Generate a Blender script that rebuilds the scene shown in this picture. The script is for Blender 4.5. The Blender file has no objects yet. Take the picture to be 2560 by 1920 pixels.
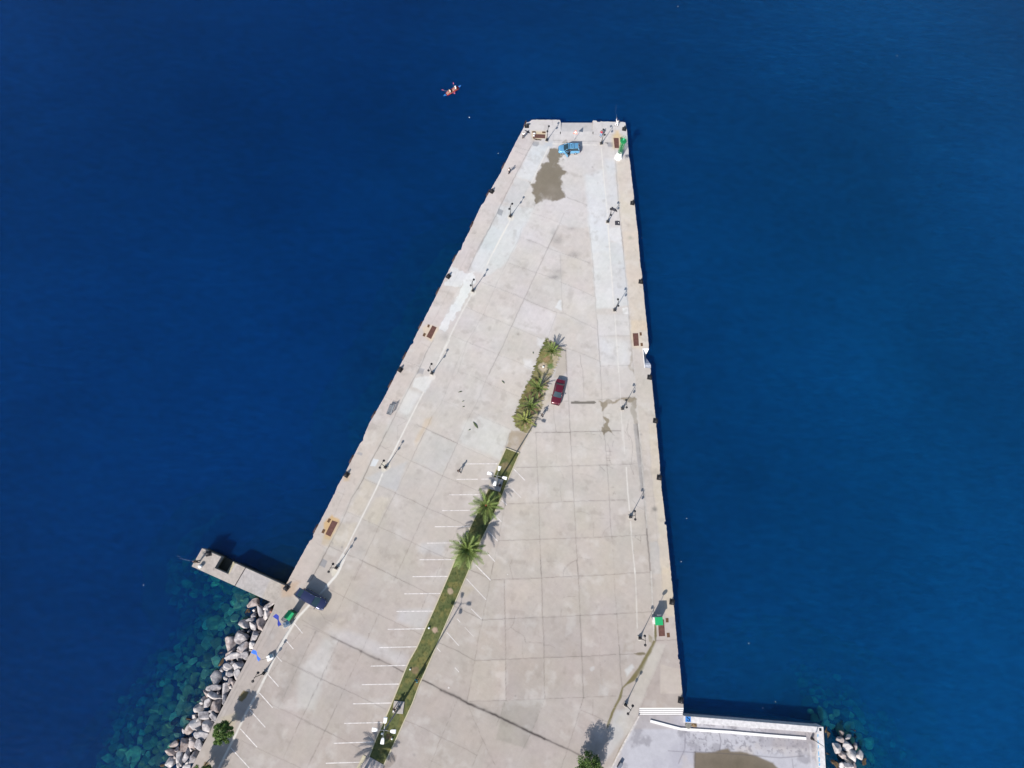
import bpy, bmesh, math, random
import numpy as np
from mathutils import Vector, Matrix
random.seed(7); RNG = np.random.default_rng(7)
SC = bpy.context.scene
# ------------------------------------------------------------------ camera
F, PITCH, ROLL, H = 1470.44, 0.304673, 0.106355, 96.0
cp, sp, cr_, sr_ = math.cos(PITCH), math.sin(PITCH), math.cos(ROLL), math.sin(ROLL)
FW = np.array([0, sp, -cp]); U0 = np.array([0, cp, sp]); R0 = np.array([1.0, 0, 0])
RT = cr_ * R0 + sr_ * U0; UP = -sr_ * R0 + cr_ * U0
cam = bpy.data.cameras.new('camera'); co = bpy.data.objects.new('camera', cam); SC.collection.objects.link(co)
cam.sensor_width = 36; cam.lens = 36 * F / 2560; cam.clip_start = 1; cam.clip_end = 8000
co.matrix_world = Matrix(((RT[0], UP[0], -FW[0], 0), (RT[1], UP[1], -FW[1], 0), (RT[2], UP[2], -FW[2], H), (0, 0, 0, 1)))
SC.camera = co
# ------------------------------------------------------------------ sun and sky
SUN_EL = math.radians(37.2); SH_AZ = math.radians(64.57)      # the shadows run towards SH_AZ
sd = Vector((-math.cos(SH_AZ) * math.cos(SUN_EL), -math.sin(SH_AZ) * math.cos(SUN_EL), math.sin(SUN_EL)))
sl = bpy.data.lights.new('sun', 'SUN'); so = bpy.data.objects.new('sun', sl); SC.collection.objects.link(so)
sl.energy = 4.3; sl.angle = math.radians(0.5); sl.color = (1.0, 0.93, 0.86)
so.location = sd * 200; so.rotation_euler = sd.to_track_quat('Z', 'Y').to_euler()
W = bpy.data.worlds.new('World'); SC.world = W; W.use_nodes = True
nt = W.node_tree; sky = nt.nodes.new('ShaderNodeTexSky'); sky.sky_type = 'NISHITA'; sky.sun_disc = False
sky.sun_elevation = SUN_EL; sky.sun_rotation = math.atan2(sd.x, sd.y)
nt.links.new(sky.outputs[0], nt.nodes['Background'].inputs[0]); nt.nodes['Background'].inputs[1].default_value = 0.10
SC.view_settings.view_transform = 'Standard'; SC.view_settings.look = 'None'; SC.view_settings.gamma = 1
SC.view_settings.exposure = 0.42
SC.render.engine = 'CYCLES'; SC.cycles.transparent_max_bounces = 40; SC.cycles.max_bounces = 6
SC.cycles.diffuse_bounces = 1; SC.cycles.glossy_bounces = 2; SC.cycles.use_denoising = True
GAIN = 0.70                                               # albedo per unit of displayed linear colour
# ------------------------------------------------------------------ photo coordinates to ground coordinates
def ground(px, py, z=0.0):
    px = np.asarray(px, float); py = np.asarray(py, float)
    x = (px - 1280) / F; y = -(py - 960) / F
    d = x[..., None] * RT + y[..., None] * UP + FW
    t = (H - z) / -d[..., 2]
    return np.stack([d[..., 0] * t, d[..., 1] * t], -1)
def g(px, py, z=0.0):
    q = ground(px, py, z); return (float(q[0]), float(q[1]), z)
CR = {'A': (1200, 1060, .22604), 'B': (740, 1080, .22604), 'C': (1040, 1400, .22604), 'D': (1100, 560, .22604),
      'E': (860, 850, .22604), 'F': (1240, 1420, .30145), 'G': (1540, 1700, .31646), 'K': (1060, 180, .27125),
      'L': (1040, 580, .27125), 'M': (1240, 800, .18083), 'J': (460, 1340, .18083), 'R': (240, 1440, .28930),
      'S': (480, 1620, .18083), 'T': (740, 1400, .31348), 'U': (900, 1640, .16878), 'V': (1120, 1080, .21695),
      'W': (260, 1660, .1537), 'Z': (2040, 1680, .14467), 'N': (1290, 280, .13562), 'O': (1600, 1460, .1085),
      'P': (0, 0, 1.0)}
def pc(c, x, y):
    a = CR[c]; return (a[0] + x * a[2], a[1] + y * a[2])
def pl(c, *v):
    return [pc(c, v[i], v[i + 1]) for i in range(0, len(v), 2)]
# ------------------------------------------------------------------ noise
def vnoise(x, y, seed):
    xi = np.floor(x).astype(np.int64); yi = np.floor(y).astype(np.int64); fx = x - xi; fy = y - yi
    fx = fx * fx * (3 - 2 * fx); fy = fy * fy * (3 - 2 * fy)
    def h(a, b):
        n = (a * 374761393 + b * 668265263 + seed * 974634777) & 0xffffffff
        n = ((n ^ (n >> 13)) * 1274126177) & 0xffffffff
        return ((n ^ (n >> 16)) & 0xffff) / 65535.0
    return (h(xi, yi) * (1 - fx) + h(xi + 1, yi) * fx) * (1 - fy) + (h(xi, yi + 1) * (1 - fx) + h(xi + 1, yi + 1) * fx) * fy
def fbm(x, y, seed, o=4):
    s = 0; a = .5; t = 0
    for i in range(o):
        s = s + a * vnoise(x, y, seed + i * 17); t += a; a *= .5; x = x * 2.03 + 5.1; y = y * 2.03 + 1.7
    return s / t
def lin(c):
    c = np.asarray(c, float) / 255.0
    return np.where(c <= .04045, c / 12.92, ((c + .055) / 1.055) ** 2.4)
def alb(c, k=None):
    v = lin(c) * (GAIN if k is None else k); return (float(v[0]), float(v[1]), float(v[2]))
# ------------------------------------------------------------------ materials
MATS = {}
def mat(name, col, rough=.7, metal=0.0, var=.12, scale=3.0, spec=.3, bump=0.0, coat=0.0):
    if name in MATS: return MATS[name]
    m = bpy.data.materials.new(name); m.use_nodes = True; n = m.node_tree.nodes; l = m.node_tree.links
    b = n['Principled BSDF']; b.inputs['Roughness'].default_value = rough; b.inputs['Metallic'].default_value = metal
    b.inputs['Specular IOR Level'].default_value = spec; b.inputs['Coat Weight'].default_value = coat
    tc = n.new('ShaderNodeTexCoord'); tx = n.new('ShaderNodeTexNoise'); tx.inputs['Scale'].default_value = scale; tx.inputs['Detail'].default_value = 6
    l.new(tc.outputs['Object'], tx.inputs['Vector'])
    rp = n.new('ShaderNodeMapRange'); rp.inputs['From Min'].default_value = .3; rp.inputs['From Max'].default_value = .7
    rp.inputs['To Min'].default_value = 1 - var; rp.inputs['To Max'].default_value = 1 + var
    l.new(tx.outputs['Fac'], rp.inputs['Value'])
    mx = n.new('ShaderNodeVectorMath'); mx.operation = 'SCALE'; mx.inputs[0].default_value = col[:3]
    l.new(rp.outputs[0], mx.inputs['Scale']); l.new(mx.outputs[0], b.inputs['Base Color'])
    if bump:
        bp = n.new('ShaderNodeBump'); bp.inputs['Strength'].default_value = bump; bp.inputs['Distance'].default_value = .05
        l.new(tx.outputs['Fac'], bp.inputs['Height']); l.new(bp.outputs[0], b.inputs['Normal'])
    MATS[name] = m; return m
def attr_mat(name, rough=.85, fine=9.0, var=.05, bump=.15, coarse=1.3):
    """Colour from the mesh's own albedo attribute, broken up by fine world-sized grain."""
    m = bpy.data.materials.new(name); m.use_nodes = True; n = m.node_tree.nodes; l = m.node_tree.links
    b = n['Principled BSDF']; b.inputs['Roughness'].default_value = rough; b.inputs['Specular IOR Level'].default_value = .2
    at = n.new('ShaderNodeAttribute'); at.attribute_name = 'albedo'
    tc = n.new('ShaderNodeTexCoord'); t1 = n.new('ShaderNodeTexNoise'); t1.inputs['Scale'].default_value = fine; t1.inputs['Detail'].default_value = 8; t1.inputs['Roughness'].default_value = .7
    l.new(tc.outputs['Object'], t1.inputs['Vector'])
    t2 = n.new('ShaderNodeTexNoise'); t2.inputs['Scale'].default_value = coarse; t2.inputs['Detail'].default_value = 5
    l.new(tc.outputs['Object'], t2.inputs['Vector'])
    ad = n.new('ShaderNodeMath'); ad.operation = 'ADD'; l.new(t1.outputs['Fac'], ad.inputs[0]); l.new(t2.outputs['Fac'], ad.inputs[1])
    rp = n.new('ShaderNodeMapRange'); rp.inputs['From Min'].default_value = .7; rp.inputs['From Max'].default_value = 1.3
    rp.inputs['To Min'].default_value = 1 - var; rp.inputs['To Max'].default_value = 1 + var; l.new(ad.outputs[0], rp.inputs['Value'])
    mx = n.new('ShaderNodeVectorMath'); mx.operation = 'SCALE'; l.new(at.outputs['Color'], mx.inputs[0]); l.new(rp.outputs[0], mx.inputs['Scale'])
    l.new(mx.outputs[0], b.inputs['Base Color'])
    bp = n.new('ShaderNodeBump'); bp.inputs['Strength'].default_value = bump; bp.inputs['Distance'].default_value = .02
    l.new(t1.outputs['Fac'], bp.inputs['Height']); l.new(bp.outputs[0], b.inputs['Normal'])
    return m
# ------------------------------------------------------------------ object helpers
COL = SC.collection
class MB:
    def __init__(s): s.v = []; s.f = []
    def add(s, vs, fs):
        o = len(s.v); s.v += [tuple(map(float, q)) for q in vs]; s.f += [tuple(o + i for i in f) for f in fs]; return s
    def box(s, c, d, rz=0.0, taper=1.0):
        x, y, z = d[0] / 2, d[1] / 2, d[2] / 2; ca, sa = math.cos(rz), math.sin(rz); vs = []
        for k, sz in ((1, -z), (taper, z)):
            for sx, sy in ((-x, -y), (x, -y), (x, y), (-x, y)):
                sx *= k; sy *= k; vs.append((c[0] + sx * ca - sy * sa, c[1] + sx * sa + sy * ca, c[2] + sz))
        return s.add(vs, [(0, 3, 2, 1), (4, 5, 6, 7), (0, 1, 5, 4), (1, 2, 6, 5), (2, 3, 7, 6), (3, 0, 4, 7)])
    def tube(s, pts, rs, n=8, cap=True):
        pts = [Vector(p) for p in pts]
        if not isinstance(rs, (list, tuple)): rs = [rs] * len(pts)
        o = len(s.v); u = None
        for i, p in enumerate(pts):
            t = (pts[min(i + 1, len(pts) - 1)] - pts[max(i - 1, 0)]).normalized()
            if u is None: u = t.orthogonal().normalized()
            u = (u - t * u.dot(t)).normalized(); w = t.cross(u)
            for k in range(n):
                a = 2 * math.pi * k / n; q = p + (u * math.cos(a) + w * math.sin(a)) * rs[i]; s.v.append(tuple(q))
        for i in range(len(pts) - 1):
            for k in range(n):
                a = o + i * n + k; b = o + i * n + (k + 1) % n; s.f.append((a, b, b + n, a + n))
        if cap:
            s.f.append(tuple(o + k for k in reversed(range(n)))); s.f.append(tuple(o + (len(pts) - 1) * n + k for k in range(n)))
        return s
    def prism(s, poly, z0, z1):
        n = len(poly); vs = [(p[0], p[1], z0) for p in poly] + [(p[0], p[1], z1) for p in poly]
        ar = sum(poly[i][0] * poly[(i + 1) % n][1] - poly[(i + 1) % n][0] * poly[i][1] for i in range(n))
        if ar < 0: vs = [vs[n - 1 - i] for i in range(n)] + [vs[2 * n - 1 - i] for i in range(n)]
        return s.add(vs, [tuple(reversed(range(n))), tuple(range(n, 2 * n))] + [(i, (i + 1) % n, n + (i + 1) % n, n + i) for i in range(n)])
    def sphere(s, c, r, n=10, m=6, sz=1.0):
        vs = [(c[0], c[1], c[2] + r * sz)]
        for i in range(1, m):
            a = math.pi * i / m
            for k in range(n):
                b = 2 * math.pi * k / n; vs.append((c[0] + r * math.sin(a) * math.cos(b), c[1] + r * math.sin(a) * math.sin(b), c[2] + r * sz * math.cos(a)))
        vs.append((c[0], c[1], c[2] - r * sz)); fs = []
        for k in range(n):
            fs.append((0, 1 + k, 1 + (k + 1) % n)); e = 1 + (m - 2) * n; fs.append((len(vs) - 1, e + (k + 1) % n, e + k))
            for i in range(m - 2):
                a = 1 + i * n + k; b = 1 + i * n + (k + 1) % n; fs.append((a, a + n, b + n, b))
        return s.add(vs, fs)
    def build(s, name, m, parent=None, smooth=False, loc=None, bevel=0):
        me = bpy.data.meshes.new(name); me.from_pydata(s.v, [], s.f); me.update()
        if isinstance(m, (list, tuple)):
            for q in m: me.materials.append(q)
        else: me.materials.append(m)
        if smooth: me.shade_smooth()
        o = bpy.data.objects.new(name, me); COL.objects.link(o)
        if parent is not None: o.parent = parent
        if loc is not None: o.location = loc
        if bevel:
            b = o.modifiers.new('bevel', 'BEVEL'); b.width = bevel; b.segments = 2
        return o
def tag(o, label=None, cat=None, group=None, kind=None):
    if label: o['label'] = label
    if cat: o['category'] = cat
    if group: o['group'] = group
    if kind: o['kind'] = kind
    return o
def empty(name, loc, rz=0.0, label=None, cat=None, group=None):
    o = bpy.data.objects.new(name, None); COL.objects.link(o); o.location = loc; o.rotation_euler = (0, 0, rz); o.empty_display_size = .2
    return tag(o, label, cat, group)
def kids(o): return [c for c in bpy.data.objects if c.parent == o]
def copy_tree(o, parent=None):
    c = o.copy(); COL.objects.link(c); c.parent = parent
    for ch in kids(o): copy_tree(ch, c)
    return c
def np_mesh(name, v, f, m, col=None, parent=None, smooth=False):
    me = bpy.data.meshes.new(name); v = np.asarray(v, np.float32); f = np.asarray(f, np.int32); k = f.shape[1]
    me.vertices.add(len(v)); me.vertices.foreach_set('co', v.ravel()); me.loops.add(f.size); me.loops.foreach_set('vertex_index', f.ravel())
    me.polygons.add(len(f)); me.polygons.foreach_set('loop_start', np.arange(0, f.size, k, dtype=np.int32))
    me.update(calc_edges=True); me.materials.append(m)
    if col is not None:
        a = me.color_attributes.new('albedo', 'FLOAT_COLOR', 'POINT'); c = np.ones((len(v), 4), np.float32); c[:, :3] = col; a.data.foreach_set('color', c.ravel())
    if smooth: me.shade_smooth()
    o = bpy.data.objects.new(name, me); COL.objects.link(o)
    if parent is not None: o.parent = parent
    return o
def grid_faces(r, c):
    i = np.arange(r - 1)[:, None] * c + np.arange(c - 1)[None, :]
    return np.stack([i, i + c, i + c + 1, i + 1], -1).reshape(-1, 4)
# ================================================================== DECK ALBEDO (slabs, joints, cracks, patches, stains)
# joints: (crop, width px, strength, points)
J = []
def j(c, w, s, *v): J.append((pl(c, *v), w * (.70 if w < 2 else .9), s * (.56 if w < 2 else .95)))
# apron joints
j('K', 1.4, .62, 1010, 640, 940, 765, 830, 980, 720, 1200, 600, 1450, 490, 1659)
j('D', 1.3, .6, 570, 0, 420, 270, 310, 520)
j('E', 1.3, .6, 985, 5, 925, 110, 840, 300, 760, 450, 635, 690, 520, 930, 400, 1160, 320, 1300, 150, 1659)
j('B', 1.5, .62, 1000, 0, 930, 145, 850, 280, 750, 510, 610, 740, 525, 960, 370, 1250, 165, 1640)
j('J', 1.3, .6, 2012, 130, 1750, 620); j('J', 1.2, .55, 1680, 870, 1540, 1110)
j('R', 1.3, .6, 1690, 450, 1540, 700, 1330, 1020); j('R', 1.2, .5, 1540, 300, 1450, 520, 1240, 900, 1060, 1230, 860, 1560, 800, 1659)
j('R', .9, .35, 1610, 300, 1470, 560, 1260, 930, 1100, 1230)
j('K', .9, .4, 1185, 440, 1192, 630); j('K', 1.0, .45, 1195, 632, 1380, 635, 1620, 640); j('K', .9, .4, 825, 680, 960, 725); j('K', .9, .4, 840, 730, 970, 780)
j('K', 1.2, .45, 1755, 660, 1790, 1180, 1825, 1500, 1840, 1659); j('K', .9, .3, 1640, 460, 1645, 640)
j('D', 1.3, .45, 1995, 0, 2020, 220, 2055, 600, 2080, 920, 2105, 1200, 2140, 1659)
j('A', 2.0, .6, 1740, 0, 1765, 200, 1790, 440, 1810, 700, 1830, 1000, 1850, 1250, 1870, 1450, 1885, 1645)
j('F', 1.8, .62, 1280, 30, 1305, 360, 1325, 600)
j('A', .8, .2, 1870, 0, 1890, 500, 1940, 1000, 1990, 1659); j('F', .8, .25, 1370, 0, 1385, 240, 1400, 420, 1420, 600)
j('A', .8, .25, 1800, 292, 1975, 290); j('A', .8, .25, 1840, 795, 2010, 793); j('A', .8, .3, 1880, 1300, 2070, 1298)
j('F', 1.2, .55, 1330, 602, 1500, 596); j('F', .9, .3, 1410, 640, 1355, 800, 1240, 1040, 1170, 1290, 1000, 1620)
j('E', .9, .45, 650, 225, 840, 295); j('E', .9, .45, 445, 625, 620, 700); j('E', .9, .4, 295, 920, 400, 960); j('E', .9, .35, 860, 35, 950, 85)
j('B', .8, .3, 540, 620, 520, 690, 420, 930); j('B', .9, .35, 440, 655, 530, 690); j('J', .9, .4, 1470, 580, 1620, 640); j('J', .9, .4, 1830, 95, 1960, 170)
j('B', .9, .35, 190, 1130, 310, 1145); j('L', .9, .35, 420, 0, 640, 20); j('L', .8, .3, 320, 330, 400, 360); j('L', .8, .3, 150, 640, 240, 680)
j('L', .8, .22, 540, 60, 380, 400, 150, 840)
# upper field
j('K', 1.6, .5, 1320, 1155, 1500, 1225); j('K', 1.3, .4, 1290, 1300, 1240, 1430, 1120, 1659); j('K', 1.0, .35, 1030, 1190, 1010, 1260); j('K', .9, .3, 1000, 1300, 1180, 1360, 1270, 1400)
j('D', 1.5, .55, 1305, 20, 1210, 230, 1070, 530, 930, 830, 800, 1110, 680, 1380, 540, 1659)
j('D', 1.1, .42, 960, 170, 1090, 215, 1190, 265, 1340, 320, 1500, 370, 1650, 430); j('D', 1.0, .4, 750, 430, 900, 480, 1070, 540, 1250, 600, 1340, 645, 1500, 705, 1710, 805)
j('D', 1.1, .45, 430, 635, 620, 700, 830, 780, 930, 825, 1090, 900, 1300, 980, 1380, 990, 1550, 1075, 1730, 1160)
j('D', 1.0, .35, 290, 920, 470, 1000, 650, 1070, 790, 1130, 950, 1195, 1130, 1270); j('D', 1.0, .35, 0, 1165, 110, 1225, 300, 1305, 450, 1360, 610, 1430)
j('D', .9, .3, 640, 1450, 800, 1500, 930, 1560, 1050, 1610); j('D', .9, .28, 900, 50, 880, 150, 740, 420, 610, 700, 480, 1000, 300, 1305, 190, 1659)
j('D', 1.0, .35, 1330, 330, 1335, 480, 1340, 650, 1350, 850, 1362, 980); j('D', 1.0, .35, 1290, 990, 1240, 1130, 1190, 1260)
j('D', 1.0, .35, 1650, 0, 1672, 250, 1690, 400, 1715, 800, 1735, 1100, 1748, 1238, 1772, 1659); j('D', 1.0, .4, 1748, 1240, 1900, 1236, 2095, 1236); j('D', .9, .35, 1770, 1570, 2110, 1563)
j('D', 1.1, .4, 1330, 1350, 1440, 1385, 1560, 1430, 1770, 1520); j('D', 1.1, .45, 1385, 1380, 1392, 1500, 1400, 1659); j('D', .9, .35, 1550, 1430, 1560, 1540, 1575, 1600)
j('M', 1.3, .5, 962, 385, 980, 700, 1005, 1120, 1018, 1400, 1030, 1659); j('M', 1.0, .4, 1165, 490, 1170, 600, 1200, 700, 1212, 900, 1215, 1080); j('M', 1.2, .45, 1400, 0, 1420, 350, 1440, 600, 1465, 1090, 1480, 1230, 1500, 1659)
j('M', 1.0, .4, 860, 1135, 1005, 1120); j('M', 1.3, .45, 1380, 1105, 1600, 1085, 1920, 1062); j('M', 1.1, .42, 545, 1555, 1025, 1550, 1340, 1540, 1720, 1528); j('M', .9, .4, 795, 1190, 800, 1350, 830, 1545); j('M', .9, .35, 1480, 1292, 1600, 1292)
for s_ in ((1830, 1370, 1815, 1520), (1780, 1540, 1830, 1600, 1840, 1659), (1240, 1575, 1430, 1590, 1460, 1640), (1580, 1540, 1640, 1600), (1430, 1520, 1450, 1580), (1310, 1540, 1320, 1580)): j('M', .8, .5, *s_)
# right field grid
j('A', 1.3, .55, 590, 97, 1000, 88, 1380, 80, 1560, 73); j('A', 1.3, .55, 400, 481, 640, 475, 1020, 465, 1410, 452, 1740, 440); j('A', 1.3, .52, 300, 886, 650, 873, 1040, 856, 1430, 845, 1620, 836)
j('A', 1.3, .52, 205, 1290, 660, 1277, 1060, 1262, 1460, 1245, 1850, 1226)
j('A', 1.2, .5, 618, 95, 628, 400, 640, 640, 650, 873, 662, 1277, 676, 1659); j('A', 1.3, .55, 996, 0, 1003, 200, 1020, 465, 1030, 700, 1040, 856, 1060, 1262, 1072, 1450, 1085, 1659)
j('A', 1.3, .55, 1380, 90, 1393, 300, 1405, 452, 1420, 700, 1430, 845, 1445, 1100, 1457, 1262); j('A', .8, .22, 1457, 1262, 1475, 1450, 1490, 1659)
j('A', 1.0, .4, 272, 900, 240, 1080, 205, 1290, 165, 1480, 128, 1659)
j('C', 1.3, .6, 825, 220, 1120, 210, 1390, 198, 1800, 178, 2200, 160); j('F', 1.3, .6, 980, 52, 1150, 42, 1280, 37)
j('C', 1.4, .62, 735, 660, 1000, 650, 1400, 635, 1820, 613, 2210, 597); j('F', 1.4, .6, 980, 380, 1170, 370, 1300, 364); j('C', 1.4, .62, 650, 1112, 990, 1100, 1415, 1080, 1840, 1067, 2210, 1045); j('F', 1.4, .55, 1020, 716, 1140, 712, 1240, 708)
j('C', 1.1, .5, 590, 1565, 1000, 1553, 1430, 1534, 1850, 1520, 2210, 1504); j('F', 1.0, .4, 1040, 1062, 1120, 1055)
j('C', 1.1, .5, 858, 30, 822, 220, 775, 450, 735, 660, 690, 880, 650, 1112, 610, 1330, 565, 1560); j('C', 1.4, .6, 977, 222, 980, 500, 988, 800, 992, 1100, 997, 1553)
j('C', 1.5, .65, 1378, 0, 1390, 200, 1400, 635, 1413, 900, 1415, 1080, 1425, 1530); j('C', 1.3, .6, 1780, 0, 1795, 180, 1808, 440, 1815, 615); j('C', 1.9, .62, 1815, 615, 1835, 1070, 1843, 1300, 1853, 1515)
j('C', 1.2, .55, 1853, 1520, 1830, 1600, 1815, 1650); j('F', 1.0, .4, 980, 50, 990, 240, 1003, 380); j('F', 1.1, .5, 1003, 380, 1015, 560, 1022, 640); j('F', 1.9, .62, 1022, 640, 1027, 760, 1035, 900, 1047, 1000)
j('C', 1.6, .65, 600, 110, 720, 160, 825, 218); j('C', 1.5, .65, 425, 510, 560, 575, 735, 660); j('C', 1.5, .6, 250, 916, 450, 1000, 650, 1112)
j('C', 2.2, .8, 62, 1325, 170, 1375, 280, 1440); j('C', 3.8, .92, 275, 1436, 350, 1470, 440, 1510, 575, 1585, 750, 1659)
j('F', 3.4, .9, -101, 1178, 0, 1222, 80, 1262, 150, 1295, 230, 1335, 300, 1370, 400, 1415); j('F', 2.4, .8, 400, 1415, 600, 1505, 770, 1590)
j('F', 1.2, .5, 722, 1078, 690, 1200, 640, 1360, 600, 1480, 540, 1659); j('F', .9, .35, 403, 1090, 290, 1370, 200, 1550); j('F', .9, .4, 80, 1100, 30, 1240, 0, 1310); j('F', 1.1, .5, 705, 1180, 815, 1225, 930, 1278)
j('F', .9, .4, 805, 1090, 800, 1215); j('F', .8, .3, 870, 575, 858, 720, 870, 900); j('C', 1.0, .45, 1065, 0, 1055, 30, 1035, 60, 1045, 110, 1060, 160, 1070, 210)
j('C', 1.0, .45, 1770, 5, 1720, 30, 1680, 65, 1645, 100, 1630, 150, 1625, 185); j('C', 1.1, .5, 1100, 600, 1085, 680, 1050, 745, 1120, 795, 1190, 840, 1215, 910, 1300, 912, 1400, 918); j('C', .9, .4, 1420, 938, 1490, 945, 1540, 975)
j('C', .9, .4, 990, 775, 1020, 768, 1050, 745); j('C', .8, .3, 1180, 900, 1175, 1000, 1185, 1080); j('C', .9, .4, 1610, 545, 1600, 615); j('C', .8, .35, 1625, 440, 1630, 410, 1760, 403)
j('A', .9, .4, 830, 0, 845, 85); j('A', .8, .3, 860, 470, 900, 540, 930, 610, 885, 680, 900, 855); j('A', .8, .25, 1060, 545, 1180, 560, 1290, 605); j('A', .8, .28, 1060, 975, 1130, 968, 1215, 1005); j('A', .8, .3, 1270, 1055, 1340, 1038, 1440, 1050)
j('A', .9, .35, 1440, 1130, 1380, 1180, 1350, 1240); j('A', .8, .3, 1255, 1100, 1257, 1240); j('A', .9, .4, 1075, 1500, 1010, 1530, 940, 1580, 918, 1659); j('A', .8, .28, 680, 1515, 850, 1520); j('A', .8, .3, 1085, 1470, 1200, 1498, 1300, 1490)
j('A', 1.0, .55, 1635, 0, 1625, 80, 1670, 160, 1690, 250, 1680, 350, 1675, 435); j('A', 1.0, .55, 1660, 445, 1680, 510, 1702, 562); j('A', .8, .25, 1010, 250, 1130, 250, 1210, 280); j('A', .8, .25, 1230, 285, 1290, 268, 1350, 290); j('A', .8, .3, 840, 340, 850, 400, 835, 465)
for s_ in ((1410, 220, 1435, 280, 1440, 330, 1425, 380, 1455, 445), (1395, 300, 1460, 305), (1400, 345, 1450, 345), (1400, 375, 1440, 380), (1405, 400, 1445, 405), (1475, 185, 1462, 250), (1400, 235, 1430, 232), (1460, 760, 1500, 775), (1490, 750, 1470, 790), (1445, 700, 1480, 700), (1440, 835, 1490, 838), (1720, 1235, 1715, 1260), (1780, 1240, 1775, 1320), (1730, 1265, 1770, 1290), (1690, 850, 1740, 910, 1820, 948), (1320, 460, 1385, 520)): j('A', .9, .55, *s_)
j('A', 1.0, .7, 1697, 1400, 1706, 1460); j('A', 1.6, .4, 1400, 455, 1470, 490); j('A', 1.4, .35, 1430, 1245, 1500, 1250)
# left field
j('B', .9, .4, 925, 150, 985, 178, 1040, 165); j('B', .9, .35, 925, 150, 1050, 210, 1160, 265, 1270, 320); j('B', 1.2, .5, 1270, 320, 1440, 395, 1620, 485, 1800, 560, 1990, 640)
j('B', 1.0, .4, 750, 515, 930, 595, 1100, 675); j('B', 1.2, .5, 1100, 675, 1280, 755, 1450, 840, 1650, 925, 1900, 1045); j('B', 1.0, .42, 565, 882, 700, 945, 915, 1045); j('B', 1.2, .5, 915, 1045, 1090, 1125, 1270, 1215, 1450, 1300, 1640, 1385, 1750, 1412)
j('B', 1.1, .48, 370, 1260, 560, 1350, 740, 1425, 950, 1530, 1200, 1655); j('B', 1.0, .45, 1425, 0, 1360, 130, 1280, 300); j('B', .9, .35, 1270, 320, 1170, 530, 1100, 675); j('B', 1.1, .5, 1098, 675, 1010, 850, 915, 1045, 830, 1230, 740, 1420, 640, 1640)
j('B', 1.1, .5, 1785, 125, 1700, 310, 1620, 485, 1540, 660, 1450, 840, 1370, 1010, 1280, 1210, 1180, 1430, 1085, 1640); j('B', .9, .35, 1800, 1050, 1710, 1240, 1640, 1385, 1520, 1655)
j('B', 1.3, .5, 1500, 0, 1640, 60, 1785, 125); j('B', 1.0, -.35, 1500, -6, 1640, 54, 1785, 119, 2000, 215, 2120, 270); j('B', .9, .3, 1785, 130, 2000, 225, 2210, 320); j('B', .8, .3, 690, 920, 740, 880)
j('E', 1.4, .55, 805, 938, 910, 985, 1080, 1060, 1250, 1140); j('E', 1.0, .4, 970, 850, 910, 985, 820, 1160, 745, 1330); j('E', .8, .25, 1365, 20, 1480, 70, 1600, 120); j('E', .8, .25, 1260, 350, 1400, 390, 1560, 465); j('E', .8, .22, 1075, 660, 1240, 730, 1400, 800)
j('E', 1.0, .32, 1720, 140, 1560, 465, 1500, 620, 1430, 770, 1370, 880, 1310, 1020, 1250, 1140); j('E', .8, .25, 1370, 0, 1250, 250, 1080, 690, 970, 850); j('E', .8, .35, 580, 840, 685, 885, 680, 905, 590, 950, 590, 1100); j('E', .7, .25, 710, 750, 700, 850, 685, 885)
j('E', 1.2, .5, 1835, 1030, 1785, 1185); j('E', .8, .3, 1560, 465, 1760, 550, 1960, 640); j('E', .8, .3, 1430, 800, 1650, 905, 1840, 985)
j('T', 1.1, .5, 510, 0, 700, 90, 900, 190, 1130, 300); j('T', 1.1, .5, 255, 228, 450, 330, 640, 425, 820, 510, 1005, 597); j('T', 1.1, .4, 60, 520, 160, 560, 280, 612); j('T', 2.6, .55, 280, 610, 420, 680, 520, 725); j('T', 3.2, .6, 520, 728, 600, 770, 660, 795); j('T', 2.2, .6, 660, 793, 760, 840, 860, 895)
j('T', 1.2, .55, 10, 850, 200, 945, 380, 1030, 540, 1105, 715, 1190); j('T', 1.1, .5, 0, 1245, 140, 1320, 350, 1420, 560, 1530); j('T', .9, .45, 660, 430, 520, 740, 380, 1035, 240, 1350, 90, 1659); j('T', 1.0, .45, 1060, 260, 1000, 390); j('T', .8, .25, 940, 500, 880, 640, 760, 900); j('T', 1.0, .5, 340, 650, 200, 940, 40, 1270, 0, 1350)
j('T', 1.0, .5, 162, 562, 90, 700, 20, 850); j('T', .9, .4, 510, 30, 400, 260, 300, 480); j('T', 1.2, .5, 870, 1278, 1020, 1340, 1150, 1410, 1320, 1490, 1445, 1558); j('T', .9, .4, 1290, 1108, 1160, 1410, 1060, 1659)
j('T', .9, .4, 1372, 1160, 1440, 1320, 1520, 1500, 1590, 1640); j('T', .9, .35, 1485, 1450, 1400, 1659); j('T', 1.4, .6, 1005, 958, 1080, 990, 1150, 1030); j('T', .8, .3, 1060, 1590, 1160, 1640)
j('T', .9, .45, 100, 380, 180, 405, 235, 470, 300, 500)
j('R', 1.0, .45, 1780, 380, 1900, 450, 2074, 540); j('R', 1.0, .45, 1560, 700, 1700, 770, 1850, 850, 2074, 950); j('R', 1.0, .42, 1380, 1045, 1600, 1150, 1800, 1240, 2074, 1385); j('R', 1.0, .42, 1180, 1385, 1400, 1490, 1770, 1659)
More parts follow.
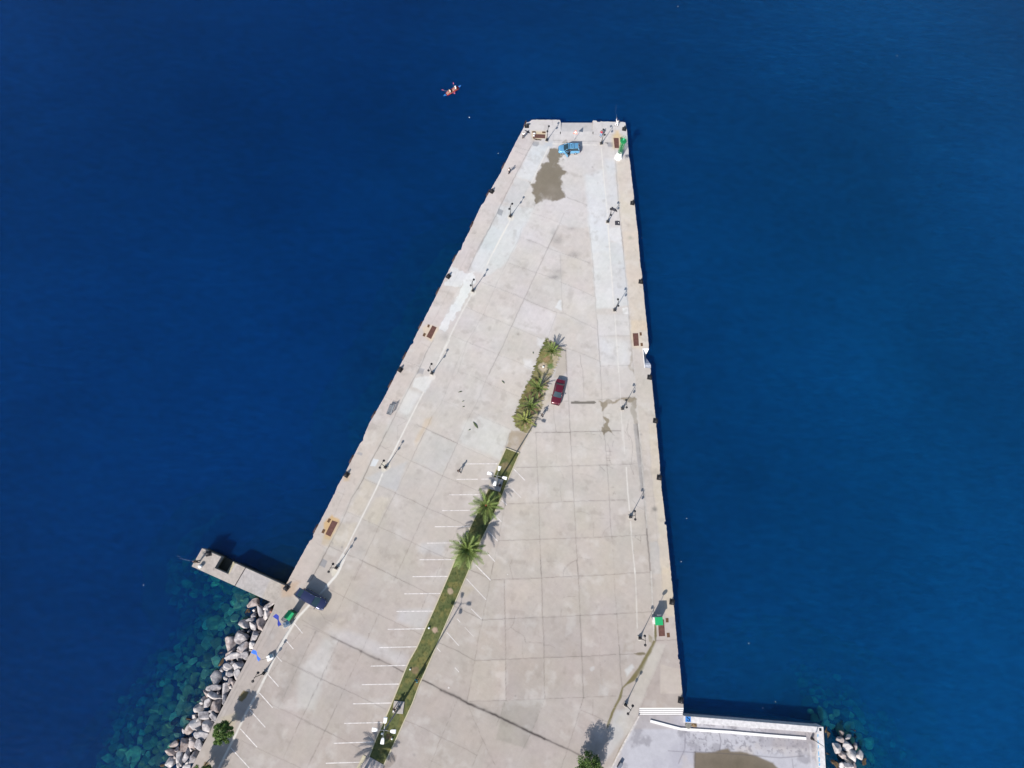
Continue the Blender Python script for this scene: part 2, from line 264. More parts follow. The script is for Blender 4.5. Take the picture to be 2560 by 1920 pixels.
j('R', .9, .4, 1905, 480, 1740, 800, 1580, 1130); j('R', .9, .4, 2074, 640, 1900, 990, 1770, 1240, 1610, 1590); j('R', .9, .4, 2074, 1130, 1830, 1640); j('R', .8, .45, 1790, 450, 1740, 520, 1640, 620, 1630, 660, 1570, 760, 1420, 960); j('R', .8, .4, 1430, 1070, 1370, 1160, 1330, 1250, 1290, 1380); j('R', .8, .45, 1255, 1430, 1215, 1490); j('R', .8, .4, 1170, 1560, 1120, 1650)
j('R', .8, .4, 1840, 280, 1900, 290, 1960, 340, 1980, 390, 2040, 430); j('R', .9, .4, 1540, 290, 1640, 340); j('R', .9, .35, 1330, 640, 1480, 690); j('R', .9, .35, 1240, 970, 1390, 1050); j('R', .9, .3, 1080, 1220, 1200, 1280)
# painted lines that are part of the faded surface (cream)
PAINT = []
def pt(c, w, s, *v): PAINT.append((pl(c, *v), w * .92, s * .85))
pt('K', 1.7, .7, 1150, 690, 1000, 1000, 985, 1030); pt('K', 1.7, .75, 930, 1140, 840, 1270); pt('K', 2.0, .9, 790, 1375, 715, 1510, 640, 1659)
pt('D', 2.0, .9, 755, 0, 660, 180, 560, 365, 520, 450); pt('D', 1.5, .35, 520, 450, 450, 600); pt('D', 2.2, .7, 345, 790, 250, 960, 120, 1220, 0, 1470)
pt('E', 2.0, .8, 1165, 0, 1060, 210, 990, 360); pt('E', 2.0, .5, 950, 440, 900, 540); pt('E', 2.0, .85, 880, 575, 760, 810, 650, 1030, 500, 1340); pt('E', 2.0, .6, 425, 1480, 350, 1655)
pt('B', 2.0, .85, 1190, 0, 1100, 180, 1020, 330); pt('B', 2.0, .85, 955, 470, 890, 620, 780, 840, 670, 1060, 560, 1280, 440, 1480)
pt('B', 1.3, .9, 625, 1225, 540, 1400, 450, 1590, 370, 1659); pt('T', 2.0, .9, 385, 0, 335, 110, 245, 215, 120, 345, 0, 470)
pt('J', 2.6, .95, 2212, 270, 2120, 520, 1965, 700); pt('J', 2.6, .95, 1750, 930, 1560, 1150, 1430, 1370, 1325, 1570)
pt('R', 2.8, .95, 2074, 0, 1990, 90); pt('R', 2.8, .95, 1860, 235, 1700, 400, 1600, 590, 1500, 800, 1400, 1000, 1300, 1180, 1200, 1385, 1060, 1659)
pt('K', 1.4, .75, 1635, 710, 1660, 1000, 1690, 1300, 1715, 1659); pt('K', 1.8, .8, 1190, 660, 1400, 668, 1590, 674); pt('D', 1.5, .75, 1855, 30, 1885, 400, 1920, 880); pt('D', 1.3, .5, 1932, 1000, 1945, 1240, 1975, 1640); pt('M', 1.3, .45, 1650, 0, 1690, 560, 1720, 1070, 1750, 1659)
pt('A', 1.5, .4, 1580, 0, 1600, 330); pt('A', 1.8, .75, 1618, 480, 1635, 760, 1655, 955); pt('A', 1.8, .6, 1665, 1080, 1680, 1300, 1700, 1500, 1715, 1659); pt('F', 1.5, .6, 1150, 0, 1160, 150, 1172, 500); pt('F', 1.6, .6, 1285, 30, 1312, 600)
pt('A', 1.6, .5, 1752, 0, 1800, 560, 1845, 1150)
# tint areas: colour, softness px, strength, polygon
TN = []
def tn(c, col, soft, s, *v): TN.append((pl(c, *v), col, soft, s))
tn('K', (208, 210, 216), 6, .7, 850, 970, 985, 1030, 860, 1240, 730, 1195); tn('K', (226, 231, 238), 10, .7, 1010, 650, 1140, 700, 990, 1010, 850, 960); tn('K', (220, 224, 230), 10, .65, 700, 1230, 1020, 1260, 900, 1480, 830, 1659, 500, 1659)
tn('D', (222, 226, 231), 10, .7, 565, 20, 900, 40, 880, 150, 740, 420, 560, 560, 320, 520, 430, 270); tn('D', (212, 220, 228), 6, .4, 560, 30, 700, 70, 600, 300, 440, 270)
tn('D', (228, 231, 236), 8, .75, 1650, 0, 1855, 30, 1900, 500, 1925, 930, 1725, 930, 1700, 500); tn('K', (226, 230, 238), 14, .8, 1480, 950, 1650, 900, 1700, 1300, 1720, 1659, 1545, 1659, 1510, 1250)
tn('D', (216, 221, 227), 6, .7, 1880, 210, 2010, 200, 2060, 560, 2078, 915, 1925, 900, 1900, 500); tn('D', (232, 234, 240), 5, .8, 1870, 60, 1995, 20, 2010, 220, 1890, 190); tn('K', (220, 225, 235), 20, .6, 1660, 800, 1770, 800, 1790, 1250, 1700, 1250)
tn('D', (224, 223, 227), 8, .6, 1730, 1000, 2090, 1000, 2100, 1230, 1750, 1236); tn('D', (226, 228, 233), 25, .7, 1760, 1250, 2090, 1300, 2110, 1560, 1770, 1560)
tn('D', (210, 202, 201), 5, .65, 1310, 20, 1650, 40, 1680, 430, 1350, 320, 1210, 230); tn('D', (222, 218, 220), 5, .6, 920, 40, 1290, 20, 1195, 255, 900, 150)
tn('D', (212, 205, 202), 5, .6, 1335, 330, 1680, 430, 1705, 800, 1345, 645); tn('D', (212, 206, 207), 5, .6, 750, 430, 1070, 535, 930, 825, 625, 700); tn('D', (208, 204, 203), 5, .5, 1070, 560, 1335, 650, 1350, 980, 950, 840)
tn('D', (224, 220, 224), 6, .6, 930, 850, 1290, 1000, 1200, 1250, 800, 1120); tn('D', (215, 208, 206), 6, .5, 440, 650, 925, 830, 790, 1120, 300, 920); tn('D', (211, 204, 199), 8, .5, 800, 1140, 1130, 1270, 1040, 1600, 640, 1440)
tn('D', (212, 206, 202), 8, .55, 1300, 1010, 1725, 1170, 1760, 1510, 1340, 1350, 1240, 1250); tn('L', (214, 207, 203), 8, .5, 960, 1090, 1140, 1080, 880, 1659, 560, 1659)
tn('D', (236, 239, 243), 3, .95, 290, 560, 340, 525, 385, 570, 380, 650, 330, 760, 290, 880, 200, 980, 110, 1130, 70, 1190, 0, 1160, 0, 1120, 80, 1000, 200, 760); tn('D', (234, 236, 241), 3, .9, 130, 490, 220, 520, 300, 560, 200, 710, 40, 670, 110, 560)
tn('E', (233, 234, 236), 5, .8, 780, 420, 940, 400, 990, 430, 900, 580, 750, 510); tn('E', (230, 231, 233), 14, .6, 700, 540, 870, 590, 700, 850, 590, 790)
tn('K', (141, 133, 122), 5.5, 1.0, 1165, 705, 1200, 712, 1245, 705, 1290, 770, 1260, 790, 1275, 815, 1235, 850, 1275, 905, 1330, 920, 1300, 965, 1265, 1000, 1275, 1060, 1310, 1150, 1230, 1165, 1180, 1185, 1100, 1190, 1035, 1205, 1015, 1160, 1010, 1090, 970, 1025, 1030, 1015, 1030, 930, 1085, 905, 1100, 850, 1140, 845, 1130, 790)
tn('K', (168, 160, 150), 3.1, .85, 1270, 665, 1300, 650, 1310, 632, 1335, 632, 1330, 668)
tn('K', (172, 175, 184), 2.0, .9, 1010, 645, 1055, 645, 1060, 670, 1040, 688, 1005, 680, 995, 665); tn('K', (165, 168, 176), 1.5, .9, 690, 1258, 730, 1278, 715, 1325, 672, 1305)
tn('K', (196, 205, 218), 14, .7, 1110, 650, 1190, 640, 1180, 690, 1100, 690); tn('N', (166, 166, 176), 1.8, .9, 1670, 560, 1790, 560, 1790, 640, 1700, 640); tn('N', (122, 122, 128), 1.5, .9, 1625, 560, 1705, 562, 1690, 590)
tn('E', (170, 170, 177), 1.6, .95, 835, 305, 890, 320, 870, 385, 835, 365, 800, 385, 815, 350); tn('J', (163, 163, 168), 1.6, .95, 1920, 310, 1985, 350, 1945, 440, 1870, 400); tn('E', (226, 231, 240), 1.8, .95, 325, 1310, 390, 1325, 345, 1398, 285, 1395); tn('B', (176, 174, 180), 1.8, .9, 690, 215, 740, 235, 725, 260, 665, 240)
tn('D', (238, 239, 242), 2.0, .9, 2015, 930, 2080, 925, 2088, 1000, 2020, 998); tn('D', (230, 233, 240), 4, .8, 1310, 850, 1340, 845, 1352, 955, 1270, 920); tn('D', (232, 231, 236), 12, .8, 930, 1500, 1020, 1500, 1010, 1590, 940, 1570); tn('D', (232, 232, 237), 10, .7, 1080, 1260, 1160, 1280, 1130, 1350, 1080, 1340)
for c_, x_, y_, r_ in (('K', 800, 1340, 33), ('L', 527, 555, 32), ('L', 150, 1335, 30), ('A', 1655, 1035, 20), ('F', 1190, 585, 18)):
    tn(c_, (232, 229, 226), 1.8, .85, *[q for k in range(8) for q in (x_ + r_ * math.cos(k * .785), y_ + r_ * math.sin(k * .785))])
tn('B', (228, 222, 212), 2.0, .9, 945, 330, 1045, 350, 1050, 390, 965, 460, 945, 440); tn('B', (226, 220, 210), 2.0, .85, 380, 1540, 430, 1490, 480, 1440, 500, 1460, 460, 1570, 400, 1600)
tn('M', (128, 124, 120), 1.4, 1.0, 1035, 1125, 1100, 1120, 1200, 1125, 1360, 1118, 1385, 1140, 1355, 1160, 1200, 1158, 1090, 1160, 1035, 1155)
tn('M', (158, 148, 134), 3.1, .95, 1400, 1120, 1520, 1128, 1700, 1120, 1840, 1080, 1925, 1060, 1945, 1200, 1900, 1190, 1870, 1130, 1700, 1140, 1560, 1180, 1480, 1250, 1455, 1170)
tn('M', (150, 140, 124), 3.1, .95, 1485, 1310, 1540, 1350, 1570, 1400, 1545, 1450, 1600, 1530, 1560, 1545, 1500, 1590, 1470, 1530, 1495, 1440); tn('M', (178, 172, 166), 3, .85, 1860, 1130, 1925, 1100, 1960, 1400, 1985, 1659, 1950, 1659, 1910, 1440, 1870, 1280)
tn('A', (172, 170, 172), 2.5, .8, 1695, 0, 1742, 0, 1775, 330, 1808, 700, 1780, 745, 1762, 560, 1728, 300); tn('M', (186, 178, 168), 3, .7, 1845, 400, 1865, 420, 1885, 600, 1905, 790, 1880, 720, 1850, 620)
tn('A', (188, 176, 152), 6, .6, 450, 110, 540, 110, 480, 240, 430, 200)
tn('N', (226, 208, 178), 9, .95, 280, 345, 560, 345, 550, 500, 290, 500); tn('N', (226, 206, 172), 14, .9, 1780, 420, 1880, 380, 1960, 440, 1980, 700, 1780, 680); tn('N', (230, 205, 165), 10, .7, 1810, 330, 1890, 330, 1890, 480, 1810, 480)
tn('L', (230, 212, 190), 8, .8, 60, 880, 120, 850, 215, 880, 140, 1010, 70, 960); tn('B', (214, 178, 128), 7, .85, 310, 1000, 400, 920, 480, 960, 480, 1030, 380, 1200, 320, 1180); tn('B', (206, 188, 160), 10, .6, 300, 1150, 380, 1160, 360, 1270, 280, 1240)
tn('M', (228, 210, 184), 10, .6, 1860, 140, 2040, 110, 2050, 380, 1880, 390); tn('B', (206, 182, 152), 8, .7, 520, 480, 590, 470, 580, 540, 530, 550); tn('J', (206, 180, 158), 12, .7, 1350, 640, 1600, 620, 1560, 830, 1350, 840)
tn('A', (216, 206, 192), 8, .7, 1870, 0, 1955, 0, 2100, 1500, 2107, 1659, 1990, 1659, 1960, 1000, 1895, 500); tn('L', (222, 210, 198), 8, .65, 1900, 0, 2045, 0, 2100, 600, 2140, 1100, 2060, 1100, 1980, 900, 1950, 500); tn('K', (222, 212, 202), 8, .6, 1770, 820, 1890, 800, 1985, 1659, 1840, 1659)
tn('F', (216, 202, 184), 8, .7, 1370, 0, 1450, 0, 1490, 400, 1410, 400, 1385, 240); tn('M', (226, 210, 190), 8, .6, 1870, 0, 2080, 0, 2110, 140, 1870, 140); tn('A', (198, 196, 196), 6, .7, 1875, 1310, 1975, 1305, 2000, 1659, 1895, 1659)
tn('F', (124, 116, 78), 2.6, .95, 1315, 450, 1328, 450, 1335, 560, 1325, 620, 1290, 700, 1262, 740, 1225, 840, 1150, 935, 1090, 965, 1055, 1000, 1042, 1070, 1020, 1110, 985, 1185, 945, 1290, 925, 1330, 918, 1300, 955, 1200, 1015, 1080, 1040, 1000, 1110, 920, 1180, 830, 1240, 720, 1290, 640, 1310, 590)
tn('F', (128, 118, 92), 3, .85, 1140, 705, 1190, 688, 1230, 700, 1240, 716, 1180, 722); tn('F', (176, 166, 158), 8, .6, 1060, 620, 1160, 600, 1150, 690, 1040, 705); tn('F', (150, 140, 112), 3, .7, 1275, 555, 1315, 560, 1312, 620, 1280, 615)
tn('F', (216, 218, 222), 7, .8, 1070, 850, 1130, 800, 1150, 830, 1090, 900); tn('F', (212, 214, 218), 3, .8, 780, 845, 830, 815, 825, 860, 790, 870); tn('F', (206, 204, 206), 6, .6, 860, 960, 930, 1000, 930, 1055, 850, 1060); tn('F', (206, 206, 210), 12, .7, 1000, 1180, 1120, 1150, 1050, 1400, 960, 1540, 900, 1600, 960, 1300)
tn('F', (206, 202, 196), 10, .6, 1330, 620, 1410, 630, 1200, 1130, 1100, 1400, 1000, 1280, 1180, 900); tn('F', (184, 174, 170), 4, .6, 1355, 810, 1370, 1045, 1540, 1045, 1545, 1155, 1190, 1155); tn('F', (206, 196, 188), 4, .6, 1360, 800, 1530, 840, 1545, 1045, 1370, 1045)
tn('F', (164, 152, 134), 4, .75, 1130, 1320, 1172, 1290, 1000, 1659, 955, 1659, 1030, 1480); tn('F', (172, 164, 160), 8, .5, 1400, 1180, 1460, 1290, 1300, 1290, 1200, 1240)
tn('J', (198, 194, 200), 5, .6, 830, 440, 1200, 610, 1080, 850, 690, 680); tn('J', (190, 182, 180), 6, .5, 240, 180, 800, 430, 680, 680, 120, 420)
tn('B', (204, 206, 212), 10, .6, 760, 500, 960, 430, 1230, 330, 1110, 650, 930, 590); tn('B', (214, 204, 190), 12, .5, 580, 880, 760, 530, 880, 590, 730, 920); tn('B', (214, 204, 188), 12, .5, 430, 1000, 690, 1010, 560, 1290, 380, 1240); tn('B', (216, 206, 190), 10, .45, 880, 720, 1060, 720, 900, 1030, 740, 960)
tn('B', (206, 208, 214), 16, .5, 1400, 1230, 1660, 1220, 1630, 1370, 1350, 1330); tn('E', (204, 204, 204), 8, .5, 930, 1000, 1240, 1150, 1090, 1480, 760, 1330); tn('E', (220, 221, 221), 14, .6, 1330, 900, 1500, 830, 1830, 990, 1740, 1330, 1270, 1130)
tn('E', (214, 196, 174), 9, .55, 900, 880, 980, 840, 960, 930, 900, 1000, 800, 1180, 770, 1130, 850, 980); tn('T', (212, 210, 214), 22, .55, 250, 560, 420, 560, 900, 770, 880, 850, 300, 640); tn('T', (208, 207, 208), 22, .55, 20, 900, 240, 620, 330, 640, 140, 1200, 0, 1200); tn('T', (208, 210, 216), 16, .5, 820, 400, 1090, 380, 1000, 560, 800, 480)
tn('T', (168, 162, 162), 16, .5, 400, 420, 90, 460, 160, 600, 240, 530); tn('R', (172, 168, 168), 14, .45, 1500, 480, 1580, 430, 1530, 560, 1450, 640); tn('R', (176, 170, 168), 20, .4, 1780, 560, 1860, 500, 1700, 1000, 1560, 1150, 1600, 950)
tn('S', (132, 118, 84), 2.5, .95, 715, 590, 785, 615, 745, 690, 690, 745, 635, 720, 660, 660); tn('S', (160, 146, 118), 2.0, .9, 480, 995, 560, 1010, 520, 1110, 445, 1060); tn('S', (140, 122, 90), 2.0, .9, 180, 1570, 245, 1590, 190, 1659, 150, 1640); tn('S', (206, 196, 172), 10, .5, 400, 960, 640, 880, 560, 1300, 480, 1200)
tn('U', (150, 138, 130), 4, .55, 460, 1450, 535, 1470, 520, 1560, 420, 1659, 340, 1659); tn('V', (188, 178, 166), 4, .7, 715, 0, 920, 30, 830, 230, 665, 180); tn('E', (176, 162, 146), 5, .75, 1850, 990, 2020, 1030, 1940, 1240, 1795, 1185)
tn('M', (190, 180, 166), 6, .6, 900, 380, 962, 390, 985, 720, 900, 800, 800, 800, 860, 560); tn('M', (205, 196, 182), 8, .6, 700, 960, 800, 860, 750, 1100, 620, 1280, 560, 1460, 480, 1530, 600, 1200); tn('M', (226, 224, 226), 12, .7, 380, 560, 560, 600, 520, 720, 400, 640)
tn('C', (196, 184, 160), 16, .4, 530, 270, 640, 300, 560, 420, 480, 400); tn('C', (176, 168, 164), 20, .35, 620, 330, 760, 420, 700, 600, 600, 500); tn('C', (184, 175, 173), 4, .5, 1000, 1105, 1410, 1085, 1420, 1525, 1000, 1545); tn('C', (184, 175, 172), 4, .45, 1400, 640, 1815, 620, 1830, 1065, 1415, 1078)
tn('C', (186, 177, 174), 6, .4, 1840, 1070, 2210, 1050, 2210, 1500, 1860, 1515); tn('C', (204, 194, 188), 6, .5, 985, 225, 1385, 205, 1395, 630, 990, 650); tn('C', (205, 195, 188), 6, .45, 640, 1120, 990, 1105, 995, 1545, 570, 1560); tn('A', (206, 200, 196), 8, .5, 1410, 460, 1620, 455, 1640, 830, 1430, 840)
tn('F', (160, 158, 152), 6, .4, 60, 1100, 400, 1090, 240, 1500, 0, 1420); tn('K', (238, 198, 176), 5, .0, 0, 0, 1, 0, 1, 1)
SMUDGE = []   # soft dark smudges: centre, radii px, strength, colour
def sm(c, x, y, rx, ry, s, col=(150, 148, 150), a=0.0): SMUDGE.append((pc(c, x, y), rx, ry, s, col, a))
sm('D', 1300, 180, 13, 12, .5); sm('D', 1260, 90, 6, 10, .35); sm('D', 1450, 50, 12, 6, .4); sm('D', 1480, 335, 14, 8, .45); sm('D', 1270, 590, 16, 5, .6); sm('D', 1300, 520, 12, 12, .25); sm('D', 980, 185, 9, 6, .3); sm('D', 1900, 1480, 16, 10, .3); sm('D', 860, 1215, 6, 4, .4, (170, 160, 150)); sm('D', 60, 1240, 8, 14, .3); sm('D', 580, 880, 7, 6, .2)
sm('K', 830, 640, 0.1, .1, 0); sm('K', 900, 640, 20, 10, .25, (165, 155, 165)); sm('A', 1785, 122, 3, 3, .5); sm('B', 715, 1320, 14, 14, .3); sm('B', 510, 1275, 3, 4, .6); sm('B', 400, 1225, 3, 3, .45); sm('A', 1930, 940, 5.5, 5, .8, (120, 120, 118)); sm('K', 1903, 1528, 7, 4, .5, (160, 165, 150)); sm('K', 1190, 1080, 16, 9, .35, (172, 164, 154)); sm('K', 1150, 1150, 14, 5, .4, (176, 168, 158)); sm('K', 1190, 960, 9, 14, .35, (134, 126, 114)); sm('K', 1200, 780, 8, 8, .3, (136, 128, 118)); sm('K', 1230, 1050, 10, 10, .3, (138, 130, 120)); sm('C', 1098, 1507, 2, 2, .7); sm('D', 2030, 490, 1.5, 2, .7)
sm('F', 1370, 232, 0.1, .1, 0); sm('M', 90, 860, 0.1, .1, 0); sm('E', 1465, 755, 6, 3, .6, (175, 172, 168)); sm('T', 585, 590, 1.5, 1.2, .8, (90, 85, 85)); sm('U', 800, 1460, 4, 3, .5); sm('F', 160, 1065, 1.6, 1.6, .7); sm('K', 1555, 875, 2, 2, .5); sm('J', 2180, 155, 2, 2, .5); sm('J', 1575, 545, 2, 1.6, .4)
sm('J', 410, 455, 2, 4, .55, (120, 110, 110)); sm('J', 330, 390, 2.5, 2, .4); sm('J', 655, 515, 3, 2, .4); sm('L', 940, 940, 4, 4, .35); sm('F', 900, 772, 1.6, 2, .6); sm('F', 640, 0, .1, .1, 0)
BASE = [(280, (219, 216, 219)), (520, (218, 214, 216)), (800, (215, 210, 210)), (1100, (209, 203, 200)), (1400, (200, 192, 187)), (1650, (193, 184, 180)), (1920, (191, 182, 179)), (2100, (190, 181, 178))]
def segdist(px, py, pts, reach):
    """distance to a polyline, only filled near it"""
    out = np.full(px.shape, 1e9)
    for (x0, y0), (x1, y1) in zip(pts[:-1], pts[1:]):
        m = (px > min(x0, x1) - reach) & (px < max(x0, x1) + reach) & (py > min(y0, y1) - reach) & (py < max(y0, y1) + reach)
        if not m.any(): continue
        qx = px[m] - x0; qy = py[m] - y0; dx, dy = x1 - x0, y1 - y0; L2 = dx * dx + dy * dy + 1e-9
        t = np.clip((qx * dx + qy * dy) / L2, 0, 1); d = np.hypot(qx - t * dx, qy - t * dy); out[m] = np.minimum(out[m], d)
    return out
def inside(px, py, pts):
    r = np.zeros(px.shape, bool); n = len(pts)
    for i in range(n):
        x0, y0 = pts[i]; x1, y1 = pts[(i + 1) % n]
        if y0 == y1: continue
        c = ((y0 > py) != (y1 > py)) & (px < (x1 - x0) * (py - y0) / (y1 - y0) + x0); r ^= c
    return r
def blend(col, a, c):
    c = np.asarray(lin(c)); return col * (1 - a[..., None]) + c * a[..., None]
def albedo(px, py, kind='deck'):
    sh = px.shape; px = px.ravel().astype(float); py = py.ravel().astype(float); q = ground(px, py); x, y = q[:, 0], q[:, 1]
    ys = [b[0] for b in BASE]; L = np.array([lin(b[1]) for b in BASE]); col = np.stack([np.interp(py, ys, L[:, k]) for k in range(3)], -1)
    wx = px + (fbm(x * .9, y * .9, 3) - .5) * 7; wy = py + (fbm(x * .9, y * .9, 4) - .5) * 7
    if kind == 'deck':
        # aprons along the two quay edges
        le = np.interp(py, LEY, LEX); re = np.interp(py, REY, REX)
        a = np.clip((60 * .8 - (px - le)) / 3, 0, 1) * (py > 330) * (py < 1460); col = blend(col, a * .35, (214, 200, 196))
        a = np.clip((42 - (re - px)) / 3, 0, 1) * (py > 400) * (py < 1600); col = blend(col, a * .4, (206, 196, 188))
    for pts, c, soft, s in TN:
        if s <= 0: continue
        P = np.array(pts); r = soft + 8
        m = (px > P[:, 0].min() - r) & (px < P[:, 0].max() + r) & (py > P[:, 1].min() - r) & (py < P[:, 1].max() + r)
        if not m.any(): continue
        k = .35 if soft < 3 else (2.8 if soft < 3.2 or soft == 5.5 else 1.0)
        ax = px[m] + (wx[m] - px[m]) * k; ay = py[m] + (wy[m] - py[m]) * k
        d = segdist(ax, ay, pts + [pts[0]], r + 60); d = np.where(inside(ax, ay, pts), np.minimum(d, 1e3), -np.minimum(d, 1e3))
        t = np.clip((d + soft * .5) / soft, 0, 1); t = t * t * (3 - 2 * t)
        dd = np.zeros(len(px)); dd[m] = t * s; mm = dd > 0; col[mm] = blend(col[mm], dd[mm], c)
    # weather: broad mottling, brushed streaks, fine specks
    n1 = fbm(x * .35, y * .35, 11, 5) - .5; n2 = fbm(x * 1.6, y * 1.6, 23, 4) - .5
    ca, sa = math.cos(1.12), math.sin(1.12); u = x * ca + y * sa; v = -x * sa + y * ca
    st = fbm(u * .25, v * 5.5, 31, 3) - .5; st2 = fbm(v * .3, u * 5.0, 37, 3) - .5; sp_ = fbm(x * 7, y * 7, 41, 2) - .5
    wgt = np.clip((py - 900) / 500, 0, 1)
    f = 1 + .15 * n1 + .09 * n2 + .06 * st * (1 - wgt * .4) + .045 * st2 * wgt + .05 * sp_
    col = col * f[:, None]; col[:, 2] *= 1 - .05 * (fbm(x * .22, y * .22, 53) - .5) * 2; col[:, 0] *= 1 + .03 * (fbm(x * .3, y * .3, 59) - .5) * 2
    blotch = np.clip((fbm(x * .55, y * .55, 61, 5) - .60) * 6, 0, 1); col = blend(col, blotch * .22, (236, 234, 236))
    grime = np.clip((fbm(x * .8, y * .8, 67, 5) - .63) * 7, 0, 1); col = blend(col, grime * .22, (150, 142, 136))
    jx = px + (vnoise(x * 2.2, y * 2.2, 71) - .5) * 1.6; jy = py + (vnoise(x * 2.2, y * 2.2, 73) - .5) * 1.6
    for pts, w, s in J:
        P = np.array(pts); r = 3 * w + 5
        m = (px > P[:, 0].min() - r) & (px < P[:, 0].max() + r) & (py > P[:, 1].min() - r) & (py < P[:, 1].max() + r)
        if not m.any(): continue
        d = segdist(jx[m], jy[m], pts, r); brk = .65 + .7 * vnoise(x[m] * .8, y[m] * .8, 79)
        t = np.exp(-(d / (w * .95)) ** 2) * abs(s) * 1.0 * np.clip(brk, 0, 1.15) + np.exp(-(d / (w * 3.2)) ** 2) * abs(s) * .10
        dd = np.zeros(len(px)); dd[m] = np.clip(t, 0, 1); mm = dd > .003; col[mm] = blend(col[mm], dd[mm], (84, 78, 78) if s > 0 else (245, 243, 240))
    for pts, w, s in PAINT:
        P = np.array(pts); r = 8
        m = (px > P[:, 0].min() - r) & (px < P[:, 0].max() + r) & (py > P[:, 1].min() - r) & (py < P[:, 1].max() + r)
        if not m.any(): continue
        d = segdist(px[m], py[m], pts, r); t = np.clip((w - d) / 1.2 + .5, 0, 1) * s * np.clip(.35 + 1.3 * fbm(x[m] * 2, y[m] * 2, 83), 0, 1)
        dd = np.zeros(len(px)); dd[m] = t; mm = dd > .003; col[mm] = blend(col[mm], dd[mm], (240, 238, 236))
    for (cx, cy), rx, ry, s, c, a in SMUDGE:
        if s <= 0: continue
        d2 = ((wx - cx) / rx) ** 2 + ((wy - cy) / ry) ** 2; t = np.exp(-d2) * s * np.clip(.5 + fbm(x * 4, y * 4, 89), 0, 1.3); mm = t > .004; col[mm] = blend(col[mm], np.clip(t[mm], 0, 1), c)
    return (np.clip(col, 0, 1.05) * GAIN * np.array((1.02, 1.018, .962))).reshape(sh + (3,))
# ================================================================== PIER GEOMETRY
ZW = -2.0
LE = [(1316.3, 306), (1298, 340), (1285, 364.4), (1255.5, 423), (1254, 428), (1225.5, 475.6), (1208.6, 508), (1203, 513), (1172.9, 579), (1154.5, 613), (1153.6, 624), (1147, 627), (1113, 693), (1091.5, 737),
      (1069.5, 780), (1040, 838), (1033.8, 850), (1033.2, 858), (1027, 862.5), (997.8, 918.5), (960.9, 993), (922, 1060.7), (909, 1092), (907.8, 1101), (900.5, 1108), (866, 1176), (843, 1217), (840, 1226), (812, 1281),
      (783, 1337), (781, 1348), (774.6, 1351.5), (745, 1405), (713, 1464.7), (687, 1509), (682.6, 1524), (629, 1628), (575.6, 1729.3), (538, 1803), (480, 1917), (432, 2012)]
RE = [(1563, 305.3), (1567.3, 326), (1572.6, 392), (1574, 398), (1586, 502.7), (1590, 545), (1592, 560), (1594.7, 580), (1598.7, 634), (1608, 715.6), (1612.5, 770), (1619, 830), (1622, 871.5), (1607, 872.5), (1611.3, 918.5),
      (1626.5, 920.5), (1636.7, 1025), (1644.7, 1104), (1654.4, 1224.7), (1663, 1300), (1664, 1303), (1661, 1304), (1661.5, 1311), (1665.5, 1312), (1668.9, 1350), (1682, 1478), (1692, 1601), (1696, 1635), (1694, 1636), (1695.5, 1648), (1698.5, 1649), (1701, 1676), (1708.7, 1769.3),
      (1598.6, 1769.9), (1596, 1790), (1560, 1856), (1528, 1920), (1490, 2012)]
LEY = [p[1] for p in LE]; LEX = [p[0] for p in LE]; REY = [p[1] for p in RE]; REX = [p[0] for p in RE]
DECK = attr_mat('weathered_concrete')
def grid(name, PX, PY, z, parent=None, m=None, kind='deck', col=None):
    q = ground(PX, PY, 0.0) if np.isscalar(z) and z == 0 else ground(PX, PY, z)
    Z = np.broadcast_to(z, PX.shape); v = np.concatenate([q, Z[..., None]], -1).reshape(-1, 3)
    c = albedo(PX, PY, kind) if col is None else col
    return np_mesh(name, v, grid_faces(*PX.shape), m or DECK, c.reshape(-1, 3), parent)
rows = np.unique(np.concatenate([np.arange(336, 2012, 1.9), np.array([p[1] for p in LE + RE if p[1] > 336]), np.array([2012.0])]))
def jit(y, seed): return (vnoise(y * .35, y * 0, seed) - .5) * 1.1 + np.clip(vnoise(y * .12, y * 0, seed + 5) - .8, 0, 1) * 6
xl = np.interp(rows, LEY, LEX) + np.where(rows < 1465, jit(rows, 5), jit(rows, 5) * .3); xr = np.interp(rows, REY, REX) - np.where(rows < 1765, jit(rows, 9), 0)
NC = 520
uu = np.linspace(0, 1, NC); PX = xl[:, None] * (1 - uu) + xr[:, None] * uu; PY = np.broadcast_to(rows[:, None], PX.shape)
deck = tag(grid('pier_deck', PX, PY, 0.0), kind='structure')
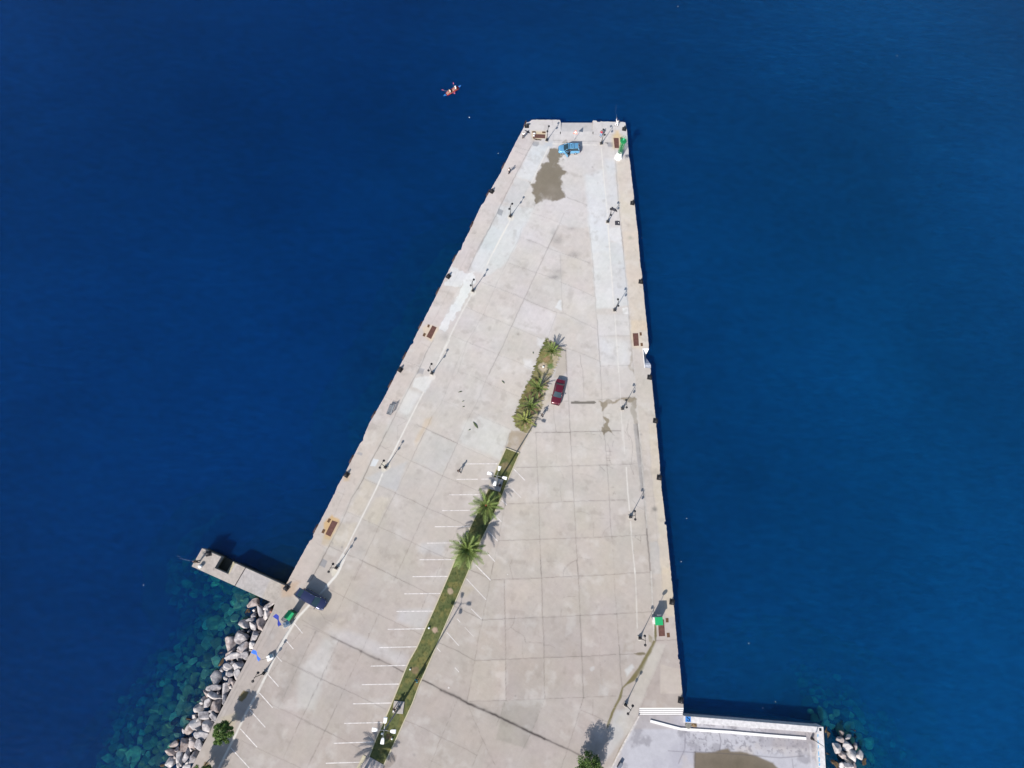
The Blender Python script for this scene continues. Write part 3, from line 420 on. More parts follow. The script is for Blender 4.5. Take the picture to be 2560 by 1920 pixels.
def skirt(name, pts, z1, m, parent=None, z0=0.0, seed=3):
    """vertical wall under an outline given in photo points at height z0"""
    P = []
    for (x0, y0), (x1, y1) in zip(pts[:-1], pts[1:]):
        n = max(1, int(math.hypot(x1 - x0, y1 - y0) / 6)); P += [(x0 + (x1 - x0) * k / n, y0 + (y1 - y0) * k / n) for k in range(n)]
    P.append(pts[-1]); P = np.array(P); q = ground(P[:, 0], P[:, 1], z0); zs = np.array([0, -.3, -.9, -1.3, -1.7, -3, -6, -12.0]) * 1.0
    zs = np.minimum(z0 - .0, z0 + zs); n = len(P); v = []; c = []
    for k, z in enumerate(zs):
        w = 0 if k == 0 else .05; nx = (vnoise(q[:, 0] * 1.3 + k, q[:, 1] * 1.3, seed) - .5) * w
        v.append(np.stack([q[:, 0] + nx, q[:, 1] + nx, np.full(n, z)], -1))
        base = lin((188, 178, 170)) if z > -1.0 else lin((92, 88, 70))
        c.append(np.tile(base, (n, 1)) * (0.8 + .4 * fbm(q[:, 0] * .8, q[:, 1] * .8 + z, 91))[:, None] * GAIN)
    i = np.arange(len(zs) - 1)[:, None] * n + np.arange(n - 1)[None, :]
    f = np.stack([i, i + n, i + n + 1, i + 1], -1).reshape(-1, 4)
    return np_mesh(name, np.concatenate(v), f, m, np.concatenate(c), parent)
WALL = attr_mat('quay_wall_concrete', bump=.3)
skirt('quay_wall', list(zip(xl[rows < 1466], rows[rows < 1466])), 0, WALL, deck)
skirt('quay_wall', list(zip(xl[rows > 1508], rows[rows > 1508])), 0, WALL, deck)
skirt('quay_wall', list(zip(xr, rows))[::-1], 0, WALL, deck)
# head of the pier: two blocks and the sunk ferry ramp between them
def head_block(name, xs, top, x_left, x_right):
    ys = np.linspace(0, 1, 24); X = []; Y = []
    t = np.interp(xs, [p[0] for p in top], [p[1] for p in top]) + (vnoise(xs * .3, xs * 0, 77) - .5) * 1.0
    for v in ys: X.append(xs); Y.append(t * (1 - v) + 336.15 * v)
    X = np.array(X); Y = np.array(Y)
    L = x_left(Y); Rr = x_right(Y); a = (X - X.min()) / (X.max() - X.min()); X = L * (1 - a) + Rr * a
    o = grid(name, X, Y, 0.0, deck); skirt('quay_wall', list(zip(X[0], Y[0]))[::-1], 0, WALL, deck); return X, Y
X1, Y1 = head_block('pier_head', np.linspace(0, 1, 50) * 92 + 1310, [(1310, 306), (1317, 305), (1322, 301), (1328, 299.2), (1398, 299.6), (1401, 301.5), (1402, 306)],
                    lambda y: np.interp(y, LEY, LEX), lambda y: 1402 + 0 * y)
X2, Y2 = head_block('pier_head', np.linspace(1481.5, 1566, 50), [(1481, 303), (1483, 301.2), (1492, 301.4), (1494, 305), (1501, 305.2), (1503, 302.4), (1507, 303.6), (1562, 305), (1566, 306)],
                    lambda y: 1481.5 + 0 * y, lambda y: np.interp(y, REY, REX))
skirt('quay_wall', [(X1[k, -1], Y1[k, -1]) for k in range(24)][::-1], 0, WALL, deck); skirt('quay_wall', [(X2[k, 0], Y2[k, 0]) for k in range(24)], 0, WALL, deck)
skirt('quay_wall', [(X1[k, 0], Y1[k, 0]) for k in range(24)], 0, WALL, deck); skirt('quay_wall', [(X2[k, -1], Y2[k, -1]) for k in range(24)][::-1], 0, WALL, deck)
rx = np.linspace(1400, 1483.5, 50); rv = np.linspace(0, 1, 26)
RX, RV = np.meshgrid(rx, rv); RZ = np.where(RV > .75, 0, -(1 - RV / .75) * .38); RY = 306.8 + (336.3 - 306.8) * RV
ramp = grid('ferry_ramp', RX, RY, RZ - .004 * (RV > .99), deck, col=albedo(RX, RY) * 1.02)
q0 = ground(rx, 306.8 + 0 * rx, -.38)
mb = MB(); n_ = len(rx)
mb.add([(q0[i, 0], q0[i, 1], -.38) for i in range(n_)] + [(q0[i, 0], q0[i, 1], -9) for i in range(n_)], [(i + 1, n_ + i + 1, n_ + i, i) for i in range(n_ - 1)])
CONC = mat('plain_concrete', alb((196, 188, 184)), .85, var=.15, scale=1.5, bump=.2)
WHITE = mat('white_paint', (.80, .80, .79), .5, var=.05, scale=4); OFFW = mat('worn_white_paint', alb((240, 238, 238)), .6, var=.18, scale=2.2)
mb.build('ramp_toe', CONC, deck)
# ------------------------------------------------------------------ jetty (west)
jt = [(505.2, 1370.7), (713.5, 1464.2)]; jb = [(479, 1416), (686.6, 1509.3)]
u = np.linspace(0, 1, 150)[:, None]; v = np.linspace(0, 1, 34)[None, :]
# recess cut in the north side between u .18*..: built as two plates joined south of it
def jpt(a, b): return ((jt[0][0] + (jt[1][0] - jt[0][0]) * a) * (1 - b) + (jb[0][0] + (jb[1][0] - jb[0][0]) * a) * b, (jt[0][1] + (jt[1][1] - jt[0][1]) * a) * (1 - b) + (jb[0][1] + (jb[1][1] - jb[0][1]) * a) * b)
jet = empty('jetty', (0, 0, 0)); tag(jet, kind='structure')
JU0, JU1, JV = .228, .402, .62
def jplate(a0, a1, b0, b1, na, nb):
    A_ = np.linspace(a0, a1, na)[None, :] + np.zeros((nb, 1)); B_ = np.linspace(b0, b1, nb)[:, None] + np.zeros((1, na)); X, Y = jpt(A_, B_)
    c = albedo(X, Y, 'jetty'); f = 1 + .35 * (fbm(X * .25, Y * .25, 95, 3) - .5); grid('jetty_top', X, Y, 0.0, jet, col=c * f[..., None])
def jskirt(*ab): skirt('jetty_wall', [jpt(a, b) for a, b in ab], 0, WALL, jet, seed=13)
jplate(0, JU0, 0, 1, 40, 40); jplate(JU0, JU1, JV, 1, 30, 18); jplate(JU1, 1, 0, 1, 90, 40)
jskirt((1, 0), (JU1, 0), (JU1, JV), (JU0, JV), (JU0, 0), (0, 0), (0, 1), (1, 1))
m_ = MB()
for k in range(6):     # steps down inside the recess, at its east end
    a0 = JU1 - .012 * (k + 1); A_ = [jpt(a0, .03), jpt(a0 + .0125, .03), jpt(a0 + .0125, JV), jpt(a0, JV)]; G_ = [g(x, y)[:2] for x, y in A_]; m_.prism(G_, -2.2, -.02 - .27 * k)
m_.build('jetty_steps', mat('yellowed_concrete', alb((206, 196, 168)), .85, var=.25), jet)
m_ = MB(); A_ = [jpt(JU0, .03), jpt(JU1, .03), jpt(JU1, JV), jpt(JU0, JV)]; m_.prism([g(x, y)[:2] for x, y in A_], -3, -1.62); m_.build('recess_floor', mat('wet_concrete', alb((70, 70, 60)), .5), jet)
m_ = MB(); A_ = [jpt(.517, -.004), jpt(.526, -.004), jpt(.526, 1.004), jpt(.517, 1.004)]
m_.prism([g(x, y)[:2] for x, y in A_], -.02, .006); m_.build('expansion_gap', mat('gap_dark', alb((62, 54, 56)), .9), jet)
# ------------------------------------------------------------------ lower terrace, steps, parapets (south-east)
TZ = -.62
tx = np.linspace(0, 1, 330); lx0, ly0 = 1594, 1786
PXt = []; PYt = []
for v_ in np.linspace(0, 1, 130):
    xs_ = 1490 + (2052 - 1490) * tx
    yt = np.where(xs_ < 1594, 1786 + (1594 - xs_) * 2.03, np.where(xs_ < 1712, 1786, 1794 + (xs_ - 1712) * .081))
    PXt.append(xs_); PYt.append(yt * (1 - v_) + 2016 * v_)
PXt = np.array(PXt); PYt = np.array(PYt)
def terr(px, py):
    q = ground(px, py, TZ); x, y = q[..., 0], q[..., 1]; wx = px + (fbm(x * .8, y * .8, 103) - .5) * 34; wy = py + (fbm(x * .8, y * .8, 107) - .5) * 20
    col = np.zeros(px.shape + (3,)) + lin((204, 204, 211)); n = fbm(x * .3, y * .3, 109, 5); col = blend(col, np.clip((n - .5) * 4, 0, 1) * .45, (178, 176, 188))
    col = blend(col, np.clip((fbm(x * .25 + 9, y * .25, 113) - .55) * 7, 0, 1) * .5, (208, 198, 190)); col = blend(col, np.clip((fbm(x * .6, y * .6, 127, 5) - .6) * 9, 0, 1) * .5, (140, 138, 144))
    col = blend(col, np.clip((1715 - px) / 50, 0, 1) * np.clip((1826 - py) / 6, 0, 1) * .7, (186, 180, 180))
    sp = np.clip((fbm(x * 3.2, y * 3.2, 131, 4) - .60) * 12, 0, 1) * np.clip((1895 - py) / 20, 0, 1) * np.clip((px - 1690) / 40, 0, 1); col = blend(col, sp * .5, (120, 118, 126))
    col = blend(col, np.clip((px - 1880) / 40, 0, 1) * np.clip((1876 - wy) / 10, 0, 1) * .55, (160, 156, 162))
    pud = [(1736, 1881), (1762, 1881), (1790, 1879), (1806, 1873), (1820, 1872), (1830, 1880), (1850, 1880), (1868, 1881), (1885, 1889), (1915, 1900), (1935, 1906), (1948, 1925), (1950, 2030), (1726, 2030), (1732, 1930)]
    d = segdist(wx.ravel() * .3 + px.ravel() * .7, wy.ravel() * .3 + py.ravel() * .7, pud + [pud[0]], 60).reshape(px.shape); ins = inside(wx * .3 + px * .7, wy * .3 + py * .7, pud)
    a = np.clip(np.where(ins, np.minimum(d, 99), -np.minimum(d, 99)) / 5 + .5, 0, 1); col = blend(col, a * .95, (128, 117, 100)); core = np.clip(np.where(ins, np.minimum(d, 99), 0) / 26, 0, 1); col = blend(col, core * .5 * fbm(x * .6, y * .6, 137), (84, 78, 62))
    for pts, w, s in ((pl('G', 625, 565, 1000, 590, 1300, 615, 1480, 600), 1.4, .45), (pl('G', 415, 560, 620, 572), 1.2, .4), (pl('G', 815, 410, 830, 480, 820, 560), 1.3, .55), (pl('G', 545, 410, 545, 540, 495, 660), 1.2, .45), (pl('G', 626, 570, 622, 690), 1.4, .5),
                      (pl('G', 1390, 625, 1400, 695), 1.2, .4), (pl('G', 1535, 510, 1545, 690), 3, -.4), (pl('F', 1165, 1290, 955, 1659), 2, -.4)):
        d = segdist(wx.ravel() * .08 + px.ravel() * .92, py.ravel() * .97 + wy.ravel() * .03, pts, 8).reshape(px.shape); col = blend(col, np.exp(-(d / w) ** 2) * abs(s), (90, 86, 92) if s > 0 else (236, 236, 240))
    f = 1 + .10 * (fbm(x * 1.5, y * 1.5, 139) - .5) + .08 * (fbm(x * 6, y * 6, 149, 2) - .5)
    return col * f[..., None] * GAIN
terrace = tag(grid('lower_terrace', PXt, PYt, TZ, col=terr(PXt, PYt)), kind='structure')
st = empty('terrace_steps', g(1652, 1780), 0, 'wide white painted steps leading down from the pier to the lower terrace', 'steps')
inv = Vector(st.location)
def rel(poly, o): return [(p[0] - o.x, p[1] - o.y) for p in poly]
for k in range(4):
    y0 = 1769.6 + k * 5.1; y1 = y0 + 5.3; P_ = [g(1598.6 - k * .8, y0)[:2], g(1709, y0)[:2], g(1709, y1)[:2], g(1597.8 - k * .8, y1)[:2]]
    MB().prism(rel(P_, inv), -1.0, -.03 - .14 * k).build('step', WHITE, st, bevel=.01)
    P_ = [g(1598.6 - k * .8, y1 - 1.5)[:2], g(1709.3, y1 - 1.5)[:2], g(1709.3, y1 + .15)[:2], g(1598.2 - k * .8, y1 + .15)[:2]]; MB().prism(rel(P_, inv), -1.0, -.026 - .14 * k).build('step_nosing', mat('nosing_grey', alb((168, 164, 166)), .8), st)
MB().prism(rel([g(1596, 1791)[:2], g(1709.5, 1791)[:2], g(1709.5, 1769)[:2], g(1599, 1769)[:2]], inv), -6, -.62).build('step_base', CONC, st)
wl = empty('parapet_wall', g(1880, 1815, -.1), 0, 'low wide white parapet wall between the dark inlet and the lower terrace', 'wall'); o_ = Vector(wl.location)
P_ = [(1709.5, 1789.6), (2046, 1817), (2041.5, 1831.5), (1709.5, 1806)]
MB().prism(rel([g(x, y, -.1)[:2] for x, y in P_], o_), -9, 0).build('wall_body', OFFW, wl, bevel=.02)
P_ = [g(1713.5, 1791, -.1)[:2], g(1726.8, 1792, -.1)[:2], g(1726.8, 1805.5, -.1)[:2], g(1713.5, 1804.6, -.1)[:2]]
bp = MB().prism(rel(P_, o_), .003, .03).build('painted_sign', mat('sign_blue', alb((70, 150, 235)), .5), wl)
c_ = np.mean(np.array(rel(P_, o_)), 0); sy = MB(); sy.box((c_[0] + .05, c_[1] + .12, .034), (.42, .10, .006), -.6); sy.box((c_[0] + .2, c_[1] - .05, .034), (.12, .34, .006), .1); sy.box((c_[0] - .02, c_[1] - .18, .034), (.40, .09, .006), -.6)
sy.box((c_[0] - .14, c_[1] + .2, .034), (.1, .2, .006), .3); sy.build('symbol', mat('ink', alb((30, 40, 50)), .6), bp)
w2 = empty('parapet_wall', g(2055, 1870, -.1), 0, 'white side wall with light blue paint patches, running south beside the pile of boulders', 'wall'); o_ = Vector(w2.location)
P_ = [(2046.3, 1817), (2058.5, 1817), (2070, 2012), (2051.5, 2012), (2042.3, 1831.5)]
MB().prism(rel([g(x, y, -.1)[:2] for x, y in P_], o_), -9, 0).build('wall_body', OFFW, w2, bevel=.02)
bl = MB()
for k in range(13):
    y0 = 1836 + k * 14 + random.uniform(-2, 2); L_ = random.uniform(6, 12); xa = 2042.8 + (y0 - 1831) * .051
    P_ = [g(xa, y0, -.1)[:2], g(xa + random.uniform(2, 4.5), y0 + 1, -.1)[:2], g(xa + .5 + random.uniform(2, 5), y0 + L_, -.1)[:2], g(xa + .5, y0 + L_ + 1, -.1)[:2]]
    bl.prism(rel(P_, o_), .002, .006)
bl.build('blue_paint', mat('faded_blue', alb((140, 200, 240)), .6, var=.3), w2)
P_ = [g(2047.5, 1820, -.1)[:2], g(2053.5, 1820.5, -.1)[:2], g(2054, 1828, -.1)[:2], g(2048, 1827.5, -.1)[:2]]; MB().prism(rel(P_, o_), .002, .01).build('drain_hatch', mat('ink', alb((30, 40, 50))), w2)
kb = []
for x, y in pl('G', 270, 322, 330, 338, 420, 362, 510, 385, 900, 410, 1200, 437, 1500, 460): kb.append(g(x, y, TZ)[:2])
def strip(mb, pts, w, z0, z1):
    L_ = [Vector(p) for p in pts]; a = []; b = []
    for i, p in enumerate(L_):
        t = (L_[min(i + 1, len(L_) - 1)] - L_[max(i - 1, 0)]).normalized(); n = Vector((-t.y, t.x)); a.append(p + n * w / 2); b.append(p - n * w / 2)
    return mb.prism([tuple(q) for q in b] + [tuple(q) for q in reversed(a)], z0, z1)
tag(strip(MB(), kb, .34, TZ - .05, TZ + .16).build('white_kerb', WHITE, bevel=.02), 'long thin white painted kerb crossing the lower terrace', 'kerb')
# north bank of the pavement edge above the terrace is the quay wall skirt; painted rim
rim = MB(); strip(rim, [g(1596 + 1.2, 1791)[:2], g(1561, 1856)[:2], g(1529, 1920)[:2], g(1490, 2012)[:2]], .22, -.25, .03); rim.build('edge_rim', mat('rim_paint', alb((222, 216, 210)), .7, var=.2), deck)
# ------------------------------------------------------------------ boat stairs cut into the east quay
bs = empty('boat_stairs', g(1615, 895), 0, 'narrow white edged boat stairs cut into the east quay edge beside the rusty plates', 'stairs'); o_ = Vector(bs.location)
def q4(x0, x1, y0, y1, s=.094): return rel([g(x0 + (y0 - 872) * s, y0)[:2], g(x1 + (y0 - 872) * s, y0)[:2], g(x1 + (y1 - 872) * s, y1)[:2], g(x0 + (y1 - 872) * s, y1)[:2]], o_)
MB().prism(q4(1606.3, 1607.9, 871, 920), -1.0, .03).build('side_rim', WHITE, bs)
MB().add([(x, y, 0.02) for x, y in q4(1606.5, 1622, 871, 873)] + [(x, y, z) for (x, y), z in zip(q4(1612, 1618.5, 880, 882), (-.7, -.7, -2.5, -2.5))], [(3, 2, 1, 0), (0, 1, 5, 4), (4, 5, 6, 7), (1, 2, 6, 5), (3, 0, 4, 7)]).build('sloped_block', WHITE, bs)
for k in range(7):
    MB().prism(q4(1608, 1622.5 - k * .8, 911 - k * 3.4 - 3.4, 911 - k * 3.4), -3, -.14 - .18 * k).build('step', mat('step_paint', alb((196, 206, 222)), .7, var=.2), bs)
MB().prism(q4(1608, 1623.3, 911, 919.5), -3, -.05).build('upper_landing', mat('landing', alb((205, 210, 220)), .7, var=.2), bs)
MB().prism(q4(1608, 1618.5, 878, 888), -3, -1.35).build('lower_landing', CONC, bs)
# ------------------------------------------------------------------ planted median
GRASS = attr_mat('turf', .95, 14.0, .22, .6, 2.5)
def median(name, left, right, z, ca_, edge=0, n=90, mcol=None, base=(108, 114, 72)):
    """left/right: photo outlines from north to south; cross-sections joined along their length"""
    def res(P, n):
        P = np.array(P); d = np.r_[0, np.cumsum(np.hypot(*np.diff(P, axis=0).T))]; t = np.linspace(0, d[-1], n); return np.stack([np.interp(t, d, P[:, 0]), np.interp(t, d, P[:, 1])], -1)
    A_ = res(left, n * 4); B_ = res(right, n * 4)
    if edge: k = np.arange(n * 4); A_[:, 0] += (vnoise(k * .5, k * 0, 151) - .5) * edge; B_[:, 0] += (vnoise(k * .5, k * 0, 157) - .5) * edge
    u = np.linspace(0, 1, 44)[None, :]; X = A_[:, 0:1] * (1 - u) + B_[:, 0:1] * u; Y = A_[:, 1:2] * (1 - u) + B_[:, 1:2] * u
    q = ground(X, Y, z); x, y = q[..., 0], q[..., 1]; col = np.zeros(X.shape + (3,)) + lin(base); a = fbm(x * .9, y * .9, 163, 5)
    col = blend(col, np.clip((a - .5) * 5, 0, 1) * .8, (84, 98, 58)); col = blend(col, np.clip((fbm(x * 1.3, y * 1.3, 167, 5) - .48) * 6, 0, 1) * .7, (134, 128, 78)); col = blend(col, np.clip((fbm(x * 4, y * 4, 173, 3) - .58) * 7, 0, 1) * .5, (50, 66, 36))
    if edge: col = blend(col, np.clip((u + 0 * X + (fbm(x * 1.1, y * 1.1, 197, 3) - .5) * .9 - .58) * 5, 0, 1) * .8, (196, 184, 158))
    for cx, cy, r, c, s in ca_:
        d = np.hypot(X - cx + (fbm(x * 3, y * 3, 179) - .5) * 8, Y - cy + (fbm(x * 3, y * 3, 181) - .5) * 8); col = blend(col, np.clip((r - d) / (r * .4) + .3, 0, 1) * s, c)
    Z = z + .03 * (fbm(x * 4, y * 4, 191, 3) - .5) + .0 * X
    return tag(grid(name, X, Y, Z, col=col * GAIN * 1.02, m=GRASS), kind='stuff')
SOIL = (150, 132, 108)
lo_l = pl('A', 288, 266, 180, 505, 80, 742) + pl('T', 1268, 0, 1215, 130, 1095, 407, 1030, 548, 967, 692, 905, 800, 860, 905, 765, 1140, 700, 1290, 640, 1420, 585, 1565)
lo_r = pl('A', 438, 324, 330, 570, 235, 820, 110, 1090, 12, 1290) + pl('C', 600, 75, 500, 310, 415, 510, 240, 920, 140, 1150, 40, 1370) + pl('T', 985, 990, 930, 1140, 860, 1290, 780, 1470, 700, 1635)
lo_r = [p for i, p in enumerate(lo_r) if i == 0 or p[1] > lo_r[i - 1][1]]
g1 = median('lawn', lo_l, lo_r, .07, [pc('A', 285, 470) + (11, SOIL, .55), pc('C', 378, 345) + (8, (196, 174, 150), .8), pc('C', 208, 772) + (8, (200, 174, 154), .9), pc('T', 948, 880) + (10, (148, 126, 100), .7), pc('A', 75, 910) + (10, (140, 112, 88), .7), pc('T', 740, 1410) + (9, (130, 104, 84), .7), pc('A', 330, 340) + (16, (120, 116, 70), .5), pc('T', 980, 985) + (12, (140, 124, 84), .5)])
tag(g1, 'long kerbed strip of clipped green lawn down the middle of the car park', 'lawn')
up_l = pl('M', 690, 262, 655, 325, 640, 370, 600, 450, 575, 520, 560, 560, 535, 640, 505, 740, 470, 830, 420, 900, 385, 990, 345, 1060, 330, 1130, 290, 1230, 240, 1330, 250, 1400, 280, 1480, 400, 1560)
up_r = pl('M', 720, 268, 830, 325, 905, 375, 890, 440, 850, 590, 810, 680, 770, 760, 730, 850, 700, 950, 660, 1080, 630, 1200, 590, 1290, 540, 1400, 500, 1490, 450, 1565)
g2 = median('rough_grass', up_l, up_r, .05, [pc('M', 650, 650) + (12, (206, 190, 168), .9), pc('M', 700, 540) + (9, (160, 132, 100), .7), pc('M', 690, 900) + (12, (178, 158, 124), .7), pc('M', 760, 640) + (8, (86, 128, 62), .7), pc('M', 400, 1420) + (9, (190, 160, 130), .8), pc('M', 440, 1180) + (10, (110, 100, 90), .6), pc('M', 600, 1250) + (10, (150, 140, 100), .6), pc('M', 470, 1060) + (14, (110, 92, 74), .7)], edge=9, base=(146, 140, 98))
tag(g2, 'untrimmed rough grass patch under the row of small palms', 'grass')
g3 = median('lawn', pl('T', 545, 1645, 520, 1700, 440, 1900), pl('T', 548, 1640, 640, 1690, 560, 1900), .07, [], n=8); tag(g3, 'corner of green lawn at the bottom edge south of the median crossing slab', 'lawn')
kerb = empty('median_kerb', (0, 0, 0), 0, 'pale cream concrete kerb framing the long lawn strip', 'kerb'); KM = mat('kerb_concrete', alb((214, 206, 178)), .8, var=.12)
for P_, w in ((lo_l, .16), (lo_r, .15), ([lo_l[0], lo_r[0]], .16)): strip(MB(), [g(x, y)[:2] for x, y in P_], w, -.01, .13).build('kerb_run', KM, kerb)
MB().prism([g(x, y)[:2] for x, y in pl('T', 583, 1566, 702, 1632, 690, 1665, 650, 1760, 515, 1640)], .0, .105).build('crossing_slab', mat('crossing_slab', alb((210, 200, 194)), .85), kerb)
strip(MB(), [g(x, y)[:2] for x, y in pl('T', 548, 1560, 470, 1720)], .5, 0, .06).build('kerb_run', KM, kerb)
# blades of taller grass
gb = MB()
def blades(P, n, z, rmax, hh, c):
    for k in range(n):
        i = random.randrange(len(P[0]) - 1); t = random.random(); u_ = random.random() ** 1.6
        a = [P[0][min(int(len(P[0]) * (i + t) / len(P[0])), len(P[0]) - 1)], P[1][min(int(len(P[1]) * (i + t) / len(P[0])), len(P[1]) - 1)]]
        x = a[0][0] * (1 - u_) + a[1][0] * u_; y = a[0][1] * (1 - u_) + a[1][1] * u_; q = g(x + random.uniform(-2, 2), y + random.uniform(-2, 2)); r = random.uniform(.4, 1) * rmax; an = random.uniform(0, 6.28)
        for b_ in range(4):
            an += 1.6; d = Vector((math.cos(an), math.sin(an), 0)); p = Vector((q[0], q[1], z)); s = Vector((-d.y, d.x, 0)) * .03; c.add([p - s, p + s, p + d * r + Vector((0, 0, hh * random.uniform(.5, 1)))], [(0, 1, 2)])
blades((up_l, up_r), 260, .03, .15, .12, gb)
tag(gb.build('grass_tufts', mat('tuft_green', alb((150, 156, 92), .6), .9, var=.35, scale=1.2)), 'loose green grass tufts over the upper planting patch', 'grass', kind='stuff')
# ------------------------------------------------------------------ painted bay lines
ML = MB(); FL = MB()
def bay(c, x0, y0, x1, y1, m=ML, w=.11): strip(m, [g(*pc(c, x0, y0))[:2], g(*pc(c, x1, y1))[:2]], w, -.01, .005)
for a_ in ((1888, 353, 2226, 351), (1775, 523, 2010, 522), (2050, 521, 2160, 520), (1695, 695, 2070, 692), (1618, 870, 2005, 865), (1535, 1048, 1935, 1044), (1450, 1229, 1830, 1225), (1366, 1413, 1750, 1410)): bay('B', *a_)
for a_ in ((930, 133, 1213, 130), (865, 270, 1150, 267), (800, 410, 1090, 407), (732, 553, 1028, 548), (663, 698, 965, 692), (596, 846, 897, 840), (525, 994, 830, 989), (456, 1147, 762, 1140), (386, 1303, 695, 1296), (301, 1462, 620, 1451), (238, 1621, 555, 1611), (170, 1785, 480, 1772)): bay('T', *a_)
for a_ in ((372, 497, 498, 625), (240, 842, 300, 897), (172, 1018, 240, 1083), (90, 1185, 195, 1295), (65, 1412, 165, 1522)): bay('A', *a_, w=.12)
bay('C', 660, 55, 825, 225, w=.14); bay('A', 350, 712, 455, 815, FL); bay('C', 555, 205, 775, 440, FL, .12); bay('C', 610, 540, 725, 655, FL); bay('C', 455, 650, 490, 690, FL); bay('C', 540, 745, 635, 845, FL, .06); bay('C', 340, 800, 475, 948, FL)
bay('C', 230, 970, 270, 1015, FL, .12); bay('C', 430, 1190, 475, 1240, FL); bay('C', 355, 1408, 368, 1420, FL, .2); bay('A', 300, 1660, 310, 1670, FL)
for a_ in ((1710, 405, 1785, 495), (1645, 560, 1705, 630), (1485, 850, 1578, 955), (1412, 1010, 1525, 1137), (1330, 1160, 1463, 1308), (1247, 1320, 1392, 1480), (1165, 1485, 1325, 1659)): bay('R', *a_, w=.11)
bay('R', 1560, 690, 1605, 740, FL)
ML.build('painted_markings', mat('line_paint', alb((240, 236, 233), .72), .6, var=.26, scale=2.2), deck); FL.build('faded_markings', mat('faded_line_paint', alb((232, 228, 224)), .7, var=.16, scale=7), deck)
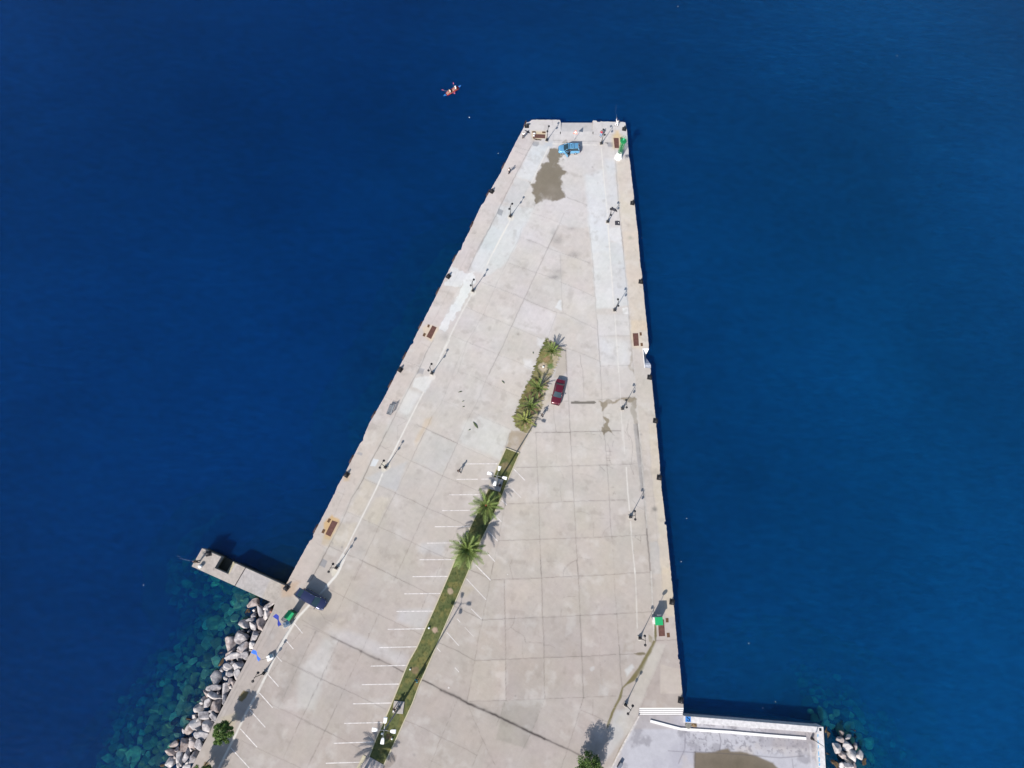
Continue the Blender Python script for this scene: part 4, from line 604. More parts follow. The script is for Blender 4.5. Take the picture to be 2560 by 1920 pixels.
# ================================================================== SEA: sheets of water over a sloping bed
DEPTHS = [0, .5, 1.1, 2.0, 3.2, 5.0, 7.5, 11.0]
ABS = (.42, .050, .042); SCAT = .095; WCOL = (.006, .250, .90); WCOR = (.007, .345, .90)
def water_mat(name, dz, top, last):
    m = bpy.data.materials.new(name); m.use_nodes = True; n = m.node_tree.nodes; l = m.node_tree.links; n.clear()
    out = n.new('ShaderNodeOutputMaterial'); tr = n.new('ShaderNodeBsdfTransparent'); df = n.new('ShaderNodeBsdfDiffuse')
    tr.inputs[0].default_value = (math.exp(-ABS[0] * dz), math.exp(-ABS[1] * dz), math.exp(-ABS[2] * dz), 1)
    geo = n.new('ShaderNodeNewGeometry'); sep = n.new('ShaderNodeSeparateXYZ'); l.new(geo.outputs['Position'], sep.inputs[0])
    # scatter colour drifts slowly at random and brightens towards the east
    nz = n.new('ShaderNodeTexNoise'); nz.inputs['Scale'].default_value = .018; nz.inputs['Detail'].default_value = 3; l.new(geo.outputs['Position'], nz.inputs['Vector'])
    mr = n.new('ShaderNodeMapRange'); mr.inputs['From Min'].default_value = .3; mr.inputs['From Max'].default_value = .7; mr.inputs['To Min'].default_value = .80; mr.inputs['To Max'].default_value = 1.22; l.new(nz.outputs['Fac'], mr.inputs['Value'])
    gx = n.new('ShaderNodeMapRange'); gx.inputs['From Min'].default_value = -20; gx.inputs['From Max'].default_value = 75; gx.inputs['To Min'].default_value = 1.0; gx.inputs['To Max'].default_value = 1.25; l.new(sep.outputs['X'], gx.inputs['Value'])
    mu = n.new('ShaderNodeMath'); mu.operation = 'MULTIPLY'; l.new(mr.outputs[0], mu.inputs[0]); l.new(gx.outputs[0], mu.inputs[1])
    rm = n.new('ShaderNodeMapping'); rm.inputs['Scale'].default_value = (.5, 1.3, 1); rm.inputs['Rotation'].default_value = (0, 0, math.radians(-14)); l.new(geo.outputs['Position'], rm.inputs[0])
    rn_ = n.new('ShaderNodeTexNoise'); rn_.inputs['Scale'].default_value = 1.0; rn_.inputs['Detail'].default_value = 4; rn_.inputs['Roughness'].default_value = .75; rn_.inputs['Distortion'].default_value = .6; l.new(rm.outputs[0], rn_.inputs['Vector'])
    rr2 = n.new('ShaderNodeMapRange'); rr2.inputs['From Min'].default_value = .3; rr2.inputs['From Max'].default_value = .7; rr2.inputs['To Min'].default_value = .74; rr2.inputs['To Max'].default_value = 1.26; l.new(rn_.outputs['Fac'], rr2.inputs['Value'])  # light and dark of the ripples painted into the scatter colour
    wn = n.new('ShaderNodeTexNoise'); wn.inputs['Scale'].default_value = .13; wn.inputs['Detail'].default_value = 6; wn.inputs['Roughness'].default_value = .6; wn.inputs['Distortion'].default_value = .8; l.new(rm.outputs[0], wn.inputs['Vector'])
    wr_ = n.new('ShaderNodeMapRange'); wr_.inputs['From Min'].default_value = .3; wr_.inputs['From Max'].default_value = .7; wr_.inputs['To Min'].default_value = .93; wr_.inputs['To Max'].default_value = 1.07; l.new(wn.outputs['Fac'], wr_.inputs['Value'])
    m4 = n.new('ShaderNodeMath'); m4.operation = 'MULTIPLY'; l.new(mu.outputs[0], m4.inputs[0]); l.new(wr_.outputs[0], m4.inputs[1]); mu = m4
    m3 = n.new('ShaderNodeMath'); m3.operation = 'MULTIPLY'; l.new(mu.outputs[0], m3.inputs[0]); l.new(rr2.outputs[0], m3.inputs[1]); mu = m3
    sc = n.new('ShaderNodeVectorMath'); sc.operation = 'SCALE'; cm = n.new('ShaderNodeMix'); cm.data_type = 'RGBA'; g2_ = n.new('ShaderNodeMapRange'); g2_.inputs['From Min'].default_value = -40; g2_.inputs['From Max'].default_value = 70; l.new(sep.outputs['X'], g2_.inputs['Value']); l.new(g2_.outputs[0], cm.inputs[0]); cm.inputs[6].default_value = (*WCOL, 1); cm.inputs[7].default_value = (*WCOR, 1); l.new(cm.outputs[2], sc.inputs[0]); l.new(mu.outputs[0], sc.inputs['Scale']); l.new(sc.outputs[0], df.inputs[0])
    mx = n.new('ShaderNodeMixShader'); mx.inputs[0].default_value = 1.0 if last else 1 - math.exp(-SCAT * dz); l.new(tr.outputs[0], mx.inputs[1]); l.new(df.outputs[0], mx.inputs[2])
    if top:
        def wave(scale, stretch, rot, dist):
            mp = n.new('ShaderNodeMapping'); mp.inputs['Scale'].default_value = (stretch, 1, 1); mp.inputs['Rotation'].default_value = (0, 0, rot); l.new(geo.outputs['Position'], mp.inputs[0])
            t = n.new('ShaderNodeTexNoise'); t.inputs['Scale'].default_value = scale; t.inputs['Detail'].default_value = 5; t.inputs['Roughness'].default_value = .6; t.inputs['Distortion'].default_value = dist; l.new(mp.outputs[0], t.inputs['Vector']); return t
        c2 = wave(1.25, .42, math.radians(-24), .5); c3 = n.new('ShaderNodeMapRange'); c3.inputs['From Min'].default_value = .36; c3.inputs['From Max'].default_value = .64; c3.inputs['To Min'].default_value = .81; c3.inputs['To Max'].default_value = 1.0; l.new(c2.outputs['Fac'], c3.inputs['Value'])  # caustic-like ripple light painted into the surface sheet's tint
        c4 = n.new('ShaderNodeVectorMath'); c4.operation = 'SCALE'; c4.inputs[0].default_value = (math.exp(-ABS[0] * dz), math.exp(-ABS[1] * dz), math.exp(-ABS[2] * dz)); l.new(c3.outputs[0], c4.inputs['Scale']); l.new(c4.outputs[0], tr.inputs[0])
        a = wave(1.1, .45, math.radians(-20), .4); b = wave(.22, .5, math.radians(35), .6)
        bp = n.new('ShaderNodeBump'); bp.inputs['Strength'].default_value = .8; bp.inputs['Distance'].default_value = .07; l.new(a.outputs['Fac'], bp.inputs['Height'])
        b2 = n.new('ShaderNodeBump'); b2.inputs['Strength'].default_value = .6; b2.inputs['Distance'].default_value = .14; l.new(b.outputs['Fac'], b2.inputs['Height']); l.new(bp.outputs[0], b2.inputs['Normal'])
        gl = n.new('ShaderNodeBsdfGlossy'); gl.inputs['Roughness'].default_value = .12; l.new(b2.outputs[0], gl.inputs['Normal'])
        fr = n.new('ShaderNodeFresnel'); fr.inputs['IOR'].default_value = 1.33; l.new(b2.outputs[0], fr.inputs['Normal'])
        m2 = n.new('ShaderNodeMixShader'); l.new(fr.outputs[0], m2.inputs[0]); l.new(mx.outputs[0], m2.inputs[1]); l.new(gl.outputs[0], m2.inputs[2]); l.new(m2.outputs[0], out.inputs[0])
        # ripples also lens the light going down: a thin bright-and-dark scatter sheet
        l.new(bp.outputs[0], df.inputs['Normal'])
    else: l.new(mx.outputs[0], out.inputs[0])
    return m
wm = MB(); wms = []
for k, d_ in enumerate(DEPTHS):
    s = 3000 if k == 0 else 700; last = k == len(DEPTHS) - 1; dz = (DEPTHS[k + 1] - d_) if not last else 3
    o = len(wm.v); wm.add([(-s, -s, ZW - d_), (s, -s, ZW - d_), (s, s, ZW - d_), (-s, s, ZW - d_)], [(0, 1, 2, 3)]); wms.append(water_mat('sea_water_%d' % k if k else 'sea_water', dz, k == 0, last))
wob = wm.build('water', wms); tag(wob, kind='structure')
for i, p in enumerate(wob.data.polygons): p.material_index = i
# ------------------------------------------------------------------ sea bed
def seg_d(x, y, pts):
    P = np.array(pts); out = np.full(np.shape(x), 1e9)
    for (x0, y0), (x1, y1) in zip(P[:-1], P[1:]):
        dx, dy = x1 - x0, y1 - y0; t = np.clip(((x - x0) * dx + (y - y0) * dy) / (dx * dx + dy * dy), 0, 1); out = np.minimum(out, np.hypot(x - x0 - t * dx, y - y0 - t * dy))
    return out
SHW = [g(x, y)[:2] for x, y in ((700, 1485), (684, 1517), (629, 1628), (575.6, 1729), (538, 1803), (480, 1917), (432, 2012), (380, 2120))]
JSS = [g(x, y)[:2] for x, y in ((500, 1426), (687, 1509))]
LQ = [g(x, y)[:2] for x, y in ((1153, 620), (1033, 858), (940, 1035))]; EC = [g(x, y)[:2] for x, y in ((2112, 1905), (2122, 1960))]
NEk = [g(x, y)[:2] for x, y in ((2075, 1870), (2250, 1960))]
def bed(x, y):
    d1 = seg_d(x, y, SHW); dl = np.clip(11 + (-20 - y) * .16, 9, 16); sl_ = 3.6 / dl; z1 = np.where(d1 < 2.6, -1.9 - .08 * d1, -2.1 - sl_ * (d1 - 2.6)); z1 = np.where(d1 > dl, z1 - .55 * (d1 - dl), z1)
    z2 = -4.3 - .55 * seg_d(x, y, JSS) ; z3 = -6.4 - .45 * seg_d(x, y, LQ); d4 = seg_d(x, y, EC); z4 = -1.3 - .5 * d4 - .5 * np.clip(d4 - 6, 0, 99); z5 = -6.2 - .40 * seg_d(x, y, NEk)
    z = np.maximum.reduce([z1, z2, z3, z4, z5, np.full(np.shape(x), -17.0)]); return np.minimum(z + (fbm(x * .5, y * .5, 211, 3) - .5) * .9, ZW - .4)
gx_, gy_ = np.meshgrid(np.linspace(-75, 85, 260), np.linspace(70, -60, 220)); gz_ = bed(gx_, gy_)
c_ = np.zeros(gx_.shape + (3,)) + np.array((.30, .40, .22)); c_[(seg_d(gx_, gy_, SHW) < 19) | (seg_d(gx_, gy_, EC) < 9) | (seg_d(gx_, gy_, JSS) < 6)] = (.045, .06, .035); c_ *= (.5 + fbm(gx_ * .7, gy_ * .7, 223, 4))[..., None]  # near-black zones paint the shaded gaps between rocks into the bed
BEDM = attr_mat('seabed_sand', .9, 3.0, .3, .8)
tag(np_mesh('seabed', np.stack([gx_, gy_, gz_], -1).reshape(-1, 3), grid_faces(*gx_.shape), BEDM, c_.reshape(-1, 3)), kind='structure')
# ------------------------------------------------------------------ boulders
def ico(sub):
    bm = bmesh.new(); bmesh.ops.create_icosphere(bm, subdivisions=sub, radius=1); v = np.array([q.co[:] for q in bm.verts]); f = np.array([[q.index for q in p.verts] for p in bm.faces]); bm.free(); return v, f
ICO3, ICO2 = ico(4), ico(3)
def rock_verts(base, rx, ry, rz, rng, planes=11, rough=.03):
    v = base[0].copy(); v = np.sign(v) * np.abs(v) ** .62; v *= rng.uniform(.75, 1.0, size=3); a_, b_ = rng.uniform(0, 6.28, 2); ca, sa, cb, sb = math.cos(a_), math.sin(a_), math.cos(b_), math.sin(b_)
    v = v @ np.array([[ca, -sa, 0], [sa, ca, 0], [0, 0, 1]]) @ np.array([[cb, 0, sb], [0, 1, 0], [-sb, 0, cb]])
    for k in range(planes):
        n = rng.normal(size=3); n /= np.linalg.norm(n); d = rng.uniform(.34, .70); t = v @ n - d; m = t > 0; v[m] -= n * (t[m] * .93)[:, None]
    s = rng.integers(1000); q = v * 2.1
    v *= (1 + rough * 2 * (fbm(q[:, 0] + q[:, 2] * .7 + 9, q[:, 1] - q[:, 2] * .6 + 9, s, 4) - .5))[:, None]
    for a in range(2):      # fill the requested plan size
        v[:, a] /= (v[:, a].max() - v[:, a].min()) / 2
    return v * np.array((rx, ry, rz))
def rock_mat(name, c1, c2, c3):
    m = bpy.data.materials.new(name); m.use_nodes = True; n = m.node_tree.nodes; l = m.node_tree.links; b = n['Principled BSDF']; b.inputs['Roughness'].default_value = .9; b.inputs['Specular IOR Level'].default_value = .2
    tc = n.new('ShaderNodeTexCoord'); oi = n.new('ShaderNodeObjectInfo'); ad = n.new('ShaderNodeVectorMath'); ad.operation = 'ADD'; l.new(tc.outputs['Object'], ad.inputs[0]); l.new(oi.outputs['Location'], ad.inputs[1])
    t = n.new('ShaderNodeTexNoise'); t.inputs['Scale'].default_value = 1.1; t.inputs['Detail'].default_value = 7; t.inputs['Roughness'].default_value = .62; l.new(ad.outputs[0], t.inputs['Vector'])
    r = n.new('ShaderNodeValToRGB'); e = r.color_ramp.elements; e[0].position = .34; e[0].color = (*c1, 1); e[1].position = .68; e[1].color = (*c3, 1); k = e.new(.5); k.color = (*c2, 1); l.new(t.outputs['Fac'], r.inputs[0])
    v = n.new('ShaderNodeTexVoronoi'); v.feature = 'DISTANCE_TO_EDGE'; v.inputs['Scale'].default_value = 1.3; l.new(ad.outputs[0], v.inputs['Vector'])
    cr = n.new('ShaderNodeMapRange'); cr.inputs['From Max'].default_value = .03; cr.inputs['To Min'].default_value = .62; l.new(v.outputs['Distance'], cr.inputs['Value'])
    mx = n.new('ShaderNodeVectorMath'); mx.operation = 'SCALE'; l.new(r.outputs[0], mx.inputs[0]); l.new(cr.outputs[0], mx.inputs['Scale']); l.new(mx.outputs[0], b.inputs['Base Color'])
    bp = n.new('ShaderNodeBump'); bp.inputs['Strength'].default_value = .8; bp.inputs['Distance'].default_value = .12; l.new(t.outputs['Fac'], bp.inputs['Height']); l.new(bp.outputs[0], b.inputs['Normal']); return m
ROCK = {'grey': rock_mat('grey_limestone', alb((128, 124, 128)), alb((190, 186, 188)), alb((236, 232, 230))), 'pale': rock_mat('pale_limestone', alb((178, 172, 170)), alb((222, 216, 214)), alb((248, 244, 240))),
        'pinkish': rock_mat('pinkish_limestone', alb((144, 130, 126)), alb((190, 178, 174)), alb((230, 220, 216))), 'brown': rock_mat('brown_stained_rock', alb((62, 52, 44)), alb((98, 84, 66)), alb((140, 122, 92))),
        'reddish': rock_mat('reddish_rock', alb((130, 84, 74)), alb((176, 120, 106)), alb((206, 160, 146)))}
BL = []
def bw(c, *rows_):
    for x, y, a, b, t, k in rows_:
        p = pc(c, x, y); BL.append((p[0], p[1], a * CR[c][2], b * CR[c][2], t, k))
bw('W', (1825, 205, 118, 130, 5, 'pale'), (1775, 385, 132, 62, -18, 'grey'), (1968, 400, 72, 140, 18, 'grey'), (2040, 285, 62, 55, 20, 'pinkish'), (1690, 482, 90, 78, 25, 'pinkish'), (1822, 528, 145, 46, 22, 'pale'), (1680, 655, 58, 92, 20, 'grey'), (1828, 668, 92, 105, 10, 'pinkish'),
   (1955, 605, 50, 95, -25, 'grey'), (1545, 725, 84, 86, 0, 'pale'), (1650, 845, 108, 72, 15, 'grey'), (1800, 865, 62, 95, -30, 'grey'), (1475, 985, 98, 86, -10, 'pale'), (1690, 1010, 100, 98, 0, 'grey'), (1375, 1085, 68, 105, 25, 'pinkish'), (1550, 1155, 132, 72, 10, 'grey'),
   (1115, 1325, 86, 62, -8, 'pinkish'), (1298, 1300, 100, 122, 20, 'pinkish'), (1460, 1300, 66, 72, 0, 'pinkish'), (1555, 1335, 72, 112, -28, 'grey'), (1095, 1452, 112, 54, 8, 'pinkish'), (1235, 1525, 56, 122, -12, 'pale'), (1338, 1480, 70, 104, -15, 'grey'), (1452, 1535, 68, 112, 0, 'grey'),
   (1090, 1600, 86, 92, 10, 'grey'), (1345, 1660, 76, 44, 0, 'pale'), (2000, 52, 86, 64, 0, 'pale'), (2048, 165, 86, 50, 12, 'grey'), (2165, 210, 62, 88, -10, 'pale'), (2108, 322, 42, 60, -25, 'pinkish'), (1915, 100, 45, 52, 0, 'grey'), (2180, 55, 80, 66, 0, 'grey'),
   (1385, 890, 60, 42, 15, 'brown'), (1520, 1070, 60, 30, 10, 'pale'), (1420, 1220, 50, 34, 0, 'pinkish'), (1195, 1060, 92, 46, 5, 'brown'), (1230, 1230, 44, 34, 0, 'brown'), (1385, 540, 48, 56, 0, 'brown'), (1500, 560, 44, 40, 0, 'brown'), (960, 1640, 70, 40, 10, 'brown'), (1215, 1640, 44, 60, 0, 'pale'), (1150, 950, 70, 60, 0, 'brown'),
   (1310, 1100, 46, 40, 0, 'grey'), (1780, 900, 30, 22, 0, 'grey'), (1290, 1570, 40, 34, 0, 'brown'))
bw('J', (960, 935, 92, 58, -10, 'pinkish'), (1178, 942, 105, 36, -28, 'pale'), (1058, 1035, 58, 88, -12, 'grey'), (1140, 1090, 66, 78, 10, 'pale'), (1208, 1042, 36, 36, 0, 'reddish'), (1062, 1222, 84, 98, -20, 'pinkish'), (840, 1240, 90, 62, 0, 'pale'), (965, 1245, 56, 72, -20, 'grey'),
   (815, 1415, 102, 84, 25, 'grey'), (972, 1398, 66, 86, -10, 'grey'), (645, 1500, 92, 112, -30, 'pinkish'), (815, 1535, 80, 84, 10, 'pinkish'), (935, 1512, 48, 56, 0, 'pale'), (700, 1640, 136, 44, -10, 'grey'), (880, 1055, 60, 50, 0, 'brown'), (1000, 1110, 40, 34, 0, 'brown'))
bw('R', (1152, 692, 44, 58, 0, 'pinkish'), (1232, 700, 56, 62, 20, 'grey'), (1140, 785, 46, 44, 0, 'pale'), (1235, 782, 54, 42, 10, 'grey'), (1285, 690, 34, 40, 0, 'grey'), (1345, 600, 32, 34, 0, 'pale'), (1265, 628, 62, 50, 0, 'grey'), (1090, 738, 44, 34, 0, 'brown'), (1090, 660, 40, 30, 20, 'brown'), (1328, 292, 30, 26, 0, 'brown'))
bw('Z', (398, 1318, 84, 84, 10, 'pale'), (560, 1282, 106, 92, -10, 'pale'), (455, 1440, 72, 66, 0, 'pinkish'), (648, 1470, 118, 128, 10, 'pale'), (757, 1425, 54, 78, 25, 'pale'), (560, 1130, 72, 36, -20, 'pale'), (450, 1066, 46, 52, 20, 'pinkish'), (408, 1165, 76, 50, 0, 'pinkish'), (548, 1628, 96, 60, 0, 'pale'), (432, 1625, 48, 54, 0, 'pale'), (652, 1620, 48, 56, 0, 'pinkish'),
   (215, 1400, 52, 40, 0, 'brown'), (805, 1540, 46, 66, 0, 'brown'), (845, 1480, 32, 44, 0, 'brown'), (685, 1105, 32, 30, 0, 'brown'), (230, 1130, 76, 110, 0, 'brown'), (180, 1000, 52, 76, 0, 'brown'), (350, 1610, 52, 56, 0, 'brown'), (640, 1005, 40, 24, 0, 'brown'), (250, 1530, 72, 80, 0, 'brown'), (690, 1280, 30, 66, 10, 'pinkish'), (380, 1420, 44, 36, 20, 'brown'), (600, 1760, 90, 90, 0, 'pale'), (440, 1760, 80, 80, 0, 'grey'))
ORD = ['first', 'second', 'third', 'fourth', 'fifth', 'sixth', 'seventh', 'eighth', 'ninth', 'tenth', 'eleventh', 'twelfth', 'thirteenth', 'fourteenth', 'fifteenth', 'sixteenth', 'seventeenth', 'eighteenth', 'nineteenth', 'twentieth', 'twenty-first', 'twenty-second', 'twenty-third', 'twenty-fourth', 'twenty-fifth', 'twenty-sixth', 'twenty-seventh', 'twenty-eighth', 'twenty-ninth', 'thirtieth', 'thirty-first', 'thirty-second', 'thirty-third', 'thirty-fourth', 'thirty-fifth', 'thirty-sixth', 'thirty-seventh', 'thirty-eighth', 'thirty-ninth', 'fortieth']
for e in ('forty', 'fifty', 'sixty', 'seventy', 'eighty', 'ninety'):
    ORD += ([] if e == 'forty' else [e[:-1] + 'ieth']) + ['%s-%s' % (e, o) for o in ORD[:9]]
rk = random.Random(12); extra = []; tries = 0
while len(extra) < 62 and tries < 6000:       # smaller stones wedged between the big ones
    tries += 1; t = rk.random(); y_ = 1515 + t * 400; xe = float(np.interp(y_, [p[1] for p in LE if p[1] > 1508], [p[0] for p in LE if p[1] > 1508])); x_ = xe - 4 - rk.random() * (44 + 16 * t)
    if all(((x_ - q[0]) / (q[2] + 2.4)) ** 2 + ((y_ - q[1]) / (q[3] + 2.4)) ** 2 > 1 for q in BL + extra): r0_ = rk.uniform(3.8, 6.8); extra.append((x_, y_, r0_, r0_ * rk.uniform(.7, 1.1), rk.uniform(-40, 40), rk.choice(('grey', 'pale', 'grey', 'pinkish', 'pale'))))
BL += extra
rec = []
for i, (x, y, a, b, t, k) in enumerate(BL):
    z = ZW + .35
    q = ground(x, y, z); dd = float(seg_d(q[0], q[1], SHW)) if x < 1500 else float(seg_d(q[0], q[1], EC))
    zt = max(-.25 - .38 * dd, ZW - .0) + ((.30 if a > 5 or b > 5 else -.05) if k != 'brown' else -.05)     # crown height of the boulder
    zt = min(zt, -.05) if x < 1500 else min(zt + .5, .1)
    if k == 'brown': zt = min(zt, ZW + .12)
    s = H / F * 1.0; q = ground(x, y, zt - .3); depth = (H - zt) / max(.2, -(((x - 1280) / F) * RT[2] + (-(y - 960) / F) * UP[2] + FW[2])); m_px = depth / F
    rx, ry = a * m_px * .98, b * m_px * .98; rz = max(.6, min(rx, ry) * 1.05)
    rng = np.random.default_rng(500 + i); v = rock_verts(ICO3, rx, ry, rz, rng); an = math.radians(-t + 6); ca, sa = math.cos(an), math.sin(an)
    v = np.stack([v[:, 0] * ca - v[:, 1] * sa, v[:, 0] * sa + v[:, 1] * ca, v[:, 2]], -1); zc = zt - v[:, 2].max()
    o = np_mesh('boulder', v, ICO3[1], ROCK[k]); o.location = (float(q[0]), float(q[1]), zc); rec.append([o, x, y, dd, k, max(rx, ry), min(rx, ry)])
def row_of(r): return 'against the kerb' if r[3] < 1.9 else ('in the middle of the slope' if r[3] < 3.6 else 'at the waterline')
for row in ('against the kerb', 'in the middle of the slope', 'at the waterline'):
    R_ = sorted([r for r in rec if r[1] < 1500 and row_of(r) == row], key=lambda r: r[2])
    for n_, r in enumerate(R_):
        size = 'large' if r[5] > 1.0 else ('small' if r[5] < .55 else 'medium'); shp = 'long' if r[5] > 1.55 * r[6] else 'blocky'
        col_ = {'grey': 'grey', 'pale': 'pale whitish', 'pinkish': 'pinkish grey', 'brown': 'brown wet', 'reddish': 'reddish'}[r[4]]
        tag(r[0], '%s %s %s boulder, %s from the jetty %s' % (size, shp, col_, ORD[n_], {'against the kerb': 'along the kerb', 'in the middle of the slope': 'along mid slope', 'at the waterline': 'along the waterline'}[row]), 'boulder', 'boulders heaped along the west quay')
R_ = sorted([r for r in rec if r[1] > 1500], key=lambda r: r[2])
for n_, r in enumerate(R_):
    size = 'large' if r[5] > 1.0 else ('small' if r[5] < .55 else 'medium'); col_ = {'grey': 'grey', 'pale': 'pale cream', 'pinkish': 'pinkish', 'brown': 'brown algae stained', 'reddish': 'reddish'}[r[4]]
    tag(r[0], '%s %s boulder, %s from the north in the heap east of the terrace' % (size, col_, ORD[n_]), 'boulder', 'boulders heaped east of the terrace')
# drowned rubble covering the slopes
rv = []; rf = []; rc = []; no = 0; rng = np.random.default_rng(77); bases = [rock_verts(ICO2, 1, 1, .8, np.random.default_rng(900 + i), 12, .12) for i in range(12)]; cnt = 0; used = []
def put(x, y, r, zc, tone):
    global no
    b = bases[rng.integers(12)] * np.array((r * rng.uniform(.8, 1.25), r * rng.uniform(.7, 1.1), r * .8)); an = rng.uniform(0, 6.28); ca, sa = math.cos(an), math.sin(an)
    b = np.stack([b[:, 0] * ca - b[:, 1] * sa + x, b[:, 0] * sa + b[:, 1] * ca + y, b[:, 2] + zc], -1); rv.append(b); rf.append(ICO2[1] + no); no += len(b)
    rc.append(np.tile(np.array(tone), (len(b), 1)) * (.7 + .6 * fbm(b[:, 0] * 2, b[:, 1] * 2 + b[:, 2], 229, 3))[:, None])
ja, jb_ = g(505, 1385), g(713, 1478)
def LJ(x): return ja[1] + (x - ja[0]) * (jb_[1] - ja[1]) / (jb_[0] - ja[0]) if x > ja[0] else 1e9
for k in range(16000):
    if rng.random() < .68: p = ground(rng.uniform(200, 700), rng.uniform(1400, 1990), ZW)
    else: p = ground(rng.uniform(2040, 2560), rng.uniform(1650, 1990), ZW)
    x, y = float(p[0]), float(p[1]); west = x < 0
    if west and y > LJ(x) : continue
    z = float(bed(np.array([x]), np.array([y]))[0])
    if z < -9.5 or (z > -1.0 and not west): continue
    dd = float(seg_d(x, y, SHW if west else EC)); 
    if west and dd < 3: r = rng.uniform(.35, .6)
    else: r = rng.uniform(.38, 1.0) * (1.15 if z < -3 else 1)
    if any((x - a) ** 2 + (y - b) ** 2 < (.62 * (r + c)) ** 2 for a, b, c in used): continue
    if west and float(np.interp(0, [0, 1], [0, 0])) == 0 and inside(np.array([x]), np.array([y]), [q[:2] for q in (g(687, 1509), g(480, 1917), g(430, 2012), g(900, 2012), g(900, 1300), g(713, 1464))])[0]: continue
    if inside(np.array([x]), np.array([y]), [g(505, 1370)[:2], g(713, 1464)[:2], g(687, 1509)[:2], g(479, 1416)[:2]])[0]: continue
    used.append((x, y, r)); t = rng.uniform(.40, 1.35); tone = (.34 * t, .50 * t, .20 * t) if rng.random() < .55 else (.80 * t, 1.05 * t, .50 * t)
    if (west and dd < 3.6) or (not west and dd < 3.5): tone = (.05 * t, .045 * t, .032 * t)  # near-black filler paints the shade in the gaps between boulders
    zc = z + r * .15; zc = min(zc, ZW - .12 - r * .72) if not (west and dd < 3.3) else min(zc, -2.0); put(x, y, r, zc, tone); cnt += 1
tag(np_mesh('submerged_rubble', np.concatenate(rv), np.concatenate(rf), BEDM, np.concatenate(rc)), 'drowned green rubble covering the sea bed slopes beside the quays', 'rubble', kind='stuff')
# ================================================================== OBJECTS
BLK = mat('black_iron', (.028, .028, .032), .45, .3, .2, 3, .4); GRYM = mat('grey_metal', (.30, .31, .33), .45, .5); GLASS = mat('dark_glass', (.02, .045, .06), .08, 0, .05, 2, .8)
RUBB = mat('tyre_rubber', (.03, .03, .032), .85); RUST = mat('rusty_steel', alb((118, 84, 76)), .8, .1, .22, 2.2, .3, .2); RUST2 = mat('rust_brown_steel', alb((116, 88, 66)), .8, .1, .25, 2.5)
def heading(p0, p1, z=0.0):
    a = ground(*p0, z); b = ground(*p1, z); return math.atan2(b[1] - a[1], b[0] - a[0])
# ---- double-globe lamp posts along both quays
def lamp_proto():
    root = empty('lamp_post', (0, 0, 0)); MB().box((0, 0, .06), (.62, .62, .12)).build('plinth', mat('plinth', alb((205, 200, 192)), .85), root, bevel=.02)
    b = MB(); b.box((0, 0, .27), (.40, .40, .30)); b.tube([(0, 0, .42), (0, 0, .62), (0, 0, .9), (0, 0, 1.3)], [.17, .13, .085, .062], 10); b.build('base', BLK, root, True)
    MB().tube([(0, 0, 1.2), (0, 0, 2.6), (0, 0, 3.75), (0, 0, 3.95)], [.062, .048, .04, .02], 8).build('pole', BLK, root, True)
    MB().tube([(0, -.62, 3.42), (0, -.56, 3.55), (0, -.3, 3.62), (0, 0, 3.5), (0, .3, 3.62), (0, .56, 3.55), (0, .62, 3.42)], [.035] * 7, 6).build('arm', BLK, root, True)
    for s in (-1, 1):
        l = MB().sphere((0, s * .62, 3.28), .17, 12, 8).build('lamp_globe', mat('smoked_globe', (.06, .06, .07), .25, 0, .05, 2, .6), root, True); MB().tube([(0, s * .62, 3.40), (0, s * .62, 3.48), (0, s * .62, 3.52)], [.2, .12, .02], 12).build('lamp_cap', BLK, l, True)
    return root
lp = lamp_proto(); first = True
LPS = [((1366.5, 352.2), (1361, 371), 'lamp post beside the rusty plates at the north west corner of the pier'), ((1502.6, 360.4), (1506, 375), 'lamp post near the person in red at the head of the pier'),
       ((1275.6, 542), (1262, 566), 'lamp post on a pale round pad, second from the head on the west quay'), ((1518.5, 555.8), (1519, 580), 'lamp post between the dark cloth and the black mat, east quay'),
       ((1182.4, 727.8), (1170, 752), 'lamp post on the bright white repair strip of the west quay'), ((1535.8, 776.6), (1537, 800), 'lamp post north of the east boat stairs beside a pale square patch'),
       ((1080, 934), (1068, 960), 'lamp post north of the empty bench on the west quay'), ((1555.3, 1022.6), (1557, 1050), 'lamp post standing in the wet stain on the east side'),
       ((964, 1169), (952, 1190), 'lamp post beside the pale blue square patch on the west quay'), ((1575.3, 1292.7), (1577, 1320), 'lamp post on a square pad near the cracked corner, middle of the east side'),
       ((841.5, 1419.6), (830, 1440), 'lamp post just north of the dark blue car'), ((1598.7, 1594.8), (1600, 1620), 'lamp post south west of the green and white kiosk by the large rusty plate'),
       ((660.8, 1682.4), (650, 1700), 'lamp post between the blue flag and the round tree on the west side'), ((1563.1, 1761.2), (1552, 1780), 'lamp post on the apron between the green algae line and the white steps')]
for b, d, lab in LPS:
    o = lp if first else copy_tree(lp); first = False; o.location = g(*b); o.rotation_euler = (0, 0, heading(b, d) - math.pi / 2 + math.pi / 2 + (0.0))
    o.rotation_euler = (0, 0, heading(b, d) + math.pi / 2); tag(o, 'black ' + lab, 'lamp post', 'double globe lamp posts along the quays')
